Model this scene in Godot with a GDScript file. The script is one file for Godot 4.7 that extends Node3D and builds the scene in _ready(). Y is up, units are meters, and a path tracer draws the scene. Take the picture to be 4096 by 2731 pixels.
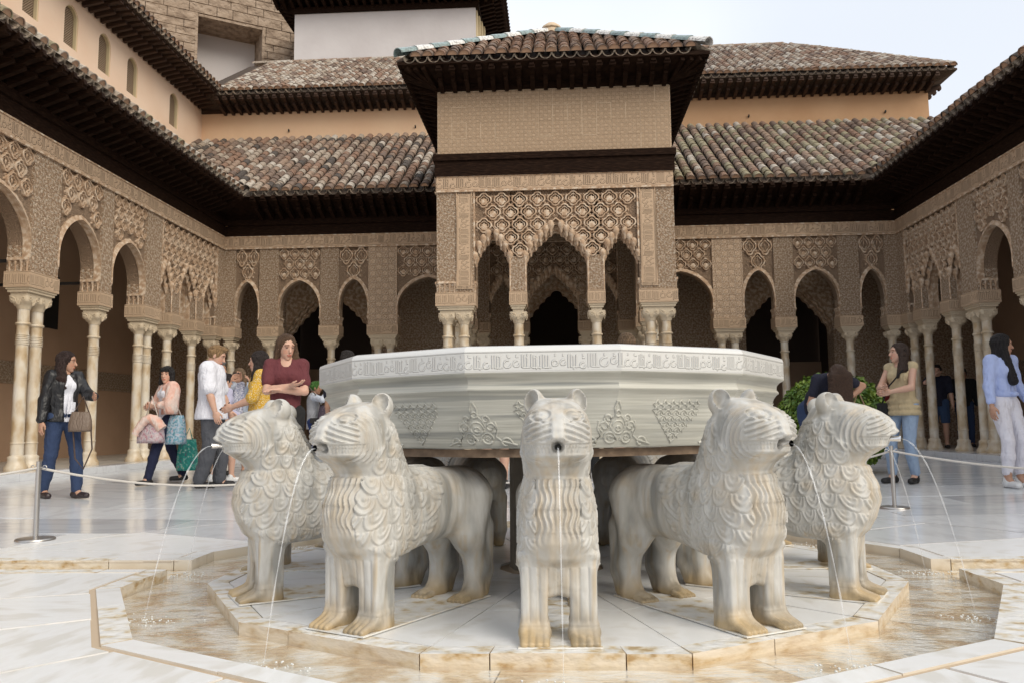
extends Node3D
# A marble lion fountain in an arcaded palace court, built object by object in metres (y up).

const CAM := Vector3(0.076, 0.80, 4.775)
const W := 7.87          # x of the long arcades' faces
const ZB := -14.04       # z of the short arcade's face
const ZP := -9.75        # z of the pavilion's front
const T := 0.37          # wall thickness
const PX := 0.06         # pavilion centre x
const FX := 0.02         # fountain centre x
var rng := RandomNumberGenerator.new()
var M := {}
var tex := {}

# ---------------------------------------------------------------- mesh builder
class MB:
	var v := PackedVector3Array()
	var c := PackedColorArray()
	var u := PackedVector2Array()
	var ix := PackedInt32Array()
	var col := Color(1, 1, 1)
	func vert(p: Vector3, uv := Vector2.ZERO) -> int:
		v.append(p); c.append(col); u.append(uv)
		return v.size() - 1
	func tri(a: int, b: int, d: int) -> void:   # counter-clockwise seen from outside
		ix.append(a); ix.append(d); ix.append(b)
	func quad(a: Vector3, b: Vector3, d: Vector3, e: Vector3, ua := Vector2(0, 0), ub := Vector2(1, 0), ud := Vector2(1, 1), ue := Vector2(0, 1)) -> void:
		var i := vert(a, ua); vert(b, ub); vert(d, ud); vert(e, ue)
		tri(i, i + 1, i + 2); tri(i, i + 2, i + 3)
	func tri3(a: Vector3, b: Vector3, d: Vector3) -> void:
		var i := vert(a); vert(b); vert(d); tri(i, i + 1, i + 2)
	func box(a: Vector3, b: Vector3, t := Transform3D.IDENTITY) -> void:
		var p := []
		for k in 8: p.append(t * Vector3(b.x if k & 1 else a.x, b.y if k & 2 else a.y, b.z if k & 4 else a.z))
		for q in [[4, 5, 7, 6], [1, 0, 2, 3], [5, 1, 3, 7], [0, 4, 6, 2], [6, 7, 3, 2], [0, 1, 5, 4]]:
			quad(p[q[0]], p[q[1]], p[q[2]], p[q[3]])
	func bar(a: Vector3, b: Vector3, w: float, h: float, up := Vector3.UP) -> void:
		var d := b - a
		var zz := d.normalized(); var xx := up.cross(zz).normalized(); var yy := zz.cross(xx)
		box(Vector3(-w / 2, -h / 2, 0), Vector3(w / 2, h / 2, d.length()), Transform3D(Basis(xx, yy, zz), a))
	func grid(rows: Array, closed := false) -> void:   # rows of points, quads between them, shared vertices
		var base := v.size(); var n: int = rows[0].size()
		for r in rows.size():
			for k in n: vert(rows[r][k], Vector2(float(k) / n, float(r) / rows.size()))
		for r in rows.size() - 1:
			for k in (n if closed else n - 1):
				var a := base + r * n + k; var b := base + r * n + (k + 1) % n
				tri(a, a + n, b + n); tri(a, b + n, b)
	func lathe(prof: Array, seg: int, at := Vector3.ZERO, flute := 0.0) -> void:   # (r, y) bottom to top; a repeated point is a crease
		var rows := []
		for i in prof.size():
			if i > 0 and prof[i].is_equal_approx(prof[i - 1]):
				if rows.size() > 1: grid(rows, true)
				rows = []
			var r := PackedVector3Array()
			for k in seg:
				var an := TAU * k / seg
				var rr: float = prof[i].x * (1.0 - flute * (k % 2))
				r.append(at + Vector3(cos(an) * rr, prof[i].y, sin(an) * rr))
			rows.append(r)
		if rows.size() > 1: grid(rows, true)
	func tube(path: PackedVector3Array, r0: float, r1: float, seg := 8, cap := true) -> void:
		var rows := []
		var up := Vector3(0.31, 0.9, 0.2)
		for i in path.size():
			var d := (path[mini(i + 1, path.size() - 1)] - path[maxi(i - 1, 0)]).normalized()
			if absf(d.dot(up)) > 0.97: up = Vector3(1, 0.1, 0)
			var xx := up.cross(d).normalized(); var yy := d.cross(xx)
			var r := lerpf(r0, r1, float(i) / maxi(1, path.size() - 1))
			var row := PackedVector3Array()
			for k in seg: row.append(path[i] + xx * cos(TAU * k / seg) * r - yy * sin(TAU * k / seg) * r)
			rows.append(row)
		grid(rows, true)
		if cap:
			for e in [0, path.size() - 1]:
				var i := vert(path[e])
				for k in seg: vert(rows[e][k])
				for k in seg:
					if e == 0: tri(i, i + 1 + k, i + 1 + (k + 1) % seg)
					else: tri(i, i + 1 + (k + 1) % seg, i + 1 + k)
	func poly(pts: PackedVector2Array, y0: float, y1: float, hf = null, low = null) -> void:   # plan polygon (x, z) extruded from y0 up to y1
		var p := pts
		if Geometry2D.is_polygon_clockwise(p): p.reverse()
		var t := Geometry2D.triangulate_polygon(p)
		var top := func(q: Vector2) -> Vector3: return Vector3(q.x, y1 + (hf.call(q.x, q.y) if hf != null else 0.0), q.y)
		for i in range(0, t.size(), 3):
			var a := p[t[i]]; var b := p[t[i + 1]]; var d := p[t[i + 2]]
			if (b - a).cross(d - a) > 0: tri3(top.call(a), top.call(d), top.call(b))
			else: tri3(top.call(a), top.call(b), top.call(d))
		for i in p.size():
			var a: Vector3 = top.call(p[i]); var b: Vector3 = top.call(p[(i + 1) % p.size()])
			var dy := Vector3(0, y1 - y0, 0)
			if (y1 - y0) > 0.0:
				quad(b - dy, a - dy, a, b)
				if low != null:
					var k := v.size() - 4
					c[k] = low; c[k + 1] = low; c[k + 2] = low.lerp(Color(1, 1, 1), 0.45); c[k + 3] = c[k + 2]
	func add(m: MB, t: Transform3D) -> void:
		var base := v.size()
		for i in m.v.size(): v.append(t * m.v[i]); c.append(m.c[i] * col); u.append(m.u[i])
		for i in m.ix: ix.append(base + i)
	func arrays(smooth := false) -> Array:
		var a := []; a.resize(Mesh.ARRAY_MAX)
		a[Mesh.ARRAY_VERTEX] = v; a[Mesh.ARRAY_COLOR] = c; a[Mesh.ARRAY_TEX_UV] = u; a[Mesh.ARRAY_INDEX] = ix
		if smooth:
			var n := PackedVector3Array(); n.resize(v.size())
			for i in range(0, ix.size(), 3):
				var f := (v[ix[i + 2]] - v[ix[i]]).cross(v[ix[i + 1]] - v[ix[i]])
				n[ix[i]] += f; n[ix[i + 1]] += f; n[ix[i + 2]] += f
			for i in n.size(): n[i] = n[i].normalized() if n[i].length_squared() > 1e-20 else Vector3.UP
			a[Mesh.ARRAY_NORMAL] = n
		return a
	func mesh(smooth := false) -> ArrayMesh:
		var m := ArrayMesh.new(); m.add_surface_from_arrays(Mesh.PRIMITIVE_TRIANGLES, arrays(smooth))
		return m

# ---------------------------------------------------------------- nodes
func part(called: String, mesh: Mesh, mat: Material, parent: Node = self, at := Transform3D.IDENTITY) -> MeshInstance3D:
	var o := MeshInstance3D.new(); o.name = called; o.mesh = mesh; o.material_override = mat; o.transform = at
	name_in(o, parent)
	return o
func name_in(o: Node, parent: Node) -> void:
	var base := String(o.name); var key := base + str(parent.get_instance_id())
	var k: int = taken.get(key, 0)
	taken[key] = k + 1
	if k: o.name = "%s_%03d" % [base, k]
	parent.add_child(o, true)
var taken := {}
func thing(called: String, label: String, cat: String, at := Vector3.ZERO, turn := 0.0, group := "") -> Node3D:
	var o := Node3D.new(); o.name = called; name_in(o, self)
	o.position = at; o.rotation.y = turn
	tag(o, label, cat, group)
	return o
func tag(o: Node, label: String, cat: String, group := "") -> Node:
	o.set_meta("label", label); o.set_meta("category", cat)
	if group: o.set_meta("group", group)
	return o
func struct(o: Node, label := "") -> Node:
	o.set_meta("kind", "structure")
	if label: o.set_meta("label", label)
	return o
func many(called: String, mesh: Mesh, mat: Material, parent: Node, list: Array, cols := []) -> void:
	if list.is_empty(): return
	var mm := MultiMesh.new(); mm.transform_format = MultiMesh.TRANSFORM_3D; mm.use_colors = not cols.is_empty(); mm.mesh = mesh
	mm.instance_count = list.size()
	for i in list.size():
		mm.set_instance_transform(i, list[i])
		if cols: mm.set_instance_color(i, cols[i])
	var o := MultiMeshInstance3D.new(); o.name = called; o.multimesh = mm; o.material_override = mat
	o.set_meta("kind", "stuff"); name_in(o, parent)

# ---------------------------------------------------------------- textures and materials
func noise_tex(seed_: int, freq: float, ramp: Array, type := FastNoiseLite.TYPE_SIMPLEX_SMOOTH, fractal := FastNoiseLite.FRACTAL_FBM, oct := 4, size := 512, bump := 0.0, jit := 1.0) -> NoiseTexture2D:
	var n := FastNoiseLite.new(); n.seed = seed_; n.frequency = freq; n.noise_type = type; n.fractal_type = fractal; n.fractal_octaves = oct
	n.cellular_jitter = jit
	var t := NoiseTexture2D.new(); t.width = size; t.height = size; t.seamless = true; t.noise = n
	if ramp:
		var g := Gradient.new(); g.offsets = PackedFloat32Array(); g.colors = PackedColorArray()
		var os := PackedFloat32Array(); var cs := PackedColorArray()
		for r in ramp: os.append(r[0]); cs.append(lin(r[1]) if r[1] is Array else Color(r[1], r[1], r[1]))
		g.offsets = os; g.colors = cs
		t.color_ramp = g
	if bump > 0.0: t.as_normal_map = true; t.bump_strength = bump
	return t
func lin(a) -> Color:
	return Color(a[0], a[1], a[2]).linear_to_srgb()
func mat(called: String, color, rough := 0.8, o := {}) -> StandardMaterial3D:
	var m := StandardMaterial3D.new(); m.resource_name = called
	m.albedo_color = lin(color); m.roughness = rough
	if o.has("tex"): m.albedo_texture = o.tex
	if o.has("height"):
		m.heightmap_enabled = true; m.heightmap_texture = o.height; m.heightmap_scale = o.get("depth", 2.0)
	if o.has("normal"):
		m.normal_enabled = true; m.normal_texture = o.normal; m.normal_scale = o.get("ns", 1.0)
	if o.has("scale"):
		m.uv1_scale = o.scale
		if not o.get("uv", false):
			m.uv1_triplanar = true; m.uv1_world_triplanar = o.get("world", true)
	if o.has("metal"): m.metallic = o.metal
	if o.get("vc", false): m.vertex_color_use_as_albedo = true
	if o.has("spec"): m.metallic_specular = o.spec
	M[called] = m
	return m
func image_tex(im: Image) -> ImageTexture:
	return ImageTexture.create_from_image(im)
func script_image(w: int, h: int, sd: int) -> Image:   # flowing letter-like carving: uprights, bowls, loops and dots
	var im := Image.create_empty(w, h, false, Image.FORMAT_L8); im.fill(Color(0.1, 0.1, 0.1))
	var r := RandomNumberGenerator.new(); r.seed = sd
	var one := Color(1, 1, 1); var mid := Color(0.75, 0.75, 0.75)
	im.fill_rect(Rect2i(0, 0, w, h / 16), one); im.fill_rect(Rect2i(0, h - h / 16, w, h / 16), one)
	var x := 0
	while x < w - 10:
		var k := r.randi() % 4
		var s := h / 16
		if k < 2:
			for j in r.randi_range(2, 4):
				im.fill_rect(Rect2i(x, h / 7 + r.randi() % (h / 8), s, h * 5 / 8), one); x += s * 2
			im.fill_rect(Rect2i(x - s * 5, h * 3 / 4, s * 6, s), one)
		else:
			var rad := r.randf_range(0.12, 0.2) * h; var cx := x + rad; var cy := h * r.randf_range(0.45, 0.68)
			for a in 60:
				var an := TAU * a / 60.0 * (0.8 if k == 3 else 1.0)
				im.fill_rect(Rect2i(int(cx + cos(an) * rad), int(cy + sin(an) * rad), s, s), one)
			im.fill_rect(Rect2i(int(cx), int(h * 0.16), s, s * 2), mid)
			x += int(rad * 2) + s
		if r.randf() < 0.5: im.fill_rect(Rect2i(x - s * 3, int(h * r.randf_range(0.2, 0.4)), s * 2, s), mid)
		x += s
	im.resize(w / 2, h / 2, Image.INTERPOLATE_BILINEAR); im.resize(w, h, Image.INTERPOLATE_CUBIC)
	return im
func rosette_image(n: int) -> Image:   # a repeat of carved eight-petalled flowers inside interlaced bands
	var im := Image.create_empty(n, n, false, Image.FORMAT_L8)
	for j in n:
		for i in n:
			var h := 0.15
			for c in [Vector2(0.5, 0.5), Vector2(0, 0), Vector2(1, 0), Vector2(0, 1), Vector2(1, 1)]:
				var d: Vector2 = Vector2(float(i) / n, float(j) / n) - c
				var rr := d.length(); var an := d.angle()
				if rr < 0.23 * (0.75 + 0.25 * cos(an * 8.0)): h = 0.9 - rr * 0.6
				if absf(rr - 0.30 + 0.025 * cos(an * 4.0)) < 0.025: h = 1.0
				if rr < 0.04: h = 0.2
			im.set_pixel(i, j, Color(h, h, h))
	return im
func arabesque_image(n: int, sd: int) -> Image:   # mirrored scrolling tendrils and leaves
	var nz := FastNoiseLite.new(); nz.seed = sd; nz.frequency = 0.035; nz.fractal_type = FastNoiseLite.FRACTAL_PING_PONG; nz.fractal_octaves = 2; nz.fractal_ping_pong_strength = 2.6
	var src := nz.get_seamless_image(n, n, false, false, 0.15)
	var im := Image.create_empty(n, n, false, Image.FORMAT_L8)
	for j in n:
		for i in n:
			var a := i if i < n / 2 else n - 1 - i
			var h := smoothstep(0.35, 0.62, src.get_pixel(a, j).r)
			im.set_pixel(i, j, Color(h, h, h))
	return im

func make_materials() -> void:
	var FBM := FastNoiseLite.FRACTAL_FBM
	var SS := FastNoiseLite.TYPE_SIMPLEX_SMOOTH
	var script_h := image_tex(script_image(1024, 128, 7))
	var script_v := image_tex(script_image(512, 128, 11))
	var rose_h := image_tex(rosette_image(128))
	var arab_h := image_tex(arabesque_image(256, 3))
	var arab2_h := image_tex(arabesque_image(256, 12))
	tex.script = script_h
	var stucco := noise_tex(4, 0.02, [[0.26, [0.37, 0.24, 0.15]], [0.44, [0.46, 0.32, 0.21]], [0.56, [0.51, 0.37, 0.255]], [0.66, [0.59, 0.46, 0.34]], [0.75, [0.66, 0.55, 0.43]]], SS, FBM, 6)
	mat("stucco", [1, 1, 1], 0.9, {"tex": stucco, "scale": Vector3.ONE * 0.8, "height": noise_tex(5, 0.05, [], SS, FBM, 3, 256), "depth": 0.6})
	for k in [["carved", arab_h, 1.5, 2.2], ["carved_fine", arab2_h, 2.0, 2.0], ["rosettes", rose_h, 3.4, 2.6], ["rosettes_fine", rose_h, 6.8, 0.9]]:
		var m := mat(k[0], [1, 1, 1], 0.9, {"tex": stucco, "scale": Vector3.ONE * k[2], "height": k[1], "depth": k[3]})
		m.detail_enabled = false
	# one texture scale serves both maps of a material, so relief and tone share it; the tone map is nearly flat
	mat("script", [0.50, 0.36, 0.245], 0.9, {"height": script_h, "depth": 3.0, "scale": Vector3(1, 1, 1), "uv": true})
	mat("script_small", [0.51, 0.37, 0.25], 0.9, {"height": script_v, "depth": 2.0, "scale": Vector3(1, 1, 1), "uv": true})
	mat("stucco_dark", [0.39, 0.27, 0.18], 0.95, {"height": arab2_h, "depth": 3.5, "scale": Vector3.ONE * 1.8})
	mat("plaster_joint", [0.60, 0.475, 0.34], 0.95)
	var paint := func(nm, a, b): mat(nm, [1, 1, 1], 0.92, {"tex": noise_tex(nm.length() * 7, 0.006, [[0.0, a], [0.5, [(a[0] + b[0]) / 2, (a[1] + b[1]) / 2, (a[2] + b[2]) / 2]], [1.0, b]], SS, FBM, 6), "scale": Vector3.ONE * 0.16, "height": noise_tex(8, 0.08, [], SS, FBM, 3, 256), "depth": 0.4})
	paint.call("render_ochre", [0.50, 0.285, 0.15], [0.60, 0.37, 0.21])
	paint.call("render_peach", [0.78, 0.51, 0.325], [0.84, 0.59, 0.39])
	paint.call("render_left", [0.79, 0.575, 0.42], [0.85, 0.66, 0.51])
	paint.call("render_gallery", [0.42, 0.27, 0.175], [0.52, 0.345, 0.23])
	paint.call("render_white", [0.58, 0.545, 0.545], [0.66, 0.63, 0.63])
	mat("render_cream", [0.62, 0.52, 0.33], 0.9)
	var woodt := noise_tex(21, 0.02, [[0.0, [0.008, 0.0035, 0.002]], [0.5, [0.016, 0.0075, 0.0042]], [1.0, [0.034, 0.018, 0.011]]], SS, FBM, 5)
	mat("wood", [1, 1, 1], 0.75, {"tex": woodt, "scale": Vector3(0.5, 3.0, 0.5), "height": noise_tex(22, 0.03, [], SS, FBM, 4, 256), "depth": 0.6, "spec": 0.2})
	mat("wood_upper", [2.0, 1.7, 1.5], 0.8, {"tex": woodt, "scale": Vector3(0.5, 3.0, 0.5)})
	M.wood_upper.albedo_color = Color(1, 1, 1); M.wood_upper.albedo_texture = noise_tex(23, 0.02, [[0.0, [0.025, 0.011, 0.006]], [1.0, [0.07, 0.034, 0.018]]], SS, FBM, 4, 256)
	# marbles: a tone map of long veins, stretched by the triplanar scale
	var vein := func(sd, a, b, cc): return noise_tex(sd, 0.009, [[0.24, a], [0.42, b], [0.56, cc], [0.72, b]], SS, FBM, 6)
	mat("marble_lion", [1, 1, 1], 0.45, {"tex": vein.call(31, [0.30, 0.298, 0.285], [0.475, 0.465, 0.435], [0.56, 0.555, 0.535]), "scale": Vector3(1.2, 0.35, 1.2), "world": false, "vc": true, "height": noise_tex(33, 0.06, [], SS, FBM, 4, 256), "depth": 0.5})
	mat("marble_basin", [1, 1, 1], 0.32, {"tex": vein.call(41, [0.27, 0.275, 0.26], [0.47, 0.465, 0.415], [0.60, 0.595, 0.54]), "scale": Vector3(0.13, 4.2, 0.13), "height": noise_tex(33, 0.06, [], SS, FBM, 4, 256), "depth": 0.15})
	mat("marble_script", [0.60, 0.60, 0.585], 0.4, {"height": script_h, "depth": 0.5, "scale": Vector3(1, 1, 1), "uv": true})
	mat("marble_rim", [0.64, 0.645, 0.64], 0.28)
	for k in 4:
		var sh: float = [0.0, 0.03, -0.03, 0.015][k]
		mat("slab_%d" % k, [1, 1, 1], [0.16, 0.2, 0.13, 0.18][k], {"tex": vein.call(51 + k, [0.61 + sh, 0.625 + sh, 0.65 + sh], [0.665 + sh, 0.685 + sh, 0.715 + sh], [0.69 + sh, 0.71 + sh, 0.74 + sh]), "scale": [Vector3(0.35, 1, 1.1), Vector3(1.0, 1, 0.35), Vector3(0.3, 1, 0.8), Vector3(0.7, 1, 0.3)][k], "height": noise_tex(33, 0.06, [], SS, FBM, 4, 256), "depth": 0.05})
	for k in 3:
		mat("near_slab_%d" % k, [1, 1, 1], 0.3, {"vc": true, "tex": vein.call(61 + k, [0.69, 0.68, 0.655], [0.775, 0.78, 0.78], [0.80, 0.81, 0.82]), "scale": [Vector3(0.5, 1, 1.3), Vector3(1.2, 1, 0.4), Vector3(0.8, 1, 0.8)][k]})
	for k in 3:
		mat("wet_slab_%d" % k, [1, 1, 1], 0.12, {"tex": noise_tex(71 + k, 0.008, [[0.30, [0.76, 0.745, 0.70]], [0.48, [0.71, 0.66, 0.57]], [0.60, [0.61, 0.50, 0.35]], [0.75, [0.48, 0.34, 0.19]]], SS, FBM, 6), "scale": [Vector3(0.7, 1, 1.4), Vector3(1.0, 1, 1.0), Vector3(0.8, 1, 1.6)][k], "height": noise_tex(33, 0.03, [], SS, FBM, 4, 256), "depth": 0.5})
	for k in 3:
		mat("kerb_%d" % k, [1, 1, 1], 0.35, {"vc": true, "tex": noise_tex(81 + k, 0.012, [[0.12, [0.46, 0.34, 0.19]], [0.28, [0.64, 0.56, 0.43]], [0.45, [0.73, 0.71, 0.66]], [0.7, [0.78, 0.78, 0.77]]], SS, FBM, 6), "scale": Vector3(1.3, 2.5, 1.3), "height": noise_tex(33, 0.04, [], SS, FBM, 4, 256), "depth": 0.5})
	mat("mortar", [0.50, 0.395, 0.285], 0.95)
	mat("marble_column", [1, 1, 1], 0.4, {"tex": noise_tex(91, 0.01, [[0.0, [0.40, 0.27, 0.14]], [0.36, [0.56, 0.45, 0.31]], [0.58, [0.66, 0.59, 0.48]], [1.0, [0.72, 0.68, 0.62]]], SS, FBM, 5), "scale": Vector3(0.9, 0.45, 0.9), "height": noise_tex(33, 0.06, [], SS, FBM, 4, 256), "depth": 0.3})
	mat("capital", [0.60, 0.50, 0.365], 0.7, {"height": noise_tex(5, 0.05, [], SS, FBM, 3, 256), "depth": 0.6, "scale": Vector3.ONE * 1.0})
	mat("gallery_floor", [1, 1, 1], 0.35, {"tex": vein.call(95, [0.42, 0.37, 0.30], [0.52, 0.48, 0.42], [0.58, 0.55, 0.50]), "scale": Vector3(0.4, 1, 0.9)})
	mat("post", [1, 1, 1], 0.6, {"tex": noise_tex(96, 0.02, [[0.0, [0.13, 0.11, 0.085]], [1.0, [0.28, 0.245, 0.19]]], SS, FBM, 5, 256), "scale": Vector3.ONE * 1.5})
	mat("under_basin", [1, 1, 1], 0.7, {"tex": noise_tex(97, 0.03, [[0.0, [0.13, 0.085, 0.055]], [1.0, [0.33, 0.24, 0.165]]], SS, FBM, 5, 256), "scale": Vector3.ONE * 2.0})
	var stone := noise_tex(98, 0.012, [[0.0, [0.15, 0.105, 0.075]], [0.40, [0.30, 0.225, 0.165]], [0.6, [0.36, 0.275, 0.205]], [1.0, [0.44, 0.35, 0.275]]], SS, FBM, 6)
	mat("palace_stone", [1, 1, 1], 0.95, {"tex": stone, "scale": Vector3.ONE * 0.35, "height": noise_tex(99, 0.02, [[0.0, 0.0], [0.35, 0.6], [1.0, 1.0]], SS, FBM, 5), "depth": 10.0})
	mat("tile_multi", [1, 1, 1], 0.9, {"vc": true, "tex": noise_tex(101, 0.03, [[0.0, 0.55], [0.5, 0.9], [1.0, 1.0]], SS, FBM, 4, 256), "scale": Vector3.ONE * 3.0})
	var tones := [[0.42, 0.345, 0.275], [0.29, 0.175, 0.12], [0.20, 0.14, 0.11], [0.55, 0.49, 0.42], [0.10, 0.083, 0.072], [0.35, 0.245, 0.18], [0.35, 0.305, 0.20], [0.24, 0.17, 0.13]]
	var tile_t := noise_tex(102, 0.02, [[0.0, 0.45], [0.35, 0.75], [0.6, 1.0], [1.0, 0.85]], SS, FBM, 5, 256)
	for k in tones.size():
		mat("tile_%d" % k, tones[k], 0.92, {"tex": tile_t, "scale": Vector3.ONE * 2.5})
	for k in 4:
		mat("canal_%d" % k, [[0.34, 0.28, 0.22], [0.26, 0.215, 0.17], [0.38, 0.30, 0.23], [0.20, 0.17, 0.14]][k], 0.95, {"tex": tile_t, "scale": Vector3.ONE * 3.0})
	M.rosettes_fine.albedo_color = lin([0.86, 0.84, 0.80])
	mat("roof_deck", [0.085, 0.06, 0.045], 1.0, {"tex": tile_t, "scale": Vector3.ONE * 3.0})
	mat("tile_mortar", [0.47, 0.30, 0.20], 0.95)
	mat("glaze_white", [1, 1, 1], 0.3, {"tex": noise_tex(103, 0.03, [[0.28, [0.12, 0.11, 0.10]], [0.36, [0.30, 0.28, 0.26]], [0.42, [0.74, 0.74, 0.72]], [1.0, [0.80, 0.80, 0.79]]], SS, FBM, 4, 256), "scale": Vector3.ONE * 2.0})
	mat("glaze_green", [1, 1, 1], 0.3, {"tex": noise_tex(104, 0.03, [[0.3, [0.12, 0.13, 0.12]], [0.42, [0.20, 0.27, 0.27]], [0.6, [0.27, 0.37, 0.38]], [1.0, [0.34, 0.43, 0.43]]], SS, FBM, 4, 256), "scale": Vector3.ONE * 2.0})
	mat("black", [0.012, 0.011, 0.011], 0.6)
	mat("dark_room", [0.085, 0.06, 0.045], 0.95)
	mat("iron", [0.02, 0.018, 0.017], 0.6)
	mat("steel", [0.50, 0.48, 0.46], 0.32, {"metal": 0.9})
	mat("chrome", [0.75, 0.75, 0.76], 0.12, {"metal": 1.0})
	mat("rope", [0.60, 0.57, 0.53], 0.9, {"height": noise_tex(105, 0.1, [], SS, FBM, 2, 128), "depth": 0.5, "scale": Vector3.ONE * 12.0})
	mat("lattice", [0.34, 0.25, 0.17], 0.9)
	var w := mat("water_jet", [0.93, 0.96, 1.0], 0.05); w.transparency = BaseMaterial3D.TRANSPARENCY_ALPHA; w.albedo_color.a = 0.17
	var wf := mat("water", [0.95, 0.97, 0.96], 0.03, {"height": noise_tex(106, 0.03, [], SS, FBM, 3, 256), "depth": 0.45, "scale": Vector3(1.6, 1, 3.0)}); wf.transparency = BaseMaterial3D.TRANSPARENCY_ALPHA; wf.albedo_color.a = 0.06
	mat("foam", [0.70, 0.72, 0.72], 0.25)
	mat("leaf", [0.065, 0.115, 0.018], 0.45, {"vc": true}); M.leaf.albedo_color = Color(1, 1, 1); M.leaf.backlight_enabled = true; M.leaf.backlight = Color(0.25, 0.35, 0.08)
	mat("bark", [0.09, 0.065, 0.045], 0.95)

func setup() -> void:
	var cam := Camera3D.new(); cam.name = "camera"; cam.position = CAM; cam.rotation = Vector3(0.10286, 0.0560, -0.01108); cam.fov = 45.4; cam.near = 0.05; cam.far = 400.0
	add_child(cam); cam.current = true
	var sk := ProceduralSkyMaterial.new()
	sk.sky_top_color = lin([0.50, 0.535, 0.59]); sk.sky_horizon_color = lin([0.56, 0.60, 0.665]); sk.sky_curve = 0.25
	sk.ground_bottom_color = lin([0.3, 0.28, 0.26]); sk.ground_horizon_color = lin([0.5, 0.5, 0.5])
	sk.sky_cover = noise_tex(201, 0.004, [[0.0, [0.0, 0.0, 0.0]], [0.45, [0.02, 0.02, 0.02]], [0.62, [0.14, 0.135, 0.125]], [0.8, [0.24, 0.23, 0.21]]], FastNoiseLite.TYPE_SIMPLEX_SMOOTH, FastNoiseLite.FRACTAL_FBM, 5, 512)
	sk.sky_cover_modulate = Color(1, 1, 1, 1)
	var sky := Sky.new(); sky.sky_material = sk
	var env := Environment.new(); env.background_mode = Environment.BG_SKY; env.sky = sky; env.background_energy_multiplier = 1.0
	env.tonemap_mode = Environment.TONE_MAPPER_LINEAR; env.tonemap_exposure = 1.6
	env.sdfgi_enabled = true; env.ssao_enabled = true; env.ssil_enabled = true
	var we := WorldEnvironment.new(); we.name = "world_environment"; we.environment = env; add_child(we)
	var sun := DirectionalLight3D.new(); sun.name = "sun"; sun.light_energy = 0.5; sun.light_angular_distance = 40.0; sun.light_color = Color(1.0, 0.97, 0.92); sun.shadow_enabled = true
	sun.rotation_degrees = Vector3(-38, 46, 0); add_child(sun)

# ---------------------------------------------------------------- fields and surface nets
class Cap:   # tapered capsule, optionally squashed along n
	var a: Vector3; var b: Vector3; var ra: float; var rb: float; var k: float; var n: Vector3; var s: float; var ba: Vector3; var inv: float
	var cut := false
	func _init(a_: Vector3, b_: Vector3, ra_: float, rb_: float, k_ := 0.03, n_ := Vector3.ZERO, s_ := 1.0) -> void:
		a = a_; b = b_; ra = ra_; rb = rb_; k = k_; n = n_; s = s_; ba = b - a; inv = 1.0 / maxf(ba.length_squared(), 1e-9)
	func ev(p: Vector3) -> float:
		var pa := p - a
		if s != 1.0:
			var q := clampf(pa.dot(ba) * inv, 0.0, 1.0)
			var e := pa - ba * q
			e += n * (e.dot(n) * (1.0 / s - 1.0))
			return (e.length() - lerpf(ra, rb, q)) * (s if s < 1.0 else 1.0)
		var h := clampf(pa.dot(ba) * inv, 0.0, 1.0)
		return (pa - ba * h).length() - lerpf(ra, rb, h)
	func mn() -> Vector3: var r := maxf(ra, rb) * maxf(1.0, s); return a.min(b) - Vector3.ONE * r
	func mx() -> Vector3: var r := maxf(ra, rb) * maxf(1.0, s); return a.max(b) + Vector3.ONE * r
class Ell:   # ellipsoid
	var c: Vector3; var r: Vector3; var k: float; var cut: bool; var bs: Basis
	func _init(c_: Vector3, r_: Vector3, k_ := 0.02, cut_ := false, bs_ := Basis.IDENTITY) -> void: c = c_; r = r_; k = k_; cut = cut_; bs = bs_.inverse()
	func ev(p: Vector3) -> float:
		var q := bs * (p - c)
		var g := q / r
		var l := g.length()
		if l < 1e-5: return -minf(r.x, minf(r.y, r.z))
		return l * (l - 1.0) / (g / r).length()
	func mn() -> Vector3: var m := maxf(r.x, maxf(r.y, r.z)); return c - (r if bs == Basis.IDENTITY else Vector3.ONE * m)
	func mx() -> Vector3: var m := maxf(r.x, maxf(r.y, r.z)); return c + (r if bs == Basis.IDENTITY else Vector3.ONE * m)
class Half:   # keeps the side where n.p < d
	var n: Vector3; var d: float; var k := 0.004; var cut := true
	func _init(n_: Vector3, d_: float) -> void: n = n_; d = d_
	func ev(p: Vector3) -> float: return d - n.dot(p)   # cut where negative outside
class Field:
	var prims := []
	func ev_all(p: Vector3, list: Array) -> float:
		var d := 1e3
		for q in list:
			var e: float = q.ev(p); var k: float = q.k
			if q.cut:
				e = -e
				var h := maxf(k - absf(d - e), 0.0) / k
				d = maxf(d, e) + h * h * k * 0.25
			else:
				var h := maxf(k - absf(d - e), 0.0) / k
				d = minf(d, e) - h * h * k * 0.25
		return d

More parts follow.
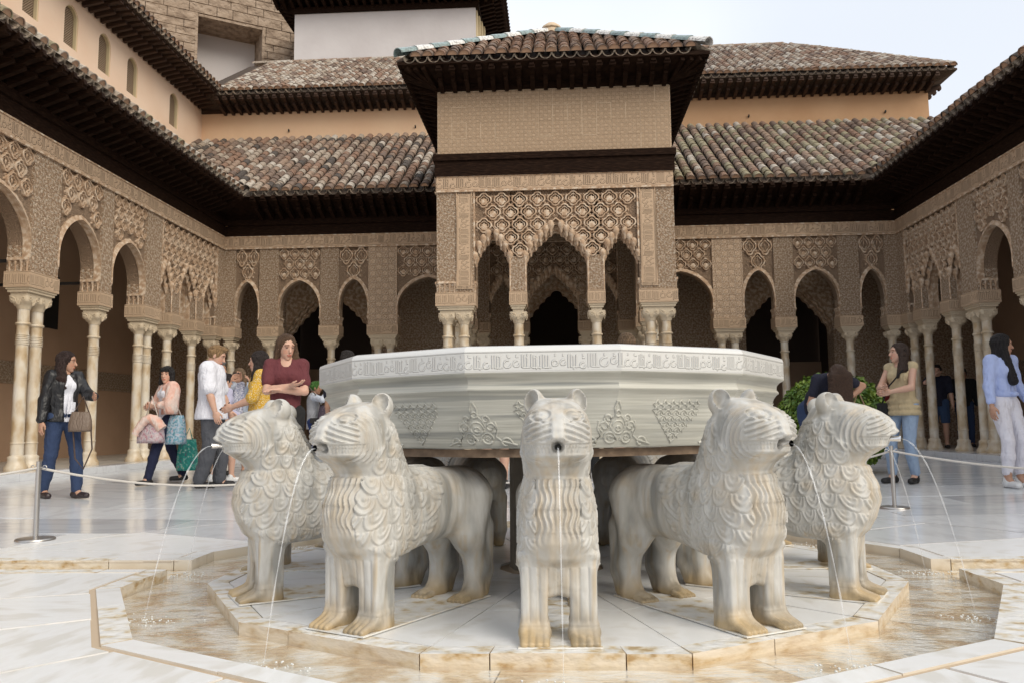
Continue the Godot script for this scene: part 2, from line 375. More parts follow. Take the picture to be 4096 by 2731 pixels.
func nets(f, lo: Vector3, hi: Vector3, cell: float, sym := false, near = null) -> MB:
	# one vertex in each cell that the surface crosses, one quad round each crossed edge; only blocks near the surface are visited
	var B := 6
	var dim := (hi - lo) / cell
	var nx := int(ceil(dim.x / B)) * B + 1; var ny := int(ceil(dim.y / B)) * B + 1; var nz := int(ceil(dim.z / B)) * B + 1
	var val := PackedFloat32Array(); val.resize(nx * ny * nz); val.fill(1.0)
	var done := PackedByteArray(); done.resize(nx * ny * nz)
	var reach := cell * B * 0.5 * 1.7321 + cell * 1.5
	var mb := MB.new()
	var cells := PackedInt32Array()
	var sxy := nx * ny
	for bz in (nz - 1) / B:
		for by in (ny - 1) / B:
			for bx in (nx - 1) / B:
				var ctr := lo + (Vector3(bx, by, bz) * B + Vector3.ONE * B * 0.5) * cell
				var list = null
				if near != null:
					list = near.call(ctr, reach)
					if list == null: continue
				elif absf(f.call(ctr, null)) > reach * 2.2: continue
				for k in range(bz * B, bz * B + B + 1):
					for j in range(by * B, by * B + B + 1):
						var i0 := k * sxy + j * nx
						for i in range(bx * B, bx * B + B + 1):
							if done[i0 + i]: continue
							done[i0 + i] = 1
							val[i0 + i] = f.call(lo + Vector3(i, j, k) * cell, list)
				for k in range(bz * B, bz * B + B):
					for j in range(by * B, by * B + B):
						for i in range(bx * B, bx * B + B): cells.append(k * sxy + j * nx + i)
	var at := {}
	var off := PackedInt32Array([0, 1, nx, nx + 1, sxy, sxy + 1, sxy + nx, sxy + nx + 1])
	var ed := PackedInt32Array([0, 1, 2, 3, 4, 5, 6, 7, 0, 2, 1, 3, 4, 6, 5, 7, 0, 4, 1, 5, 2, 6, 3, 7])
	var grad := PackedVector3Array()
	for ci in cells:
		var m := 0
		for q in 8:
			if val[ci + off[q]] < 0.0: m |= 1 << q
		if m == 0 or m == 255: continue
		var s := Vector3.ZERO; var cnt := 0
		for e in 12:
			var a := ed[e * 2]; var b := ed[e * 2 + 1]
			if ((m >> a) & 1) != ((m >> b) & 1):
				var va := val[ci + off[a]]; var vb := val[ci + off[b]]
				var t := va / (va - vb)
				var pa := Vector3(a & 1, (a >> 1) & 1, a >> 2); var pb := Vector3(b & 1, (b >> 1) & 1, b >> 2)
				s += pa.lerp(pb, t); cnt += 1
		var i := ci % nx; var j := (ci / nx) % ny; var k := ci / sxy
		var p := lo + (Vector3(i, j, k) + s / cnt) * cell
		if sym and k == 0: p.z = 0.0
		at[ci] = mb.vert(p)
	for ci in at:
		var i: int = ci % nx; var j: int = (ci / nx) % ny; var k: int = ci / sxy
		var v0 := val[ci] < 0.0
		if j > 0 and k > 0 and (val[ci + 1] < 0.0) != v0: nq(mb, at, ci, ci - nx, ci - nx - sxy, ci - sxy, v0)
		if i > 0 and k > 0 and (val[ci + nx] < 0.0) != v0: nq(mb, at, ci, ci - sxy, ci - sxy - 1, ci - 1, v0)
		if i > 0 and j > 0 and (val[ci + sxy] < 0.0) != v0: nq(mb, at, ci, ci - 1, ci - 1 - nx, ci - nx, v0)
	if sym:   # mirror in z = 0
		var n := mb.v.size(); var idx := PackedInt32Array(); idx.resize(n)
		for q in n:
			var p := mb.v[q]
			idx[q] = q if p.z == 0.0 else mb.vert(Vector3(p.x, p.y, -p.z))
		var tn := mb.ix.size()
		for q in range(0, tn, 3):
			var a := idx[mb.ix[q]]; var b := idx[mb.ix[q + 1]]; var d := idx[mb.ix[q + 2]]
			mb.ix.append(a); mb.ix.append(d); mb.ix.append(b)
	return mb
func nq(mb: MB, at: Dictionary, a: int, b: int, c: int, d: int, flip: bool) -> void:
	if not (at.has(a) and at.has(b) and at.has(c) and at.has(d)): return
	var i: int = at[a]; var j: int = at[b]; var k: int = at[c]; var l: int = at[d]
	if flip: mb.tri(i, j, k); mb.tri(i, k, l)
	else: mb.tri(i, k, j); mb.tri(i, l, k)
func skin(prims: Array, cell: float, warp = null) -> MB:
	var F := Field.new()
	var lo := Vector3.ONE * 1e3; var hi := -lo
	for q in prims:
		if q is Half or q.cut: continue
		lo = lo.min(q.mn()); hi = hi.max(q.mx())
	lo -= Vector3.ONE * cell * 2.5; hi += Vector3.ONE * cell * 2.5
	var near := func(c: Vector3, reach: float):
		var l := []; var d := 1e3; var any := false
		for q in prims:
			var e: float = q.ev(c)
			if q.cut:
				if absf(e) < reach * 1.5 or e < 0.0: l.append(q)
				continue
			d = minf(d, e)
			if e < reach * 1.3 + q.k: l.append(q); any = true
		return l if any and d > -reach * 1.6 else null
	var f
	if warp != null: f = func(p: Vector3, l): return F.ev_all(p, l) - warp.call(p)
	else: f = func(p: Vector3, l): return F.ev_all(p, l)
	return nets(f, lo, hi, cell, false, near)

# ---------------------------------------------------------------- the stone lion: x runs along the back from the fountain's middle, y up, z sideways
var lion_tab := {}
func tab(key: String, pts: Array, lo: float, hi: float, n := 96) -> void:   # a piecewise curve, sampled
	var t := PackedFloat32Array(); t.resize(n + 1)
	for i in n + 1:
		var x := lerpf(lo, hi, float(i) / n); var v: float = pts[0].y
		for k in pts.size() - 1:
			if x >= pts[k].x: v = lerpf(pts[k].y, pts[k + 1].y, smoothstep(0.0, 1.0, clampf((x - pts[k].x) / (pts[k + 1].x - pts[k].x), 0, 1)) * 0.35 + clampf((x - pts[k].x) / (pts[k + 1].x - pts[k].x), 0, 1) * 0.65)
		t[i] = v
	lion_tab[key] = [t, lo, n / (hi - lo), n]
func tv(e: Array, x: float) -> float:
	var g := clampf((x - e[1]) * e[2], 0.0, e[3] - 0.001); var i := int(g)
	return lerpf(e[0][i], e[0][i + 1], g - i)
func smin(a: float, b: float, k: float) -> float:
	var h := maxf(k - absf(a - b), 0.0) / k
	return minf(a, b) - h * h * k * 0.25
var LB := []   # lion curves: front, back, half width by height; top, bottom, half width by length
var LC := []
func lion_setup() -> void:
	tab("f", [Vector2(0.20, 1.655), Vector2(0.27, 1.675), Vector2(0.31, 1.715), Vector2(0.37, 1.745), Vector2(0.45, 1.757), Vector2(0.51, 1.747), Vector2(0.57, 1.722), Vector2(0.61, 1.708), Vector2(0.64, 1.728), Vector2(0.665, 1.768), Vector2(0.69, 1.808), Vector2(0.75, 1.832), Vector2(0.79, 1.830), Vector2(0.82, 1.808), Vector2(0.85, 1.765), Vector2(0.875, 1.715), Vector2(0.893, 1.650), Vector2(0.905, 1.58)], 0.2, 0.92)
	tab("b", [Vector2(0.20, 1.54), Vector2(0.26, 1.50), Vector2(0.30, 1.40), Vector2(0.40, 1.33), Vector2(0.50, 1.30), Vector2(0.58, 1.33), Vector2(0.63, 1.38), Vector2(0.70, 1.425), Vector2(0.75, 1.455), Vector2(0.80, 1.478), Vector2(0.85, 1.497), Vector2(0.88, 1.515), Vector2(0.905, 1.555)], 0.2, 0.92)
	tab("w", [Vector2(0.20, 0.12), Vector2(0.27, 0.142), Vector2(0.36, 0.152), Vector2(0.45, 0.148), Vector2(0.54, 0.136), Vector2(0.61, 0.124), Vector2(0.66, 0.128), Vector2(0.72, 0.135), Vector2(0.78, 0.133), Vector2(0.83, 0.122), Vector2(0.87, 0.10), Vector2(0.893, 0.082), Vector2(0.905, 0.065)], 0.2, 0.92)
	tab("t", [Vector2(0.765, 0.47), Vector2(0.785, 0.53), Vector2(0.81, 0.57), Vector2(0.85, 0.60), Vector2(0.90, 0.612), Vector2(1.05, 0.612), Vector2(1.30, 0.618), Vector2(1.50, 0.62)], 0.74, 1.55)
	tab("bt", [Vector2(0.765, 0.40), Vector2(0.80, 0.31), Vector2(0.86, 0.28), Vector2(1.0, 0.285), Vector2(1.12, 0.285), Vector2(1.25, 0.275), Vector2(1.40, 0.252), Vector2(1.5, 0.245)], 0.74, 1.55)
	tab("bw", [Vector2(0.765, 0.05), Vector2(0.79, 0.095), Vector2(0.84, 0.130), Vector2(0.92, 0.142), Vector2(1.02, 0.132), Vector2(1.14, 0.122), Vector2(1.30, 0.134), Vector2(1.5, 0.145)], 0.74, 1.55)
	for k in ["f", "b", "w", "t", "bt", "bw"]: LB.append(lion_tab[k])
	LC = [Cap.new(Vector3(0.905, 0.47, 0.085), Vector3(0.965, 0.29, 0.092), 0.092, 0.078, 0.04),
		Cap.new(Vector3(0.965, 0.29, 0.092), Vector3(0.905, 0.150, 0.10), 0.068, 0.055, 0.03),
		Cap.new(Vector3(0.845, 0.32, 0.095), Vector3(0.848, 0.115, 0.102), 0.055, 0.044, 0.04), Cap.new(Vector3(0.848, 0.115, 0.102), Vector3(0.880, 0.03, 0.104), 0.044, 0.042, 0.02),
		Cap.new(Vector3(0.910, 0.145, 0.10), Vector3(0.945, 0.04, 0.104), 0.055, 0.046, 0.03),
		Cap.new(Vector3(0.945, 0.022, 0.104), Vector3(1.045, 0.012, 0.104), 0.046, 0.030, 0.03)]
	for j in 4:
		var zt := 0.069 + j * 0.0235
		LC.append(Cap.new(Vector3(1.030, 0.018, zt), Vector3(1.082, 0.009, zt), 0.0150, 0.0125, 0.004))
	for j in 4:
		var zf := 0.052 + j * 0.0265
		LC.append(Cap.new(Vector3(1.655, 0.034, zf), Vector3(1.736, 0.011, zf), 0.0185, 0.0140, 0.004))
	LC.append(Cap.new(Vector3(1.595, 0.01, 0.092), Vector3(1.665, 0.006, 0.092), 0.050, 0.042, 0.012))
func rbox(p: Vector3, c: Vector3, h: Vector3, r: float) -> float:
	var q := (p - c).abs() - h + Vector3.ONE * r
	return q.max(Vector3.ZERO).length() + minf(maxf(q.x, maxf(q.y, q.z)), 0.0) - r
func lion_sdf(p: Vector3, _l) -> float:
	p.z = absf(p.z)
	var d := 1e3
	if p.y > 0.17 and p.x > 1.2:   # chest, neck and head
		var fx := tv(LB[0], p.y); var bx := tv(LB[1], p.y); var w := tv(LB[2], p.y) - 0.005
		var c := (fx + bx) * 0.5; var h := (fx - bx) * 0.5
		var e := 2.4 if p.y < 0.66 else lerpf(2.4, 2.7, smoothstep(0.66, 0.72, p.y) - smoothstep(0.80, 0.86, p.y))
		var g := pow(pow(absf(p.x - c) / h, e) + pow(p.z / w, e), 1.0 / e)
		d = (g - 1.0) * minf(h, w)
		d = maxf(d, (p.y - 0.905) * 0.8)
		d = maxf(d, 0.21 - p.y)
	if p.x < 1.56:   # barrel
		var tp := tv(LB[3], p.x); var bo := tv(LB[4], p.x); var bw := tv(LB[5], p.x)
		var c2 := (tp + bo) * 0.5; var h2 := (tp - bo) * 0.5
		var g2 := pow(pow(absf(p.y - c2) / h2, 2.5) + pow(p.z / bw, 2.5), 0.4)
		var d2 := (g2 - 1.0) * minf(h2, bw)
		d2 = maxf(d2, 0.765 - p.x)
		d2 = maxf(d2, p.x - 1.53)
		d = smin(d, d2, 0.02)
	if p.y < 0.62:
		for q in LC:
			if absf(p.x - q.a.x) < 0.22: d = smin(d, q.ev(p), q.k)
		d = smin(d, rbox(p, Vector3(1.605, 0.16, 0.092), Vector3(0.056, 0.165, 0.053), 0.018), 0.03)   # fore leg
		d = smin(d, rbox(p, Vector3(1.61, 0.235, 0.0), Vector3(0.045, 0.072, 0.08), 0.02), 0.02)
	if p.y > 0.78:   # ears: cupped, open to the front
		var er := (p - Vector3(1.568, 0.884, 0.083)) / Vector3(0.054, 0.057, 0.041)
		var el := er.length(); var de := (el - 1.0) * 0.041
		var ir := (p - Vector3(1.598, 0.898, 0.096)) / Vector3(0.048, 0.044, 0.028)
		de = maxf(de, (1.0 - ir.length()) * 0.03)
		d = smin(d, de, 0.012)
	if absf(d) < 0.05: d -= lion_relief(p)
	d = maxf(d, -p.y)
	return d
func lion_relief(p: Vector3) -> float:
	var r := 0.0
	var mx := (p.x - 1.50) / 0.285; var my := (p.y - 0.50) / 0.252
	var mane := 1.0 - smoothstep(0.94, 1.0, sqrt(mx * mx + my * my))
	if p.y > 0.5 and p.x > 1.20: mane = maxf(mane, (1.0 - smoothstep(0.80, 0.84, p.y)) * (1.0 - smoothstep(1.60, 1.63, p.x + (p.y - 0.7) * 0.3)))
	if p.y > 0.60 and p.x > 1.66: mane = 0.0
	if mane > 0.0:
		var u := atan2(p.z, p.x - 1.50) * 0.165 + 0.012 * sin(p.y * 23.0)
		var v := p.y + 0.012 * sin(p.x * 19.0)
		if p.z < 0.085 and p.x > 1.62:   # long locks down the breast
			var q := p.z + 0.006 * sin(p.y * 62.0) * smoothstep(0.0, 0.03, p.z)
			r += 0.0042 * sin(q * TAU / 0.0210) * smoothstep(0.27, 0.33, p.y)
			r += 0.0022 * (p.y / 0.082 - floorf(p.y / 0.082) - 0.5) * -1.0
		else:   # overlapping tufts, each cut with curved grooves
			var h := 0.066; var w := 0.072
			var row := floorf(v / h)
			var fu := u / w + 0.5 * fposmod(row, 2.0); fu = (fu - floorf(fu) - 0.5) * 2.0
			var fv := 1.0 - (v / h - row)
			var rr := sqrt(fu * fu + fv * fv * 0.95)
			var fade := 1.0 - smoothstep(0.90, 1.04, rr)
			r += fade * (0.0010 + 0.0046 * minf(rr, 1.0) + 0.0024 * sin(rr * TAU * 2.6 + 0.6))
		r = r * mane + 0.004 * mane
	if p.y > 0.66 and p.x > 1.62:   # face: ringed cheeks, striped muzzle, eyes, nose ridge, mouth with teeth
		var rho := sqrt(pow((p.x - 1.80) * 0.92, 2.0) + pow(p.y - 0.735, 2.0))
		if p.z > 0.055 and rho > 0.065 and rho < 0.180: r += 0.0044 * sin((rho - 0.065) * TAU / 0.0220) * smoothstep(0.06, 0.08, rho) * (1.0 - smoothstep(0.84, 0.87, p.y))
		if p.x > 1.745 and p.y > 0.742 and p.y < 0.812 and p.z > 0.024: r += 0.0052 * sin((p.y + p.z * 0.32 - p.x * 0.15) * TAU / 0.0225)
		if p.z < 0.05: r += 0.010 * (1.0 - smoothstep(0.016, 0.030, p.z)) * smoothstep(0.742, 0.755, p.y)
		if p.y > 0.735 and p.y < 0.775 and p.x > 1.79: r += 0.008 * (1.0 - smoothstep(0.022, 0.040, p.z)) * (1.0 - smoothstep(0.755, 0.775, p.y))
		var ex := (p.x - 1.765) / 0.040; var ey := (p.y - 0.836) / 0.016; var ez := (p.z - 0.062) / 0.032
		var el := sqrt(ez * ez + (ex * ex + ey * ey) * 0.6)
		if el < 1.6: r += 0.007 * (1.0 - smoothstep(0.5, 0.75, el)) - 0.006 * smoothstep(0.7, 0.9, el) * (1.0 - smoothstep(1.1, 1.35, el)) + 0.005 * smoothstep(1.1, 1.3, el) * (1.0 - smoothstep(1.4, 1.6, el))
		if p.y > 0.690 and p.y < 0.738 and p.z > 0.026 and p.x > 1.70:
			var line := absf(p.y - 0.714)
			r -= 0.0065 * (1.0 - smoothstep(0.014, 0.020, line))
			if line < 0.013: r += 0.005 * (0.5 + 0.5 * sin((p.z - p.x) * TAU / 0.017)) * smoothstep(0.001, 0.004, line)
		var sp := sqrt(p.z * p.z + pow(p.y - 0.722, 2.0))
		if p.x > 1.78: r -= 0.016 * (1.0 - smoothstep(0.014, 0.026, sp))
	if p.y < 0.27 and p.x > 1.53 and p.x < 1.70 and p.y > 0.06: r += 0.0022 - 0.0055 * (1.0 - smoothstep(0.0, 0.6, absf(sin((p.z - 0.040) * PI / 0.035)))) * smoothstep(0.06, 0.09, p.y)
	return r
func lion_arrays() -> Array:
	lion_setup()
	var c := 0.0047
	var mb := nets(lion_sdf, Vector3(0.74, -0.008, -c * 0.5), Vector3(1.87, 0.975, 0.185), c, true)
	var nz := FastNoiseLite.new(); nz.seed = 5; nz.frequency = 6.0; nz.fractal_octaves = 4
	var streak := FastNoiseLite.new(); streak.seed = 9; streak.frequency = 1.0; streak.fractal_octaves = 3
	for i in mb.v.size():
		var p := mb.v[i]
		var n := nz.get_noise_3dv(p)
		var st := streak.get_noise_3d(p.x * 22.0, p.y * 2.2, p.z * 22.0)
		var tan_ := clampf(1.0 - (p.y + n * 0.05 - 0.015) / 0.10, 0.0, 1.0) * 0.9
		tan_ = maxf(tan_, clampf(st * 1.9 - 0.10, 0.0, 1.0) * (0.50 if p.y < 0.30 else 0.26))
		tan_ = maxf(tan_, clampf(n * 2.2 - 0.25, 0.0, 1.0) * 0.34)
		if p.x > 1.64 and absf(p.z) < 0.08 and p.y < 0.68: tan_ = maxf(tan_, 0.26 + st * 0.40)
		mb.c[i] = Color(1, 1, 1).lerp(Color(0.92, 0.68, 0.37), clampf(tan_, 0, 1))
		mb.v[i] = p - Vector3(1.32, 0, 0)
	return mb.arrays(true)
# slow skins are worked out together on several threads, then handed to their meshes
var jobs := []
func later(mesh: ArrayMesh, prims: Array, cell: float, s := 1.0, fold := false, extra := []) -> void:
	jobs.append({"mesh": mesh, "prims": prims, "cell": cell, "s": s, "fold": fold, "extra": extra, "out": []})
func run_job(i: int) -> void:
	var j: Dictionary = jobs[i]
	if j.prims.is_empty():
		j.out = lion_arrays(); return
	var m := skin(j.prims, j.cell)
	if j.fold:
		for k in m.v.size():
			var p := m.v[k]
			var d := 0.010 * wob.get_noise_3d(p.x * 7.0, p.y * 4.5, p.z * 7.0) + 0.008 * wob.get_noise_3d(p.x * 22.0 + 5.0, p.y * 9.0, p.z * 22.0)
			m.v[k] = p + Vector3(p.x, 0.0, p.z).normalized() * d
	if j.extra and j.extra[0] is String: strands(m)
	else:
		for e in j.extra: m.add(e[0], e[1])
	if j.s != 1.0:
		for k in m.v.size(): m.v[k] *= j.s
	j.out = m.arrays(true)
func run_jobs() -> void:
	var g := WorkerThreadPool.add_group_task(run_job, jobs.size(), -1, true)
	WorkerThreadPool.wait_for_group_task_completion(g)
	for j in jobs: (j.mesh as ArrayMesh).add_surface_from_arrays(Mesh.PRIMITIVE_TRIANGLES, j.out)
	jobs.clear()

# ---------------------------------------------------------------- arcades
func floor_h(x: float, z: float) -> float:   # the court falls gently towards the fountain
	return 0.10 * smoothstep(4.2, 9.0, Vector2(x, z).length())
const CAP_B := 2.64
const CAP_T := 2.84
const ABA_T := 2.96
const BLK_T := 3.20
const GF := 0.21
const PAN := 5.08
const FRZ := 5.37
func uvbox(m: MB, a: Vector3, b: Vector3, per: float) -> void:   # only the faces toward +z, +x, -x, with the print running along them once per height
	var h := b.y - a.y; var n := (b.x - a.x) / (per * h)
	m.quad(Vector3(a.x, a.y, b.z), Vector3(b.x, a.y, b.z), b, Vector3(a.x, b.y, b.z), Vector2(0, 1), Vector2(n, 1), Vector2(n, 0), Vector2(0, 0))
	var k := (b.z - a.z) / (per * h)
	m.quad(Vector3(b.x, a.y, b.z), Vector3(b.x, a.y, a.z), Vector3(b.x, b.y, a.z), b, Vector2(0, 1), Vector2(k, 1), Vector2(k, 0), Vector2(0, 0))
	m.quad(Vector3(a.x, a.y, a.z), Vector3(a.x, a.y, b.z), Vector3(a.x, b.y, b.z), Vector3(a.x, b.y, a.z), Vector2(0, 1), Vector2(k, 1), Vector2(k, 0), Vector2(0, 0))
	m.quad(Vector3(b.x, a.y, a.z), Vector3(a.x, a.y, a.z), Vector3(a.x, b.y, a.z), Vector3(b.x, b.y, a.z), Vector2(0, 1), Vector2(n, 1), Vector2(n, 0), Vector2(0, 0))
	m.quad(Vector3(a.x, a.y, a.z), Vector3(b.x, a.y, a.z), Vector3(b.x, a.y, b.z), Vector3(a.x, a.y, b.z))
	m.quad(Vector3(a.x, b.y, b.z), Vector3(b.x, b.y, b.z), Vector3(b.x, b.y, a.z), Vector3(a.x, b.y, a.z))
var col_mesh := {}
func column_meshes() -> void:
	var r := 0.092
	var base := MB.new()
	base.lathe([Vector2(0.0, GF), Vector2(0.165, GF), Vector2(0.165, GF), Vector2(0.165, GF + 0.05), Vector2(0.15, GF + 0.07), Vector2(0.125, GF + 0.12), Vector2(0.118, GF + 0.17), Vector2(0.125, GF + 0.21), Vector2(r, GF + 0.235)], 20)
	col_mesh.base = base.mesh(true)
	var sh := MB.new()
	sh.lathe([Vector2(r, GF + 0.235), Vector2(r, GF + 0.40), Vector2(r, GF + 0.40), Vector2(r + 0.008, GF + 0.405), Vector2(r + 0.008, GF + 0.425), Vector2(r, GF + 0.43), Vector2(r, GF + 0.43), Vector2(r * 0.97, 1.4), Vector2(r * 0.94, 2.10)], 20)
	col_mesh.shaft = sh.mesh(true)
	var rg := MB.new()
	var pr := [Vector2(r * 0.94, 2.10)]
	for k in 6:   # moulded rings below the necking
		var y := 2.10 + k * 0.027
		pr += [Vector2(r * 0.94, y + 0.003), Vector2(r * 1.07, y + 0.008), Vector2(r * 1.07, y + 0.019), Vector2(r * 0.94, y + 0.025)]
	pr += [Vector2(r * 0.94, 2.40), Vector2(r * 1.14, 2.405), Vector2(r * 1.18, 2.42), Vector2(r * 1.14, 2.435), Vector2(r * 0.93, 2.445)]
	rg.lathe(pr, 20)
	col_mesh.rings = rg.mesh(true)
	var nk := MB.new(); nk.lathe([Vector2(r * 0.93, 2.44), Vector2(r * 0.93, CAP_B + 0.01)], 28, Vector3.ZERO, 0.07)
	col_mesh.neck = nk.mesh(true)
	var cp := MB.new(); var rows := []   # round below, square above
	for s in 7:
		var f := s / 6.0; var row := PackedVector3Array()
		var e: float = [2.0, 2.0, 2.6, 6.0, 12.0, 12.0, 12.0][s]; var rad: float = [0.090, 0.102, 0.116, 0.142, 0.150, 0.150, 0.158][s]
		for k in 40:
			var a := TAU * k / 40.0; var cc := cos(a); var ss := sin(a)
			var g := pow(pow(absf(cc), e) + pow(absf(ss), e), -1.0 / e)
			row.append(Vector3(cc * rad * g, CAP_B + (CAP_T - CAP_B) * ([0.0, 0.18, 0.36, 0.48, 0.60, 0.84, 1.0][s] as float), ss * rad * g))
		rows.append(row)
	cp.grid(rows, true); col_mesh.cap = cp.mesh(true)
	var m2 := MB.new()   # small carved volutes and a lily on each capital face
	if true:
		for sx in [-1, 1]:
			var pth := PackedVector3Array()
			for k in 12:
				var t := k / 11.0; var ra := lerpf(0.034, 0.010, t)
				pth.append(Vector3(sx * (0.086 - cos(t * 8.0) * ra * 0.9), CAP_B + 0.145 + sin(t * 8.0) * ra, 0.155))
			m2.tube(pth, 0.009, 0.006, 5)
		for k in 3:
			m2.tube(PackedVector3Array([Vector3((k - 1) * 0.012, CAP_B + 0.06, 0.138), Vector3((k - 1) * 0.030, CAP_B + 0.11, 0.153), Vector3((k - 1) * 0.040, CAP_B + 0.15, 0.150)]), 0.011, 0.005, 5)
	col_mesh.carving = m2.mesh(true)
func column(parent: Node3D, at: Vector3) -> void:
	var c := Node3D.new(); c.name = "column"; name_in(c, parent); c.position = at
	part("base", col_mesh.base, M.marble_column, c)
	part("shaft", col_mesh.shaft, M.marble_column, c)
	part("rings", col_mesh.rings, M.marble_column, c)
	part("necking", col_mesh.neck, M.marble_column, c)
	part("capital", col_mesh.cap, M.capital, c)
	for q in 4: part("capital_carving", col_mesh.carving, M.capital, c, Transform3D(Basis(Vector3.UP, q * PI / 2), Vector3.ZERO))
func arch_y(x: float, a: Dictionary) -> float:   # height of the arch curve at x
	var xc: float = (a.x0 + a.x1) / 2.0; var w: float = (a.x1 - a.x0) / 2.0
	var q := clampf(absf(x - xc) / w, 0.0, 1.0)
	if a.get("muq", false):
		var n: int = a.get("steps", 5); var t := (1.0 - q) * n; var i := floorf(t); var f := t - i
		if i >= n: return a.apex
		return lerpf(a.spring, a.apex, pow(clampf((i + sqrt(f * (2.0 - f))) / n, 0, 1), 0.70))
	var e := sqrt(maxf(0.0, 1.0 - q * q))
	return lerpf(a.spring, a.apex, 0.86 * e + 0.14 * (1.0 - q))
func arch_pts(a: Dictionary, n: int) -> PackedVector2Array:
	var r := PackedVector2Array()
	var xc: float = (a.x0 + a.x1) / 2.0; var w: float = (a.x1 - a.x0) / 2.0
	for k in n + 1:
		var x := xc - w * cos(PI * k / n) if not a.get("muq", false) else lerpf(a.x0, a.x1, float(k) / n)
		r.append(Vector2(x, arch_y(x, a)))
	return r
func spandrel(m: MB, a: Dictionary, top: float, z0: float, z1: float, n := 28, y0 := -1.0) -> void:   # wall above an arch: front, back, soffit
	var p := arch_pts(a, n)
	for i in n:
		var u := p[i]; var v := p[i + 1]
		m.quad(Vector3(u.x, u.y, z1), Vector3(v.x, v.y, z1), Vector3(v.x, top, z1), Vector3(u.x, top, z1))
		m.quad(Vector3(v.x, v.y, z0), Vector3(u.x, u.y, z0), Vector3(u.x, top, z0), Vector3(v.x, top, z0))
		m.quad(Vector3(u.x, u.y, z0), Vector3(v.x, v.y, z0), Vector3(v.x, v.y, z1), Vector3(u.x, u.y, z1))
	if y0 > 0.0:
		for e in [[p[0], 1], [p[n], -1]]:
			var x: float = e[0].x
			m.quad(Vector3(x, y0, z0), Vector3(x, y0, z1), Vector3(x, e[0].y, z1), Vector3(x, e[0].y, z0))
func arch_trim(m: MB, a: Dictionary, w: float, z: float, d: float, n := 36) -> void:   # scalloped band round the arch, standing proud
	var p := arch_pts(a, n)
	var xc: float = (a.x0 + a.x1) / 2.0
	p.insert(0, Vector2(a.x0, BLK_T + 0.2)); p.append(Vector2(a.x1, BLK_T + 0.2))
	for i in p.size() - 1:
		var u := p[i]; var v := p[i + 1]
		var nu := (p[i + 1] - p[maxi(i - 1, 0)]).normalized().orthogonal(); var nv := (p[mini(i + 2, p.size() - 1)] - p[i]).normalized().orthogonal()
		if nu.dot(u - Vector2(xc, a.spring)) < 0: nu = -nu
		if nv.dot(v - Vector2(xc, a.spring)) < 0: nv = -nv
		var wa := w * (1.0 + 0.25 * (i % 2)); var wb := w * (1.0 + 0.25 * ((i + 1) % 2))
		var uo := u + nu * wa; var vo := v + nv * wb
		u -= nu * 0.012; v -= nv * 0.012
		m.quad(Vector3(u.x, u.y, z + d), Vector3(v.x, v.y, z + d), Vector3(vo.x, vo.y, z + d * 0.5), Vector3(uo.x, uo.y, z + d * 0.5))
		m.quad(Vector3(uo.x, uo.y, z + d * 0.5), Vector3(vo.x, vo.y, z + d * 0.5), Vector3(vo.x, vo.y, z - 0.03), Vector3(uo.x, uo.y, z - 0.03))
		m.quad(Vector3(u.x, u.y, z - 0.08), Vector3(v.x, v.y, z - 0.08), Vector3(v.x, v.y, z + d), Vector3(u.x, u.y, z + d))
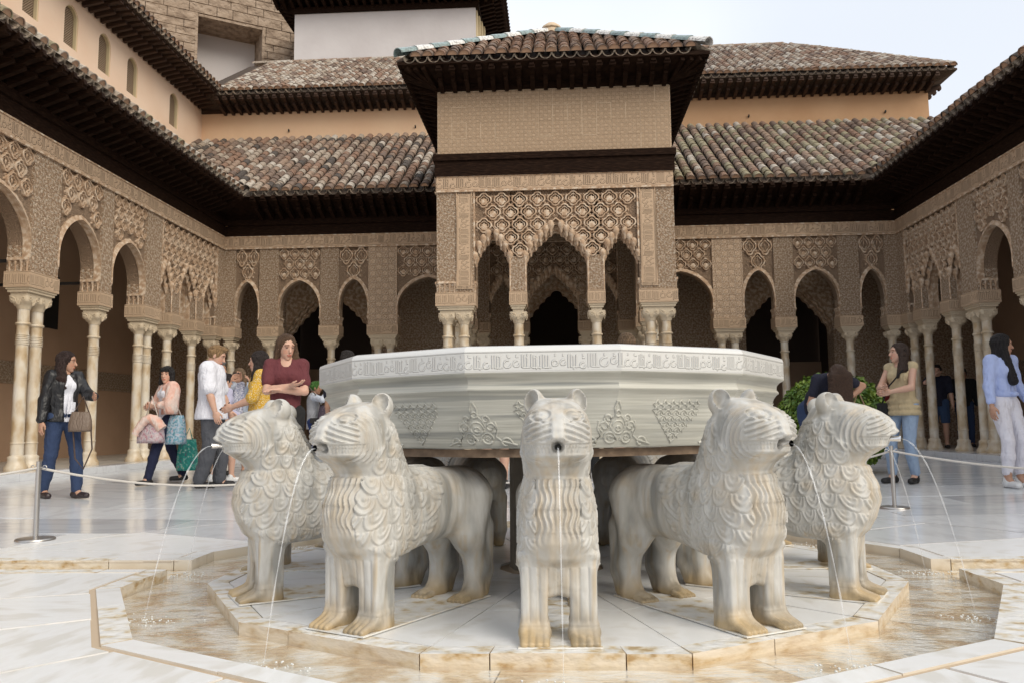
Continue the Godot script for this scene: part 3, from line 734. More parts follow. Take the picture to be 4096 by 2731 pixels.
func sebka_mesh(w: float, h: float, d: float, kind: int) -> ArrayMesh:   # one lobed cartouche with its flower
	var m := MB.new()
	var out := []; var n := 30
	for k in n:
		var a := TAU * k / n
		var dir := Vector2(sin(a), cos(a)); var r := 0.0
		for c in [[Vector2(0, 0.26), 0.23], [Vector2(0.20, 0.02), 0.27], [Vector2(-0.20, 0.02), 0.27], [Vector2(0, -0.24), 0.24]]:
			var b: float = dir.dot(c[0]); var q: float = b * b - c[0].length_squared() + c[1] * c[1]
			if q > 0: r = maxf(r, b + sqrt(q))
		out.append(dir * r)
	for k in n:
		var a: Vector2 = out[k]; var b: Vector2 = out[(k + 1) % n]
		var A := Vector3(a.x * w, a.y * h, 0); var Bv := Vector3(b.x * w, b.y * h, 0)
		var i := 0.80; var z := Vector3(0, 0, d)
		m.quad(Bv * i + z, A * i + z, A * 0.97 + z * 0.9, Bv * 0.97 + z * 0.9)
		m.quad(A, Bv, Bv * 0.97 + z * 0.9, A * 0.97 + z * 0.9)
		m.quad(Bv * i, A * i, A * i + z, Bv * i + z)
	var pet := 8 if kind == 0 else 6
	var rw := w * 0.21
	if kind != 1:
		var c0 := m.vert(Vector3(0, -h * 0.08, d * 0.75))
		var ring := []
		for k in pet * 2:
			var a := TAU * k / (pet * 2); var r := rw * (1.0 if k % 2 == 0 else 0.78)
			ring.append(m.vert(Vector3(sin(a) * r, -h * 0.08 + cos(a) * r, d * 0.62)))
		for k in ring.size(): m.tri(c0, ring[(k + 1) % ring.size()], ring[k])
		for k in ring.size():
			var a: Vector3 = m.v[ring[k]]; var b: Vector3 = m.v[ring[(k + 1) % ring.size()]]
			m.quad(Vector3(b.x, b.y, 0), Vector3(a.x, a.y, 0), a, b)
	for q in [[0.0, 0.27, 0.06, 0.11], [0.24, 0.05, 0.05, 0.08], [-0.24, 0.05, 0.05, 0.08], [0.12, -0.26, 0.05, 0.07], [-0.12, -0.26, 0.05, 0.07], [0.0, 0.05, 0.05, 0.16] if kind == 1 else [0.0, 0.16, 0.03, 0.05]]:
		var c := Vector3(q[0] * w, q[1] * h, d * 0.7); var dx := Vector3(q[2] * w, 0, -d * 0.5); var dy := Vector3(0, q[3] * h, -d * 0.5); var dx2 := Vector3(-q[2] * w, 0, -d * 0.5); var dy2 := Vector3(0, -q[3] * h, -d * 0.5)
		for e in [[dx, dy], [dy, dx2], [dx2, dy2], [dy2, dx]]: m.tri3(c, c + e[0], c + e[1])
	for k in n:   # inner fillet
		var a: Vector2 = out[k] * 0.62; var b: Vector2 = out[(k + 1) % n] * 0.62
		var A := Vector3(a.x * w, a.y * h, d * 0.6); var Bv := Vector3(b.x * w, b.y * h, d * 0.6)
		m.quad(Bv * Vector3(0.84, 0.84, 1), A * Vector3(0.84, 0.84, 1), A, Bv); m.quad(A * Vector3(1, 1, 0), Bv * Vector3(1, 1, 0), Bv, A); m.quad(Bv * Vector3(0.84, 0.84, 0), A * Vector3(0.84, 0.84, 0), A * Vector3(0.84, 0.84, 1), Bv * Vector3(0.84, 0.84, 1))
	for q in [[0.5, 0.0], [-0.5, 0.0], [0.0, 0.5], [0.0, -0.5], [0.42, 0.30], [-0.42, 0.30], [0.42, -0.3], [-0.42, -0.3]]:   # bosses between neighbours
		var c := Vector3(q[0] * w, q[1] * h * 0.8, d * 0.7); var e := w * 0.085
		for s in 6:
			var a0 := TAU * s / 6; var a1 := TAU * (s + 1) / 6
			m.tri3(c, Vector3(c.x + cos(a0) * e, c.y + sin(a0) * e, 0), Vector3(c.x + cos(a1) * e, c.y + sin(a1) * e, 0))
	return m.mesh()
var sebka := {}
var niche: ArrayMesh
func niche_mesh() -> ArrayMesh:   # one muqarnas drop: a hooded cell over a tapering pendant
	var m := MB.new()
	m.lathe([Vector2(0.004, -0.105), Vector2(0.016, -0.085), Vector2(0.018, -0.045), Vector2(0.034, -0.02), Vector2(0.044, 0.02), Vector2(0.040, 0.055), Vector2(0.020, 0.085), Vector2(0.0, 0.095)], 9)
	return m.mesh(true)
func panel_fill(o: Node3D, x0: float, x1: float, y1: float, a: Dictionary, t: Transform3D, cols: int, rowh: float, kind: int, z: float, material: Material) -> void:
	var w := (x1 - x0) / cols
	var key := "%.3f_%.3f_%d" % [w, rowh, kind]
	if not sebka.has(key): sebka[key] = sebka_mesh(w, rowh * 1.28, 0.05, kind)
	var r := 0
	while r < 9:
		var y := y1 - rowh * (0.62 + r)
		for k in (cols if r % 2 == 0 else cols + 1):
			var x := x0 + w * (k + (0.5 if r % 2 == 0 else 0.0))
			if x < x0 + w * 0.3 or x > x1 - w * 0.3: continue
			var ya := -9.0
			for aa in (a.list if a.has("list") else [a]):
				if x > aa.x0 - 0.06 and x < aa.x1 + 0.06: ya = maxf(ya, maxf(arch_y(clampf(x - w * 0.35, aa.x0, aa.x1), aa), maxf(arch_y(clampf(x, aa.x0, aa.x1), aa), arch_y(clampf(x + w * 0.35, aa.x0, aa.x1), aa))))
			if y - rowh * 0.42 < ya or y < 3.6: continue
			part("sebka_motif", sebka[key], material, o, t * Transform3D(Basis.IDENTITY, Vector3(x, y, z)))
		r += 1
func arcade(o: Node3D, t: Transform3D, el: Dictionary) -> void:
	# el: x0, x1, piers [{x0, x1, cols}], arches [{x0, x1, spring, apex, cols, rowh, kind}], groups of muqarnas arches
	for p in el.piers:
		var m := MB.new(); m.box(Vector3(p.x0, BLK_T, -T), Vector3(p.x1, PAN, 0.0)); part("pier", m.mesh(), M[p.get("mat", "carved_fine")], o, t)
		if not p.get("bare", false):
			m = MB.new()   # bracket cells under the arch springing
			m.box(Vector3(p.x0 - 0.035, BLK_T + 0.17, -T + 0.02), Vector3(p.x1 + 0.035, BLK_T + 0.21, -0.012))
			for s in [0, 1]:
				for k in 4:
					var xx: float = p.x1 if s else p.x0
					m.lathe([Vector2(0.014, BLK_T), Vector2(0.014, BLK_T + 0.10), Vector2(0.032, BLK_T + 0.17)], 7, Vector3(xx, 0, -T * (k + 0.5) / 4.0))
			part("springing_bracket", m.mesh(), M.stucco, o, t)
		m = MB.new(); uvbox(m, Vector3(p.x0 - 0.025, ABA_T, -T - 0.02), Vector3(p.x1 + 0.025, BLK_T, 0.02), 4.0); part("impost_block", m.mesh(), M.script_small, o, t)
		m = MB.new()   # abacus, stepped in below
		var yy := [CAP_T, CAP_T + 0.035, CAP_T + 0.05, CAP_T + 0.09, ABA_T]; var oo := [0.05, 0.045, 0.02, 0.0, -0.015]
		for k in 4:
			var a := Vector3(p.x0 + oo[k], yy[k], -T + oo[k]); var b := Vector3(p.x1 - oo[k], yy[k + 1], -oo[k])
			m.box(a, b)
		part("abacus", m.mesh(), M.capital, o, t)
		for c in p.cols: column(o, t * Vector3(c, 0, -T / 2))
	for a in el.arches:
		var m := MB.new()
		var px0: float = a.get("px0", a.x0); var px1: float = a.get("px1", a.x1)
		spandrel(m, a, PAN, -T, -0.045, 28)
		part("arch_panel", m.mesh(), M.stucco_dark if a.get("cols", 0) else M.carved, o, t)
		m = MB.new(); arch_trim(m, a, 0.055, -0.045, 0.055); part("arch_band", m.mesh(), M.stucco, o, t)
		if a.get("cols", 0): panel_fill(o, a.x0, a.x1, PAN, a, t, a.cols, a.rowh, a.get("kind", 0), -0.046, M.stucco)
	for g in el.get("groups", []): muq_group(o, t, g)
	var f := MB.new(); uvbox(f, Vector3(el.x0, PAN, -T), Vector3(el.x1, FRZ, 0.025), 8.0); part("inscription_frieze", f.mesh(), M.script, o, t)
	f = MB.new(); f.box(Vector3(el.x0, PAN - 0.02, 0.0), Vector3(el.x1, PAN + 0.012, 0.04)); f.box(Vector3(el.x0, FRZ - 0.025, 0.0), Vector3(el.x1, FRZ, 0.045)); part("frieze_moulding", f.mesh(), M.stucco, o, t)
func muq_group(o: Node3D, t: Transform3D, g: Dictionary) -> void:   # three stalactite arches under one sebka panel, each in three receding layers
	for a in g.arches:
		for L in 3:
			var b: Dictionary = a.duplicate(); b.muq = true; b.steps = a.get("steps", 5)
			var s := (2 - L) * 0.035
			b.apex = a.apex + s * 1.2 ; b.spring = a.spring + s * 1.2
			b.x0 = a.x0 - s * 0.35; b.x1 = a.x1 + s * 0.35
			var m := MB.new()
			var z1 := -0.05 - L * (T - 0.05) / 3.0
			spandrel(m, b, PAN, z1 - (T - 0.05) / 3.0 + (0.001 if L < 2 else 0.0), z1, b.steps * 14, BLK_T)
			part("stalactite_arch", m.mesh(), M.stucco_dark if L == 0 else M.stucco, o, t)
			var w: float = (b.x1 - b.x0) / 2.0; var xc: float = (b.x0 + b.x1) / 2.0
			if L < 2:
				for k in range(0, b.steps + 1):
					for sx in ([-1, 1] if k < b.steps else [1]):
						var q: float = 1.0 - float(k) / b.steps
						var x: float = xc + sx * q * w
						if k == b.steps: continue
						part("muqarnas_drop", niche, M.stucco, o, t * Transform3D(Basis.from_scale(Vector3(1.5, 1.25, 1.5)), Vector3(x, lerpf(b.spring, b.apex, pow(float(k) / b.steps, 0.70)) + 0.05, z1 - 0.0)))
		var tm := MB.new()
		var bb: Dictionary = a.duplicate(); bb.muq = false; bb.apex = a.apex + 0.19; bb.spring = a.spring + 0.08; bb.x0 = a.x0 - 0.03; bb.x1 = a.x1 + 0.03
		arch_trim_v(tm, bb, 0.03, -0.05, 0.045); part("arch_band", tm.mesh(), M.stucco, o, t)
	panel_fill(o, g.x0, g.x1, PAN - 0.03, {"list": g.arches.map(func(a): var b: Dictionary = a.duplicate(); b.muq = true; b.apex = a.apex + 0.08; b.spring = a.spring + 0.02; return b)}, t, g.cols, g.rowh, g.get("kind", 0), -0.049, M.stucco)
	var fr := MB.new()
	fr.box(Vector3(g.x0 - 0.03, BLK_T + 0.6, -0.05), Vector3(g.x0, PAN, 0.008)); fr.box(Vector3(g.x1, BLK_T + 0.6, -0.05), Vector3(g.x1 + 0.03, PAN, 0.008))
	part("panel_frame", fr.mesh(), M.stucco, o, t)
	for q in g.get("pilasters", []):   # slim carved strips between the arches down to their blocks
		var m := MB.new(); m.box(Vector3(q.x0, BLK_T, -T), Vector3(q.x1, q.top, -0.02)); part("pilaster", m.mesh(), M.carved_fine, o, t)
		m = MB.new()
		for x in [q.x0, q.x1]: m.lathe([Vector2(0.018, BLK_T), Vector2(0.018, q.top - 0.1), Vector2(0.03, q.top)], 8, Vector3(x, 0, -0.03))
		part("colonnette", m.mesh(true), M.stucco, o, t)
		m = MB.new(); uvbox(m, Vector3(q.x0 - 0.02, ABA_T, -T - 0.02), Vector3(q.x1 + 0.02, BLK_T, 0.02), 4.0); part("impost_block", m.mesh(), M.script_small, o, t)
		m = MB.new()
		var yy := [CAP_T, CAP_T + 0.035, CAP_T + 0.05, CAP_T + 0.09, ABA_T]; var oo := [0.045, 0.04, 0.02, 0.0, -0.01]
		for k in 4: m.box(Vector3(q.x0 + oo[k], yy[k], -T + oo[k]), Vector3(q.x1 - oo[k], yy[k + 1], -oo[k]))
		part("abacus", m.mesh(), M.capital, o, t)
		for c in q.cols: column(o, t * Vector3(c, 0, -T / 2))
func arch_trim_v(m: MB, a: Dictionary, w: float, z: float, d: float) -> void:   # thin pointed hood moulding
	var n := 28
	for i in n:
		var x := lerpf(a.x0, a.x1, float(i) / n); var x2 := lerpf(a.x0, a.x1, float(i + 1) / n)
		var q: float = 1.0 - absf(x - (a.x0 + a.x1) / 2) / ((a.x1 - a.x0) / 2); var q2: float = 1.0 - absf(x2 - (a.x0 + a.x1) / 2) / ((a.x1 - a.x0) / 2)
		var y := lerpf(a.spring, a.apex, pow(maxf(q, 0), 0.66)); var y2 := lerpf(a.spring, a.apex, pow(maxf(q2, 0), 0.66))
		m.quad(Vector3(x, y, z + d), Vector3(x2, y2, z + d), Vector3(x2, y2 + w, z + d * 0.6), Vector3(x, y + w, z + d * 0.6))
		m.quad(Vector3(x, y, z), Vector3(x2, y2, z), Vector3(x2, y2, z + d), Vector3(x, y, z + d))
		m.quad(Vector3(x, y + w, z + d * 0.6), Vector3(x2, y2 + w, z + d * 0.6), Vector3(x2, y2 + w, z), Vector3(x, y + w, z))

# ---------------------------------------------------------------- tiled roofs
var tile_mesh: ArrayMesh; var tile_end: ArrayMesh; var canal_mesh: ArrayMesh; var ridge_mesh: ArrayMesh
func barrel(r0: float, r1: float, len: float, th: float, seg: int, cap: bool, up := true) -> MB:   # half-round tile running up-slope along +y, bulging to +z
	var m := MB.new(); var s := 1.0 if up else -1.0
	var rows := []
	for e in 2:
		var row := PackedVector3Array()
		for k in seg + 1:
			var a := PI * k / seg; var r := r0 if e == 0 else r1
			row.append(Vector3(-cos(a) * r, len * e, sin(a) * r * 0.92 * s))
		rows.append(row)
	m.grid([rows[1], rows[0]] if up else rows)
	for k in seg:   # thickness at the lower end
		var a: Vector3 = rows[0][k]; var b: Vector3 = rows[0][k + 1]; var i := (r0 - th) / r0
		m.quad(a * i, b * i, b, a)
		m.quad(a * i, a * i + Vector3(0, len, 0), b * i + Vector3(0, len, 0), b * i)
	return m
func tile_meshes() -> void:
	tile_mesh = barrel(0.104, 0.076, 0.40, 0.018, 7, false).mesh()
	canal_mesh = barrel(0.115, 0.115, 0.40, 0.016, 7, false, false).mesh()
	ridge_mesh = barrel(0.13, 0.11, 0.48, 0.018, 8, false).mesh()
	var pl := MB.new(); var c := pl.vert(Vector3(0, 0.02, 0.0)); var ids := []   # mortar that closes the eaves tiles
	for k in 9: ids.append(pl.vert(Vector3(-cos(PI * k / 8) * 0.088, 0.02, sin(PI * k / 8) * 0.08)))
	for k in 8: pl.tri(c, ids[k], ids[k + 1])
	tile_end = pl.mesh()
func tiled(o: Node3D, a: Vector3, along: Vector3, up: Vector3, n: int, pitch: float, rows: int, expo: float, inside, budget: int, sd: int, tint: Array, capped := true) -> void:
	# a: first eaves point; along: unit along the eaves; up: unit up-slope; inside(s, t) trims hips and valleys
	var r := RandomNumberGenerator.new(); r.seed = sd
	var nrm := along.cross(up).normalized()
	if nrm.y < 0: nrm = -nrm
	var bs := Basis(along, up, nrm)
	if bs.determinant() < 0: bs = Basis(-along, up, nrm)
	var near := []; var far := []; var cols := []; var eaves := []
	for j in rows:
		for i in n:
			var s := pitch * (i + 0.5); var t := expo * j
			if inside != null and not inside.call(s, t): continue
			var p := a + along * (s + r.randf_range(-0.012, 0.012)) + up * (t + r.randf_range(-0.015, 0.015)) + nrm * (0.05 + r.randf_range(0, 0.012))
			var b := bs.rotated(nrm, r.randf_range(-0.04, 0.04)).rotated(along, r.randf_range(-0.01, 0.02))
			var k: int = tint[r.randi() % tint.size()]
			if j == 0: eaves.append([p, b, s])
			if near.size() < budget: near.append([Transform3D(b, p), k])
			else: far.append(Transform3D(b, p)); cols.append(M["tile_%d" % k].albedo_color.srgb_to_linear())
	for q in near: part("roof_tile", tile_mesh, M["tile_%d" % q[1]], o, q[0])
	many("roof_tiles", tile_mesh, M.tile_multi, o, far, cols)
	var em := []
	for e in eaves:
		if capped: em.append(Transform3D(e[1], e[0]))
		var cp: Vector3 = a + along * (e[2] - pitch / 2) + nrm * 0.045 - up * 0.035
		part("canal_tile", canal_mesh, M["canal_%d" % (r.randi() % 4)], o, Transform3D(bs, cp))
	many("eaves_mortar", tile_end, M.tile_mortar, o, em)
func rafters(o: Node3D, a: Vector3, along: Vector3, out: Vector3, n: int, pitch: float, len: float, rise: float, w: float, h: float, material: Material) -> void:
	var m := MB.new()   # one carved rafter end, stepped underneath
	m.bar(Vector3.ZERO, Vector3(0, rise, len), w, h)
	m.bar(Vector3(0, -h * 0.8, 0), Vector3(0, rise * 0.55 - h * 0.8, len * 0.6), w * 0.9, h * 0.7)
	m.box(Vector3(-w * 0.7, rise - h * 0.9, len * 0.86), Vector3(w * 0.7, rise - h * 0.35, len * 0.98))
	var me := m.mesh()
	for i in n: part("rafter", me, material, o, Transform3D(Basis(out.cross(Vector3.UP) * -1.0, Vector3.UP, out), a + along * pitch * (i + 0.5)))

# ---------------------------------------------------------------- the place
func side_frame(s: int) -> Transform3D:   # local x along the arcade, y up, z out into the court
	return Transform3D(Basis(Vector3(0, 0, s), Vector3.UP, Vector3(-s, 0, 0)), Vector3(W * s, 0, 0))
const SL := 0.66
func build_side(s: int) -> void:
	var left := s < 0
	var o := thing("left_gallery" if left else "right_gallery", "long carved stucco gallery with slender marble columns along the left of the court" if left else "long carved stucco gallery in shade along the right of the court", "gallery")
	var t := side_frame(s)
	var k := 1.0 if left else -1.0
	var f := func(a: float, b: float, e: Dictionary) -> Dictionary:   # along-coordinates grow away from the camera on the left, towards it on the right
		e.x0 = a if left else -b; e.x1 = b if left else -a
		return e
	var cs := func(l: Array) -> Array: return l if left else l.map(func(v): return -v)
	var el := {"x0": 2.6 if left else -14.04, "x1": 14.04 if left else -2.6, "piers": [], "arches": [], "groups": []}
	var sh := 0.0 if left else 0.22; var s2 := 0.0 if left else 0.34   # the right side's bays are set a little farther back
	for p in [[2.6, 3.3, [2.8, 3.1]], [4.7, 5.4, [4.9, 5.2]], [6.94, 7.63, [7.12, 7.44]], [8.84 + sh, 9.20 + sh, [9.02 + sh]], [10.39 + sh, 11.0 + sh, [10.54 + sh, 10.86 + sh]], [13.69, 14.04, [13.86]]]:
		el.piers.append(f.call(p[0], p[1], {"cols": cs.call(p[2]), "mat": "carved"}))
	for a in [[3.3, 4.7, 4.33, 4, 0.25, 1], [5.4, 6.94, 4.36, 5, 0.24, 1], [7.63, 8.84 + sh, 4.33, 4, 0.25, 1], [9.20 + sh, 10.39 + sh, 4.29, 5, 0.20, 1]]:
		el.arches.append(f.call(a[0], a[1], {"spring": 3.60, "apex": a[2], "cols": a[3], "rowh": a[4], "kind": a[5]}))
	var g: Dictionary = f.call(11.03 + sh, 13.66, {"cols": 10, "rowh": 0.20, "kind": 1, "pilasters": [], "arches": []})
	for a in [[11.05 + sh, 11.50 + sh, 4.10], [11.90 + sh, 12.64 + s2, 4.25], [13.04 + s2, 13.66, 4.10]]: g.arches.append(f.call(a[0], a[1], {"spring": 3.62, "apex": a[2], "steps": 4}))
	for p in [[11.52 + sh, 11.88 + sh, [11.70 + sh]], [12.66 + s2, 13.02 + s2, [12.84 + s2]]]: g.pilasters.append(f.call(p[0], p[1], {"top": 3.75, "cols": cs.call(p[2])}))
	el.groups.append(g)
	arcade(o, t, el)
	var xi := W * s
	var B := func(nm, mt, x0, x1, y0, y1, z0, z1):
		var m := MB.new(); m.box(Vector3(minf(x0, x1), y0, z0), Vector3(maxf(x0, x1), y1, z1)); return part(nm, m.mesh(), mt, o)
	var out := 10.9 * s
	# gallery floor, step stones, back wall with its carved band, ceiling
	B.call("gallery_floor", M.gallery_floor, out, (W - 0.12) * s, -0.1, GF, -17.0, 2.0)
	var z := 1.5
	while z > -13.6:
		var l := rng.randf_range(1.0, 1.7)
		B.call("step_stone", M["slab_%d" % (rng.randi() % 4)], (W - 0.118) * s, (W - 0.40) * s, -0.05, GF + 0.003, maxf(z - l + 0.012, -13.64), z)
		z -= l
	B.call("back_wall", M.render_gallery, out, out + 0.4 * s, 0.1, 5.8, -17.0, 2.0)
	B.call("carved_band", M.carved_fine, out - 0.02 * s, out, 1.76, 2.20, -16.2, 2.0)
	B.call("ceiling", M.wood, out, (W + T) * s, 5.74, 5.82, -17.0, 2.0)
	for zz in [-9.6, -7.6]: 
		var m := MB.new(); m.bar(Vector3((W + 0.2) * s, 3.42, zz + 0.4), Vector3(out, 3.42, zz + 0.4), 0.03, 0.05); part("tie_rod", m.mesh(), M.iron, o)
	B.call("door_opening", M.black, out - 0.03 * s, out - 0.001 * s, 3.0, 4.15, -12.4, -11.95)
	# timber beam, rafters, soffit, roof
	B.call("beam", M.wood, (W + T) * s, (W - 0.05) * s, FRZ + 0.003, 5.62, -14.0, 2.0)
	B.call("beam", M.wood, (W + T) * s, (W - 0.10) * s, 5.623, 5.76, -13.95, 2.0)
	B.call("fascia_board", M.wood, (W + T) * s, (W - 0.02) * s, 5.763, 6.10, -14.03, 2.0)
	rafters(o, Vector3((W - 0.08) * s, 5.84, -13.25), Vector3(0, 0, 1), Vector3(-s, 0, 0), 60, 0.25, 0.70, 0.27, 0.09, 0.10, M.wood)
	var up := Vector3(s, SL, 0).normalized()
	var ex := (W - 0.75) * s
	var dk := MB.new(); var tl := 4.4
	var a := Vector3(ex, 6.18, -13.29); var b := Vector3(ex, 6.18, 2.0)
	var a2 := a + Vector3(tl * s, tl * SL, -tl); var b2 := b + Vector3(tl * s, tl * SL, 0)
	dk.quad(a, b, b2, a2); dk.quad(a - Vector3(0, 0.05, 0), b - Vector3(0, 0.05, 0), b, a); part("roof_deck", dk.mesh(), M.roof_deck, o)
	dk = MB.new()   # boarded soffit over the rafters
	dk.quad(Vector3((W - 0.01) * s, 5.90, -14.02), Vector3((W - 0.02) * s, 5.90, 2.0), b - Vector3(0, 0.052, 0), a - Vector3(0, 0.052, 0)); part("soffit", dk.mesh(), M.wood, o)
	var c := 1.0 / sqrt(1 + SL * SL)
	tiled(o, Vector3(ex, 6.20, -13.29 - tl), Vector3(0, 0, 1), up, 76, 0.25, 18, 0.26, func(q, v): return -13.29 - tl + q > -13.29 - v * c + 0.02, 76, 11 if left else 12, [0, 3, 3, 0, 5, 3, 6] if left else [2, 4, 7, 1, 2, 4])
func build_rear() -> void:
	var o := thing("rear_gallery", "short carved stucco gallery across the far end of the court behind the pavilion", "gallery")
	var t := Transform3D(Basis.IDENTITY, Vector3(0, 0, ZB))
	var el := {"x0": -W, "x1": W, "piers": [], "arches": [], "groups": []}
	for s in [-1, 1]:
		for p in [[7.58, W - 0.002, [7.72]], [6.53, 7.0, [6.77]], [5.08, 5.52, [5.29]], [3.68, 4.37, [3.87, 4.17]]]:
			el.piers.append({"x0": minf(p[0] * s, p[1] * s), "x1": maxf(p[0] * s, p[1] * s), "cols": p[2].map(func(v): return v * s), "mat": "rosettes" if p[0] < 4 else "carved_fine"})
		for a in [[7.0, 7.58, 4.29, 2, 0.36, 1], [5.52, 6.53, 4.30, 4, 0.24, 2], [4.37, 5.08, 4.31, 2, 0.36, 1], [2.23, 3.68, 4.32, 5, 0.235, 0]]:
			el.arches.append({"x0": minf(a[0] * s, a[1] * s), "x1": maxf(a[0] * s, a[1] * s), "spring": 3.60, "apex": a[2], "cols": a[3], "rowh": a[4], "kind": a[5]})
	for s in [-1, 1]: el.piers.append({"x0": minf(1.5 * s, 2.23 * s), "x1": maxf(1.5 * s, 2.23 * s), "cols": [1.66 * s, 2.0 * s]})
	el.groups.append({"x0": -1.48, "x1": 1.48, "cols": 9, "rowh": 0.235, "kind": 0, "arches": [{"x0": -1.46, "x1": -0.90, "spring": 3.7, "apex": 4.2}, {"x0": -0.56, "x1": 0.56, "spring": 3.7, "apex": 4.36, "steps": 7}, {"x0": 0.90, "x1": 1.46, "spring": 3.7, "apex": 4.2}],
		"pilasters": [{"x0": -0.88, "x1": -0.58, "top": 3.85, "cols": [-0.73]}, {"x0": 0.58, "x1": 0.88, "top": 3.85, "cols": [0.73]}]})
	arcade(o, t, el)
	var B := func(nm, mt, x0, y0, z0, x1, y1, z1):
		var m := MB.new(); m.box(Vector3(x0, y0, z0), Vector3(x1, y1, z1)); return part(nm, m.mesh(), mt, o)
	B.call("gallery_floor", M.gallery_floor, -7.745, -0.1, -16.6, 7.745, GF - 0.002, ZB + 0.12)
	var x := -7.46
	while x < 7.4:
		var l := rng.randf_range(1.0, 1.7)
		B.call("step_stone", M["slab_%d" % (rng.randi() % 4)], x, -0.05, ZB + 0.122, minf(x + l - 0.012, 7.46), GF + 0.001, ZB + 0.40); x += l
	B.call("ceiling", M.wood, -W, 5.74, -16.6, W, 5.82, ZB - T)
	B.call("beam", M.wood, -W - T, FRZ + 0.003, ZB - T, W + T, 5.62, ZB + 0.05)
	B.call("beam", M.wood, -W + 0.1, 5.623, ZB - T, W - 0.1, 5.76, ZB + 0.10)
	B.call("fascia_board", M.wood, -W - T + 0.01, 5.763, ZB - T, W + T - 0.01, 6.10, ZB + 0.02)
	# back wall: three great stalactite arches into dark rooms
	var zb := -16.3
	var xs := [-10.9, -7.1, -4.8, -0.73, 0.87, 4.9, 7.1, 10.9]
	for k in [0, 2, 4, 6]: B.call("back_wall", M.carved, xs[k], 0.1, zb - 0.5, xs[k + 1], 5.8, zb)
	for k in [1, 3, 5]:
		for L in 3:
			var m := MB.new()
			spandrel(m, {"muq": true, "steps": 7 if k != 3 else 5, "x0": xs[k] + 0.001, "x1": xs[k + 1] - 0.001, "spring": (3.15 if k != 3 else 3.45) - L * 0.06, "apex": 4.55 - L * 0.1}, 5.8, zb - 0.15 * (L + 1), zb - 0.15 * L - 0.002, 80)
			part("stalactite_arch", m.mesh(), M.stucco, o)
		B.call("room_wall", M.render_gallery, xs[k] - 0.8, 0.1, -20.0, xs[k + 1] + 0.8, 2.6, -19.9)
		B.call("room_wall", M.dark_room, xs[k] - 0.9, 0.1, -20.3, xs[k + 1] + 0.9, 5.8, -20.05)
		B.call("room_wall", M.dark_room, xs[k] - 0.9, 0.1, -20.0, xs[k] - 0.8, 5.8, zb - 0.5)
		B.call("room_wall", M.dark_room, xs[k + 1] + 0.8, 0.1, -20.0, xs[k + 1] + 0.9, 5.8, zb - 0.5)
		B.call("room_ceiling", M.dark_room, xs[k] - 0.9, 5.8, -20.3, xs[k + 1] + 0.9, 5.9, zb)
	for s in [-1, 1]:
		rafters(o, Vector3(2.3 if s > 0 else -7.05, 5.84, ZB + 0.08), Vector3(1, 0, 0), Vector3(0, 0, 1), 19, 0.25, 0.70, 0.27, 0.09, 0.10, M.wood)
	var up := Vector3(0, SL, -1).normalized(); var c := 1.0 / sqrt(1 + SL * SL); var ez := -13.29; var ex := W - 0.75; var tl := 4.4
	var dk := MB.new()
	for s in [-1, 1]:
		var a := Vector3(ex * s, 6.18, ez); var b := Vector3(2.1 * s, 6.18, ez)
		var a2 := a + Vector3(tl * s, tl * SL, -tl); var b2 := b + Vector3(-2.1 * s, tl * SL, -tl)
		dk.quad(a, b, b2, a2); dk.quad(a - Vector3(0, 0.05, 0), b - Vector3(0, 0.05, 0), b, a)
	part("roof_deck", dk.mesh(), M.roof_deck, o)
	dk = MB.new()
	for s in [-1, 1]:
		dk = MB.new(); dk.quad(Vector3(ex * s, 6.128, ez), Vector3(2.1 * s, 6.128, ez), Vector3(2.1 * s, 5.90, ZB + 0.02), Vector3(W * s, 5.90, ZB + 0.02))
		part("soffit", dk.mesh(), M.wood, o)
	for s in [-1, 1]:
		var x0 := 2.25 if s > 0 else -ex - tl
		tiled(o, Vector3(x0, 6.20, ez), Vector3(1, 0, 0), up, int((ex + tl - 2.25) / 0.25), 0.25, 19, 0.26, func(q, v): return absf(x0 + q) < ex + v * c - 0.02, 150, 21 + s, [0, 1, 2, 3, 5, 7, 4, 1, 0, 5, 7] if s < 0 else [1, 5, 6, 7, 2, 5, 3, 6])
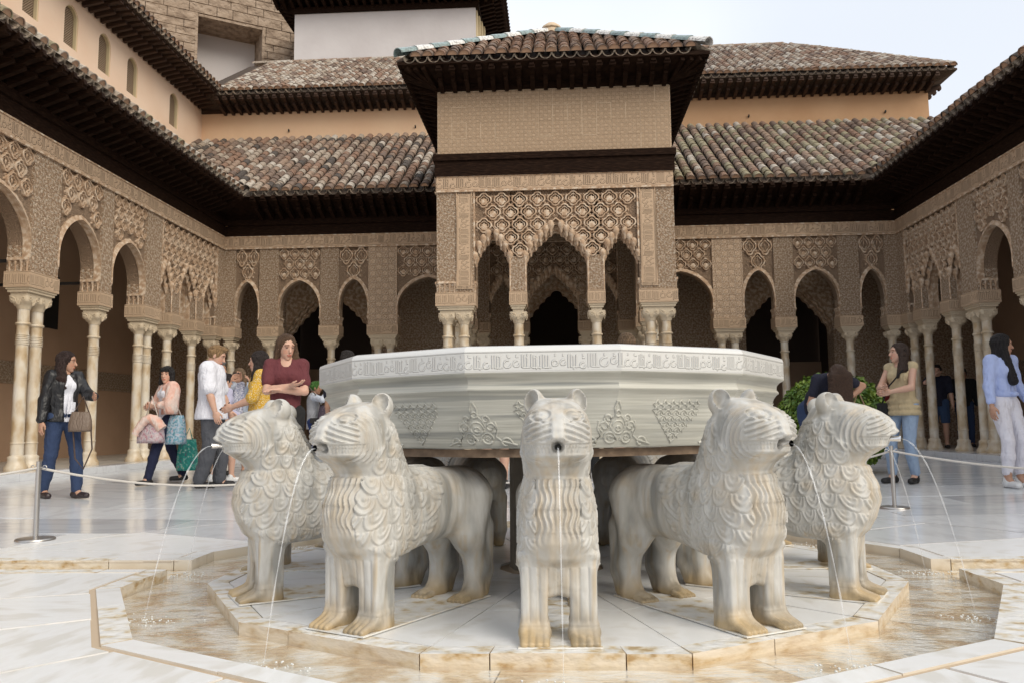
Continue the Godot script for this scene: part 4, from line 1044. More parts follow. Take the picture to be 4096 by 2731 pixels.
func build_upper() -> void:
	# upper hall behind the left gallery: ochre wall with latticed round-headed windows
	var o := thing("left_upper_hall", "pale ochre upper hall with latticed round-headed windows above the left gallery roof", "building")
	var xw := -10.2
	var B := func(nm, mt, x0, y0, z0, x1, y1, z1, par = null):
		var m := MB.new(); m.box(Vector3(x0, y0, z0), Vector3(x1, y1, z1)); return part(nm, m.mesh(), mt, par if par else o)
	# wall built round its openings
	var zc := [-16.01, -13.85, -12.62, -11.33, -10.0, -8.6]; var hw := 0.245; var y0 := 8.93; var y1 := 9.62
	B.call("wall", M.render_left, xw - 0.4, 6.5, -18.2, xw, y0, 2.0)
	var last := -18.2
	for i in zc.size() + 1:
		var e: float = 2.0 if i == zc.size() else zc[i] - hw
		B.call("wall", M.render_left, xw - 0.4, y0, last, xw, 10.12, e)
		if i == zc.size(): break
		last = zc[i] + hw
		var w := Node3D.new(); w.name = "window"; name_in(w, o)
		var m := MB.new(); var n := 12   # wall over the window's arch, in the wall's own frame
		var tt := Transform3D(Basis(Vector3(0, 0, -1), Vector3.UP, Vector3(1, 0, 0)), Vector3(xw, 0, zc[i]))
		spandrel(m, {"x0": -hw, "x1": hw, "spring": y1, "apex": y1 + hw}, 10.12, -0.4, 0.0, n)
		part("lintel", m.mesh(), M.render_left, w, tt)
		m = MB.new()
		for k in 26:   # crossing diagonal laths
			for sx in [-1, 1]:
				var yy := lerpf(y0 - 0.49, y1 + hw, k / 25.0)
				var u := Vector2(-hw * sx, yy); var v := Vector2(hw * sx, yy + 0.49)
				if u.y < y0: u = u.lerp(v, (y0 - u.y) / 0.49)
				if v.y > y1 + hw: v = v.lerp(u, (v.y - y1 - hw) / maxf(v.y - u.y, 0.001))
				if v.y - u.y > 0.02: m.bar(Vector3(u.x, u.y, -0.105 + 0.004 * sx), Vector3(v.x, v.y, -0.105 + 0.004 * sx), 0.012, 0.020, Vector3(0, 0, 1))
		part("lattice", m.mesh(), M.lattice, w, tt)
		m = MB.new(); m.box(Vector3(-hw - 0.001, y0 - 0.001, -0.30), Vector3(hw + 0.001, y1 + hw, -0.28)); part("dark_opening", m.mesh(), M.black, w, tt)
		m = MB.new(); arch_ring(m, hw - 0.03, hw + 0.002, y0, y1, -0.09, -0.02); part("frame", m.mesh(), M.render_cream, w, tt)
	rafters(o, Vector3(xw + 0.02, 10.14, -17.8), Vector3(0, 0, 1), Vector3(1, 0, 0), 66, 0.24, 0.76, 0.16, 0.09, 0.11, M.wood_upper)
	B.call("wall_plate", M.wood_upper, xw - 0.3, 10.122, -18.0, xw + 0.06, 10.22, 2.0)
	var dk := MB.new()
	dk.quad(Vector3(-9.36, 10.33, -17.3), Vector3(-9.36, 10.33, 2.0), Vector3(-13.5, 12.8, 2.0), Vector3(-13.5, 12.8, -17.3))
	dk.quad(Vector3(-9.36, 10.29, 2.0), Vector3(-9.36, 10.29, -17.3), Vector3(xw, 10.22, -17.9), Vector3(xw, 10.22, 2.0))
	dk.quad(Vector3(-9.36, 10.29, -17.3), Vector3(-9.36, 10.29, 2.0), Vector3(-9.36, 10.33, 2.0), Vector3(-9.36, 10.33, -17.3))
	part("roof_deck", dk.mesh(), M.roof_deck, o)
	tiled(o, Vector3(-9.36, 10.345, -17.2), Vector3(0, 0, 1), Vector3(-1, 0.6, 0).normalized(), 88, 0.215, 8, 0.34, null, 88, 31, [2, 4, 7, 1, 0, 2])
	# rear hall
	o = thing("rear_upper_hall", "ochre hall with broad tiled hip roof rising behind the far gallery", "building")
	var zw := -17.75
	var m := MB.new(); m.box(Vector3(xw - 0.2, 6.0, zw - 0.5), Vector3(0.0, 9.95, zw)); part("wall", m.mesh(), M.render_peach, o)
	m = MB.new(); m.box(Vector3(0.0, 6.0, zw - 0.5), Vector3(10.5, 9.95, zw)); part("wall", m.mesh(), M.render_ochre, o)
	m = MB.new(); m.box(Vector3(10.0, 6.0, -27.0), Vector3(10.498, 9.95, zw - 0.5)); part("wall", m.mesh(), M.render_ochre, o)
	m = MB.new(); m.box(Vector3(xw, 9.952, zw - 0.4), Vector3(10.56, 10.05, zw + 0.06)); part("wall_plate", m.mesh(), M.wood_upper, o)
	for x in [-7.6, -3.9, 2.9, 5.55, 9.3]:
		m = MB.new(); m.bar(Vector3(x, 9.36, zw), Vector3(x, 9.38, zw + 0.07), 0.03, 0.06); part("iron_spike", m.mesh(), M.iron, o)
	rafters(o, Vector3(-9.6, 10.0, zw + 0.02), Vector3(1, 0, 0), Vector3(0, 0, 1), 84, 0.24, 0.74, 0.17, 0.09, 0.11, M.wood_upper)
	rafters(o, Vector3(10.52, 10.0, zw), Vector3(0, 0, -1), Vector3(1, 0, 0), 12, 0.3, 0.40, 0.10, 0.09, 0.11, M.wood_upper)
	var S2 := 0.645; var c2 := 1.0 / sqrt(1 + S2 * S2); var ez := -16.97; var tip := 10.95; var hip := 0.755
	var rz := 4.3
	dk = MB.new()
	var A := Vector3(xw, 10.24, ez); var Bq := Vector3(tip, 10.24, ez); var Cq := Vector3(tip - rz * hip, 10.24 + rz * S2, ez - rz); var D := Vector3(xw, 10.24 + rz * S2, ez - rz)
	dk.quad(A, Bq, Cq, D); dk.quad(A - Vector3(0, 0.05, 0), Bq - Vector3(0, 0.05, 0), Bq, A)
	dk.quad(Vector3(xw, 10.06, zw), Vector3(10.5, 10.06, zw), Bq - Vector3(0, 0.05, 0), A - Vector3(0, 0.05, 0))
	dk.quad(Bq, Vector3(tip, 10.24, -26.0), Vector3(tip - rz * hip, 10.24 + rz * S2, -23.0), Cq)
	dk.quad(Bq - Vector3(0, 0.05, 0), Vector3(10.5, 10.06, zw), Vector3(10.5, 10.06, -26.0), Vector3(tip, 10.19, -26.0))
	part("roof_deck", dk.mesh(), M.roof_deck, o)
	tiled(o, Vector3(-9.5, 10.26, ez), Vector3(1, 0, 0), Vector3(0, S2, -1).normalized(), 95, 0.2155, 20, 0.25, func(q, v): return -9.5 + q < tip - v * c2 * hip - 0.05, 300, 41, [0, 1, 3, 5, 7, 0, 5, 2, 3])
	var hp := []   # ridge and hip tiles
	var dirh := (Cq - Bq).normalized()
	for k in 14: hp.append([Bq + dirh * (0.1 + k * 0.39), dirh])
	for k in 44: hp.append([Cq + Vector3(-0.1 - k * 0.40, 0, 0), Vector3(-1, 0, 0)])
	for h in hp:
		var yy: Vector3 = h[1]; var zz := (Vector3.UP - yy * yy.y).normalized()
		part("ridge_tile", ridge_mesh, M["tile_%d" % [0, 3, 5][rng.randi() % 3]], o, Transform3D(Basis(yy.cross(zz), yy, zz), h[0] + Vector3(0, 0.06, 0)))
	# white tower block behind
	o = thing("white_tower", "white rendered tower block with deep dark timber eaves behind the roofs", "building")
	m = MB.new(); m.box(Vector3(-9.55, 8.0, -33.0), Vector3(-2.75, 16.2, -23.87)); part("wall", m.mesh(), M.render_white, o)
	for k in 4:
		m = MB.new(); m.box(Vector3(-2.748 + k * 0.0, 12.0, -24.35 - k * 0.42), Vector3(-2.70 + k * 0.055, 16.19, -24.05 - k * 0.42)); part("moulding", m.mesh(), M.render_cream, o)
	m = MB.new(); m.box(Vector3(-9.66, 16.203, -33.0), Vector3(-2.62, 16.42, -23.76)); part("wall_plate", m.mesh(), M.wood, o)
	rafters(o, Vector3(-10.3, 16.5, -23.8), Vector3(1, 0, 0), Vector3(0, 0, 1), 29, 0.30, 1.0, 0.26, 0.12, 0.14, M.wood)
	rafters(o, Vector3(-2.66, 16.5, -24.0), Vector3(0, 0, -1), Vector3(1, 0, 0), 26, 0.30, 0.95, 0.26, 0.12, 0.14, M.wood)
	rafters(o, Vector3(-9.6, 16.5, -24.0), Vector3(0, 0, -1), Vector3(-1, 0, 0), 26, 0.30, 0.75, 0.26, 0.12, 0.14, M.wood)
	dk = MB.new()
	var e := [Vector3(-10.45, 16.86, -22.75), Vector3(-1.65, 16.86, -22.75), Vector3(-1.65, 16.86, -34.0), Vector3(-10.45, 16.86, -34.0)]
	var i2 := [Vector3(-9.55, 16.55, -23.87), Vector3(-2.75, 16.55, -23.87), Vector3(-2.75, 16.55, -33.0), Vector3(-9.55, 16.55, -33.0)]
	var ap := Vector3(-6.05, 19.6, -28.4)
	for k in 4:
		dk.quad(e[k], e[(k + 1) % 4], i2[(k + 1) % 4], i2[k]); dk.tri3(e[k] + Vector3(0, 0.1, 0), e[(k + 1) % 4] + Vector3(0, 0.1, 0), ap)
		dk.quad(e[k], e[(k + 1) % 4], e[(k + 1) % 4] + Vector3(0, 0.1, 0), e[k] + Vector3(0, 0.1, 0))
	part("roof_deck", dk.mesh(), M.wood, o)
	var rt := []
	for k in 40: rt.append(Transform3D(Basis(Vector3(0, 0, 1), Vector3(-1, 0.6, 0).normalized(), Vector3(0.6, 1, 0).normalized()), Vector3(-1.68, 16.98, -22.8 - k * 0.27)))
	for k in 32: rt.append(Transform3D(Basis(Vector3(1, 0, 0), Vector3(0, 0.55, -1).normalized(), Vector3(0, 1, 0.55).normalized()), Vector3(-10.4 + k * 0.275, 16.98, -22.8)))
	for q in rt: part("roof_tile", tile_mesh, M["tile_%d" % [1, 2, 7][rng.randi() % 3]], o, q)
	# rough stone palace wall with a deep blind window
	o = thing("stone_palace", "rough weathered stone palace wall with a deep blocked square window", "building", Vector3(-12.92, 0, -25.5), 0.56)
	var wx0 := -1.0; var wx1 := 1.46; var wy0 := 13.2; var wy1 := 16.9
	var y := 8.0
	m = MB.new(); m.box(Vector3(-9, 6, -2.5), Vector3(wx0, 24, -0.42)); m.box(Vector3(wx1, 6, -2.5), Vector3(10, 24, -0.42)); m.box(Vector3(wx0, wy1, -2.5), Vector3(wx1, 24, -0.42)); m.box(Vector3(wx0, 6, -2.5), Vector3(wx1, wy0, -0.42)); part("wall_core", m.mesh(), M.palace_stone, o)
	m = MB.new(); m.box(Vector3(wx0, wy0, -1.6), Vector3(wx1, wy1, -1.5)); part("blocked_window", m.mesh(), M.render_white, o)
	m = MB.new(); m.box(Vector3(wx0 - 0.001, wy1 - 0.001, -1.5), Vector3(wx1, wy1 + 0.1, 0.0)); m.box(Vector3(wx1 - 0.001, wy0, -1.5), Vector3(wx1 + 0.1, wy1, 0.0)); m.box(Vector3(wx0 - 0.1, wy0, -1.5), Vector3(wx0 + 0.001, wy1, 0.0)); part("window_reveal", m.mesh(), M.palace_stone, o)
	var row := 0
	while y < 21.0:
		var h := rng.randf_range(0.30, 0.42)
		var x := -5.0 + rng.randf() * 0.6
		while x < 6.0:
			var l := rng.randf_range(0.5, 1.2)
			var x1 := x + l
			var hit := y + h > wy0 and y < wy1
			var a := x; var b := x1
			if hit and a < wx0 and b > wx0 - 0.25: b = wx0
			if hit and b > wx1 and a < wx1: a = wx1
			if not (hit and a >= wx0 - 0.01 and b <= wx1 + 0.01) and b - a > 0.08 and y > 11.0:
				m = MB.new(); var d := rng.randf_range(-0.03, 0.0); var j := 0.004
				var P := [Vector3(a + j, y + j, d - 0.02), Vector3(b - j, y + j + rng.randf_range(-0.01, 0.01), d - 0.02), Vector3(b - j, y + h - j, d - 0.03), Vector3(a + j, y + h - j, d - 0.03)]
				var Q := []
				for v in P: Q.append(Vector3(clampf(v.x, a + 0.016, b - 0.016), clampf(v.y, y + 0.016, y + h - 0.016), d + 0.005))
				m.quad(Q[0], Q[1], Q[2], Q[3])
				for v in 4: m.quad(P[v], P[(v + 1) % 4], Q[(v + 1) % 4], Q[v]); m.quad(P[v] - Vector3(0, 0, 0.4), P[(v + 1) % 4] - Vector3(0, 0, 0.4), P[(v + 1) % 4], P[v])
				part("stone_block", m.mesh(), M.palace_stone, o)
			x = x1
		y += h; row += 1
func arch_ring(m: MB, r0: float, r1: float, y0: float, ys: float, z0: float, z1: float) -> void:   # frame: two jambs and a half ring
	var pi := [Vector2(-r0, y0)]; var po := [Vector2(-r1, y0)]
	for k in 13:
		var a := PI - PI * k / 12.0
		pi.append(Vector2(cos(a) * r0, ys + sin(a) * r0)); po.append(Vector2(cos(a) * r1, ys + sin(a) * r1))
	pi.append(Vector2(r0, y0)); po.append(Vector2(r1, y0))
	for k in pi.size() - 1:
		m.quad(Vector3(pi[k].x, pi[k].y, z1), Vector3(pi[k + 1].x, pi[k + 1].y, z1), Vector3(po[k + 1].x, po[k + 1].y, z1), Vector3(po[k].x, po[k].y, z1))
		m.quad(Vector3(pi[k].x, pi[k].y, z0), Vector3(pi[k + 1].x, pi[k + 1].y, z0), Vector3(pi[k + 1].x, pi[k + 1].y, z1), Vector3(pi[k].x, pi[k].y, z1))
func build_pavilion() -> void:
	var o := thing("pavilion", "carved square pavilion with stalactite arches and a tiled pyramid roof in the middle", "pavilion")
	var hwd := 2.155; var zc := (ZP + ZB) / 2.0
	var grp := {"x0": -1.45, "x1": 1.49, "cols": 9, "rowh": 0.235, "kind": 0, "arches": [{"x0": -1.44, "x1": -0.84, "spring": 3.72, "apex": 4.23, "steps": 4}, {"x0": -0.525, "x1": 0.575, "spring": 3.72, "apex": 4.34, "steps": 6}, {"x0": 0.89, "x1": 1.48, "spring": 3.72, "apex": 4.21, "steps": 4}],
		"pilasters": [{"x0": -0.82, "x1": -0.54, "top": 3.85, "cols": [-0.68]}, {"x0": 0.59, "x1": 0.87, "top": 3.85, "cols": [0.73]}]}
	var el := {"x0": -hwd, "x1": hwd, "arches": [], "groups": [grp], "piers": [{"x0": -hwd, "x1": -1.47, "cols": [-1.98, -1.68], "mat": "carved_fine"}, {"x0": 1.51, "x1": hwd, "cols": [1.70, 1.98], "mat": "carved_fine"}]}
	arcade(o, Transform3D(Basis.IDENTITY, Vector3(PX, 0, ZP)), el)
	for s in [-1, 1]:   # side walls, between the front wall and the gallery
		var t := Transform3D(Basis(Vector3(0, 0, -s), Vector3.UP, Vector3(s, 0, 0)), Vector3(PX + (hwd - 0.003) * s, 0, zc))
		var e2 := {"x0": -hwd + 0.38, "x1": hwd - 0.02, "arches": [], "groups": [{"x0": -1.45, "x1": 1.49, "cols": 9, "rowh": 0.235, "kind": 0, "arches": grp.arches.duplicate(true), "pilasters": grp.pilasters}], "piers": [{"x0": -hwd + 0.38, "x1": -1.47, "cols": [-1.62], "mat": "carved_fine"}, {"x0": 1.51, "x1": hwd - 0.02, "cols": [1.70], "mat": "carved_fine"}]}
		arcade(o, t, e2)
	# carved strips on the front piers: an inscription band beside a plain one
	for q in [[-1.78, -1.52], [1.55, 1.81]]:
		var m := MB.new(); var x0: float = PX + q[0]; var x1: float = PX + q[1]; var z := ZP + 0.012
		m.quad(Vector3(x0, BLK_T + 0.12, z), Vector3(x1, BLK_T + 0.12, z), Vector3(x1, PAN - 0.06, z), Vector3(x0, PAN - 0.06, z), Vector2(0, 1), Vector2(0, 0), Vector2(2.2, 0), Vector2(2.2, 1))
		for e in [[x0 - 0.015, x0], [x1, x1 + 0.015]]: m.box(Vector3(e[0], BLK_T + 0.06, ZP - 0.01), Vector3(e[1], PAN, ZP + 0.02))
		m.box(Vector3(x0, BLK_T + 0.06, ZP - 0.01), Vector3(x1, BLK_T + 0.12, ZP + 0.02))
		part("inscription_strip", m.mesh(), M.script_small, o)
	var B := func(nm, mt, x0, y0, z0, x1, y1, z1):
		var m := MB.new(); m.box(Vector3(x0, y0, z0), Vector3(x1, y1, z1)); return part(nm, m.mesh(), mt, o)
	var xa := PX - hwd; var xb := PX + hwd
	B.call("floor", M.gallery_floor, xa - 0.2, -0.1, ZB + 0.42, xb + 0.2, GF - 0.004, ZP + 0.2)
	B.call("ceiling", M.wood, xa + T, 5.45, ZB, xb - T, 5.55, ZP - T)
	B.call("beam", M.wood, xa - 0.03, FRZ - 0.02, ZB + 0.1, xb + 0.03, 5.64, ZP + 0.05)
	B.call("beam", M.wood, xa - 0.06, 5.643, ZB + 0.1, xb + 0.06, 5.765, ZP + 0.085)
	B.call("upper_wall", M.plaster_joint, xa + 0.02, 5.766, ZB - 2.0, xb - 0.02, 6.98, ZP)
	var ny := 4; var nx := 16
	for j in ny:   # carved plaster tiles with pale joints
		var y0 := 5.78 + j * 0.298; var y1 := minf(y0 + 0.298, 6.975)
		for i in nx:
			var x0 := xa + 0.02 + i * (2 * hwd - 0.04) / nx; var x1 := x0 + (2 * hwd - 0.04) / nx
			var gx := 0.006 if rng.randf() < 0.45 else 0.001; var gy := 0.006 if rng.randf() < 0.45 else 0.001
			var m := MB.new(); var d := rng.randf_range(0.003, 0.006)
			m.box(Vector3(x0 + gx, y0 + gy, ZP), Vector3(x1 - gx, y1 - gy, ZP + d)); part("plaster_tile", m.mesh(), M.rosettes_fine, o)
	for s in [-1, 1]:
		var m := MB.new(); m.box(Vector3(PX + s * (hwd - 0.018) - 0.002, 5.78, ZB), Vector3(PX + s * (hwd - 0.018) + 0.012, 6.97, ZP - 0.002)); part("upper_wall_face", m.mesh(), M.rosettes, o)
	B.call("wall_plate", M.wood, xa - 0.02, 6.982, ZB - 2.0, xb + 0.02, 7.14, ZP + 0.05)
	var ov := 0.62; var ey := 7.31; var h2 := hwd + ov
	var ctr := Vector3(PX, 9.02, ZP - hwd)
	var cr := [Vector3(PX - h2, ey, ZP + ov), Vector3(PX + h2, ey, ZP + ov), Vector3(PX + h2, ey, ZP - 2 * hwd - ov), Vector3(PX - h2, ey, ZP - 2 * hwd - ov)]
	var wl := [Vector3(xa, 7.10, ZP), Vector3(xb, 7.10, ZP), Vector3(xb, 7.10, ZP - 2 * hwd), Vector3(xa, 7.10, ZP - 2 * hwd)]
	var dk := MB.new()
	for k in 4:
		var a: Vector3 = cr[k]; var b: Vector3 = cr[(k + 1) % 4]
		dk.tri3(a, b, ctr); dk.quad(a - Vector3(0, 0.06, 0), b - Vector3(0, 0.06, 0), b, a); dk.quad(wl[k], wl[(k + 1) % 4], b - Vector3(0, 0.06, 0), a - Vector3(0, 0.06, 0))
	part("roof_deck", dk.mesh(), M.wood, o)
	rafters(o, Vector3(PX - hwd, 7.05, ZP + 0.03), Vector3(1, 0, 0), Vector3(0, 0, 1), 18, 2 * hwd / 18, 0.56, 0.18, 0.085, 0.10, M.wood)
	for s in [-1, 1]: rafters(o, Vector3(PX + s * (hwd + 0.0), 7.05, ZP), Vector3(0, 0, -1), Vector3(s, 0, 0), 18, 2 * hwd / 18, 0.56, 0.18, 0.085, 0.10, M.wood)
	for s in [-1, 1]:
		for k in 3:   # fanned rafters at the corners
			var f := (k + 1) / 4.0
			for e in [Vector3(PX + s * (hwd + ov * f), 7.21, ZP + ov * 0.93), Vector3(PX + s * (hwd + ov * 0.93), 7.21, ZP + ov * f)]:
				var m := MB.new(); m.bar(Vector3(PX + s * hwd, 7.05, ZP), e, 0.07, 0.09); part("rafter", m.mesh(), M.wood, o)
	var sl: float = (ctr.y - ey) / h2; var c := 1.0 / sqrt(1 + sl * sl)
	tiled(o, cr[0] + Vector3(0, 0.03, 0), Vector3(1, 0, 0), Vector3(0, sl, -1).normalized(), 25, 2 * h2 / 25, 12, 0.27, func(q, v): return absf(q - h2) < h2 - v * c - 0.20, 170, 51, [1, 7, 5, 2, 1])
	tiled(o, cr[3] + Vector3(0, 0.03, 0), Vector3(0, 0, 1), Vector3(1, sl, 0).normalized(), 25, 2 * h2 / 25, 12, 0.27, func(q, v): return absf(q - h2) < h2 - v * c - 0.20, 60, 52, [1, 7, 2, 4])
	tiled(o, cr[1] + Vector3(0, 0.03, 0), Vector3(0, 0, -1), Vector3(-1, sl, 0).normalized(), 25, 2 * h2 / 25, 12, 0.27, func(q, v): return absf(q - h2) < h2 - v * c - 0.20, 60, 53, [1, 7, 2, 4])
	for k in 4:
		var d: Vector3 = (ctr - cr[k]).normalized(); var zz: Vector3 = (Vector3.UP - d * d.y).normalized(); var n: int = int(ctr.distance_to(cr[k]) / 0.40)
		for i in n:
			part("hip_tile", ridge_mesh, M.glaze_white if (i + k) % 2 else M.glaze_green, o, Transform3D(Basis(d.cross(zz), d, zz), cr[k] + d * (0.02 + i * 0.40) + Vector3(0, 0.13, 0)))
	var fm := MB.new(); fm.lathe([Vector2(0.0, -0.2), Vector2(0.26, -0.2), Vector2(0.26, -0.2), Vector2(0.23, 0.10), Vector2(0.20, 0.16), Vector2(0.20, 0.16), Vector2(0.24, 0.165), Vector2(0.20, 0.23), Vector2(0.11, 0.30), Vector2(0.0, 0.325)], 12); part("finial", fm.mesh(true), M.plaster_joint, o, Transform3D(Basis.IDENTITY, ctr))

# ---------------------------------------------------------------- floor, channel and fountain
func dod(r: float, n := 12, off := 0.016) -> PackedVector2Array:   # corner k at 15 degrees + 30 k from straight ahead, clockwise seen from above
	var p := PackedVector2Array()
	for k in n: p.append(Vector2(FX + sin(PI / n + TAU * k / n + off) * r, cos(PI / n + TAU * k / n + off) * r))
	return p
func cut(list: Array, hole: PackedVector2Array) -> Array:
	var r := []
	for p in list:
		for q in Geometry2D.clip_polygons(p, hole):
			if not Geometry2D.is_polygon_clockwise(q) : r.append(q)
			elif Geometry2D.triangulate_polygon(q).size(): 
				var w: PackedVector2Array = q; w.reverse(); r.append(w)
	return r
func area(p: PackedVector2Array) -> float:
	var s := 0.0
	for i in p.size(): s += p[i].cross(p[(i + 1) % p.size()])
	return absf(s) / 2
func rect(x0: float, z0: float, x1: float, z1: float) -> PackedVector2Array:
	return PackedVector2Array([Vector2(x0, z0), Vector2(x1, z0), Vector2(x1, z1), Vector2(x0, z1)])
func build_floor() -> void:
	var gm := MB.new(); gm.quad(Vector3(-80, -0.16, 80), Vector3(80, -0.16, 80), Vector3(80, -0.16, -80), Vector3(-80, -0.16, -80))
	struct(part("ground", gm.mesh(), M.mortar))
	var o := Node3D.new(); o.name = "courtyard_floor"; name_in(o, self); struct(o, "pale polished marble slabs of the court with tan joints")
	var arms := [rect(-7.46, -0.22, -2.0, 0.10), rect(2.0, -0.20, 7.46, 0.12)]
	var ring := dod(2.28)
	var ko := dod(2.40)
	var slabs := []
	# wedge slabs round the ring, then coursed rectangular ones
	var n := 24; var mid := PackedVector2Array()
	var edge := PackedVector2Array()
	for k in 48: edge.append(Vector2(FX + sin(TAU * k / 48.0) * 3.7, cos(TAU * k / 48.0) * 3.3))
	for k in n:
		var a0 := TAU * (k + 0.25) / n; var a1 := TAU * (k + 1.25) / n
		var w := PackedVector2Array([Vector2(FX + sin(a0) * 1.5, cos(a0) * 1.5), Vector2(FX + sin(a0) * 6, cos(a0) * 6), Vector2(FX + sin(a1) * 6, cos(a1) * 6), Vector2(FX + sin(a1) * 1.5, cos(a1) * 1.5)])
		for q in Geometry2D.intersect_polygons(w, edge): slabs.append(q)
	var z := -13.65; var r := 0
	while z < 4.6:
		var d := 0.86 + 0.12 * sin(r * 2.1)
		var x := -7.46 - rng.randf() * 0.9
		while x < 7.46:
			var l := rng.randf_range(1.5, 2.1)
			for q in cut([rect(maxf(x, -7.46), z, minf(x + l, 7.46), z + d)], edge): slabs.append(q)
			x += l
		z += d; r += 1
	slabs = cut(slabs, dod(2.415))
	for a in arms: slabs = cut(slabs, a)
	slabs = cut(slabs, rect(PX - 2.36, -14.2, PX + 2.36, ZP + 0.2))
	var bed := MB.new()
	var kk := 0
	for s in slabs:
		if area(s) < 0.01: continue
		bed.poly(s, -0.011, -0.011, floor_h)
		var c := Vector2.ZERO
		for q in s: c += q / s.size()
		var near := c.distance_to(Vector2(FX, 0)) < 4.1
		for q in Geometry2D.offset_polygon(s, -(0.007 + rng.randf() * 0.008 if near else 0.003)):
			if area(q) < 0.01: continue
			var m := MB.new(); m.poly(q, -0.03 , 0.0 + rng.randf_range(0, 0.0015), floor_h)
			part("slab", m.mesh(), M["near_slab_%d" % (rng.randi() % 3)] if near and c.y > -1.3 else M["slab_%d" % (rng.randi() % 4)], o)
			kk += 1
	for k in 12:
		var q := [PackedVector2Array([dod(2.37)[k], dod(2.37)[(k + 1) % 12], dod(2.60)[(k + 1) % 12], dod(2.60)[k]])]
		for ar in arms: q = cut(q, ar)
		for w in q: bed.poly(w, -0.005, -0.005)
	part("mortar_bed", bed.mesh(), M.mortar, o)
	# kerb stones of the outer ring, and of the channel arms
	var kerb := func(p: PackedVector2Array, y0: float, par: Node3D, nm := "kerb_stone"):
		for q in Geometry2D.offset_polygon(p, -0.003):
			if area(q) < 0.002: continue
			var m := MB.new(); m.poly(q, y0, rng.randf_range(0.001, 0.007), null, Color(0.82, 0.66, 0.44)); part(nm, m.mesh(), M["kerb_%d" % (rng.randi() % 3)] if rng.randf() < 0.4 else M["near_slab_%d" % (rng.randi() % 3)], par)
	for k in 12:
		var a := ring[k]; var b := ring[(k + 1) % 12]; var ao := ko[k]; var bo := ko[(k + 1) % 12]
		var f := 0.5 + rng.randf_range(-0.12, 0.12)
		for e in [[0.0, f], [f, 1.0]]:
			var q := PackedVector2Array([a.lerp(b, e[0]), a.lerp(b, e[1]), ao.lerp(bo, e[1]), ao.lerp(bo, e[0])])
			var l := [q]
			for ar in arms: l = cut(l, ar)
			for w in l: kerb.call(w, -0.12, o)
	for e in [[-7.4, -2.22, -0.34, -0.22], [-7.4, -2.24, 0.10, 0.20], [2.27, 7.4, -0.31, -0.20], [2.26, 7.4, 0.12, 0.22]]:
		var x: float = e[0]
		while x < e[1] - 0.05:
			var l := rng.randf_range(0.6, 1.2); var x1: float = minf(x + l, e[1])
			var w := [rect(x, e[2], x1, e[3])]
			w = cut(w, ko)
			for q in w: kerb.call(q, -0.12, o)
			x += l
	# wet channel bed, in slabs
	var ch := Node3D.new(); ch.name = "water_channel"; name_in(ch, self); struct(ch, "shallow ring channel of brown stained wet marble round the fountain")
	var pf := dod(1.85)
	for k in 12:
		var a := pf[k].lerp(pf[(k + 1) % 12], 0.3); var b := pf[(k + 1) % 12].lerp(pf[(k + 2) % 12], 0.3)
		var q := PackedVector2Array([a, pf[(k + 1) % 12], b, ring[(k + 1) % 12].lerp(ring[(k + 2) % 12], 0.3), ring[(k + 1) % 12], ring[k].lerp(ring[(k + 1) % 12], 0.3)])
		for w in Geometry2D.offset_polygon(q, -0.003):
			var m := MB.new(); m.poly(w, -0.14, -0.058 + rng.randf_range(-0.002, 0.002)); part("channel_slab", m.mesh(), M["wet_slab_%d" % (rng.randi() % 3)], ch)
	for ar in arms:
		for k in 4:
			var x0: float = lerpf(ar[0].x, ar[1].x, k / 4.0); var x1: float = lerpf(ar[0].x, ar[1].x, (k + 1) / 4.0)
			for w in cut([rect(x0 + 0.004, ar[0].y + 0.002, x1 - 0.004, ar[2].y - 0.002)], dod(2.29)):
				var m := MB.new(); m.poly(w, -0.14, -0.061); part("channel_slab", m.mesh(), M["wet_slab_%d" % (rng.randi() % 3)], ch)
	var wm := MB.new(); var rows := []
	var nz := FastNoiseLite.new(); nz.frequency = 5.0; nz.seed = 3
	for j in 9:
		var row := PackedVector3Array()
		for k in 144:
			var f := k / 12.0; var i := int(f)
			var a := pf[i].lerp(pf[(i + 1) % 12], f - i); var b := ring[i].lerp(ring[(i + 1) % 12], f - i)
			var q := a.lerp(b, j / 8.0)
			row.append(Vector3(q.x, -0.046 + 0.0025 * nz.get_noise_2d(q.x, q.y * 2.0), q.y))
		rows.append(row)
	wm.grid(rows, true)
	struct(part("water", wm.mesh(true), M.water), "thin sheet of running water in the ring channel")
	# foam where the jets strike
	var fl := []
	for k in 12:
		var an := deg_to_rad(LA[k]); var rr: float = LR[k]
		for i in 60:
			var d := Vector2(rng.randfn(0, 0.085), rng.randfn(0, 0.05))
			var s := rng.randf_range(0.0015, 0.0055)
			fl.append(Transform3D(Basis.from_scale(Vector3(s, s * 0.7, s)), Vector3(FX + sin(an) * rr + d.x, -0.044, cos(an) * rr + d.y)))
	var sp := SphereMesh.new(); sp.radius = 1.0; sp.height = 2.0; sp.radial_segments = 8; sp.rings = 4
	many("foam", sp, M.foam, self, fl)
	var fo := get_node("foam"); fo.set_meta("label", "white bubbles of foam where the jets strike the water")
const LA := [1.6, -28.5, 30.0, -58.0, 60.0, -89.0, 91.0, -119.0, 121.0, -149.0, 151.0, 181.0]
const LR := [2.07, 2.10, 2.10, 2.13, 2.12, 2.12, 2.1, 2.1, 2.1, 2.1, 2.1, 2.1]
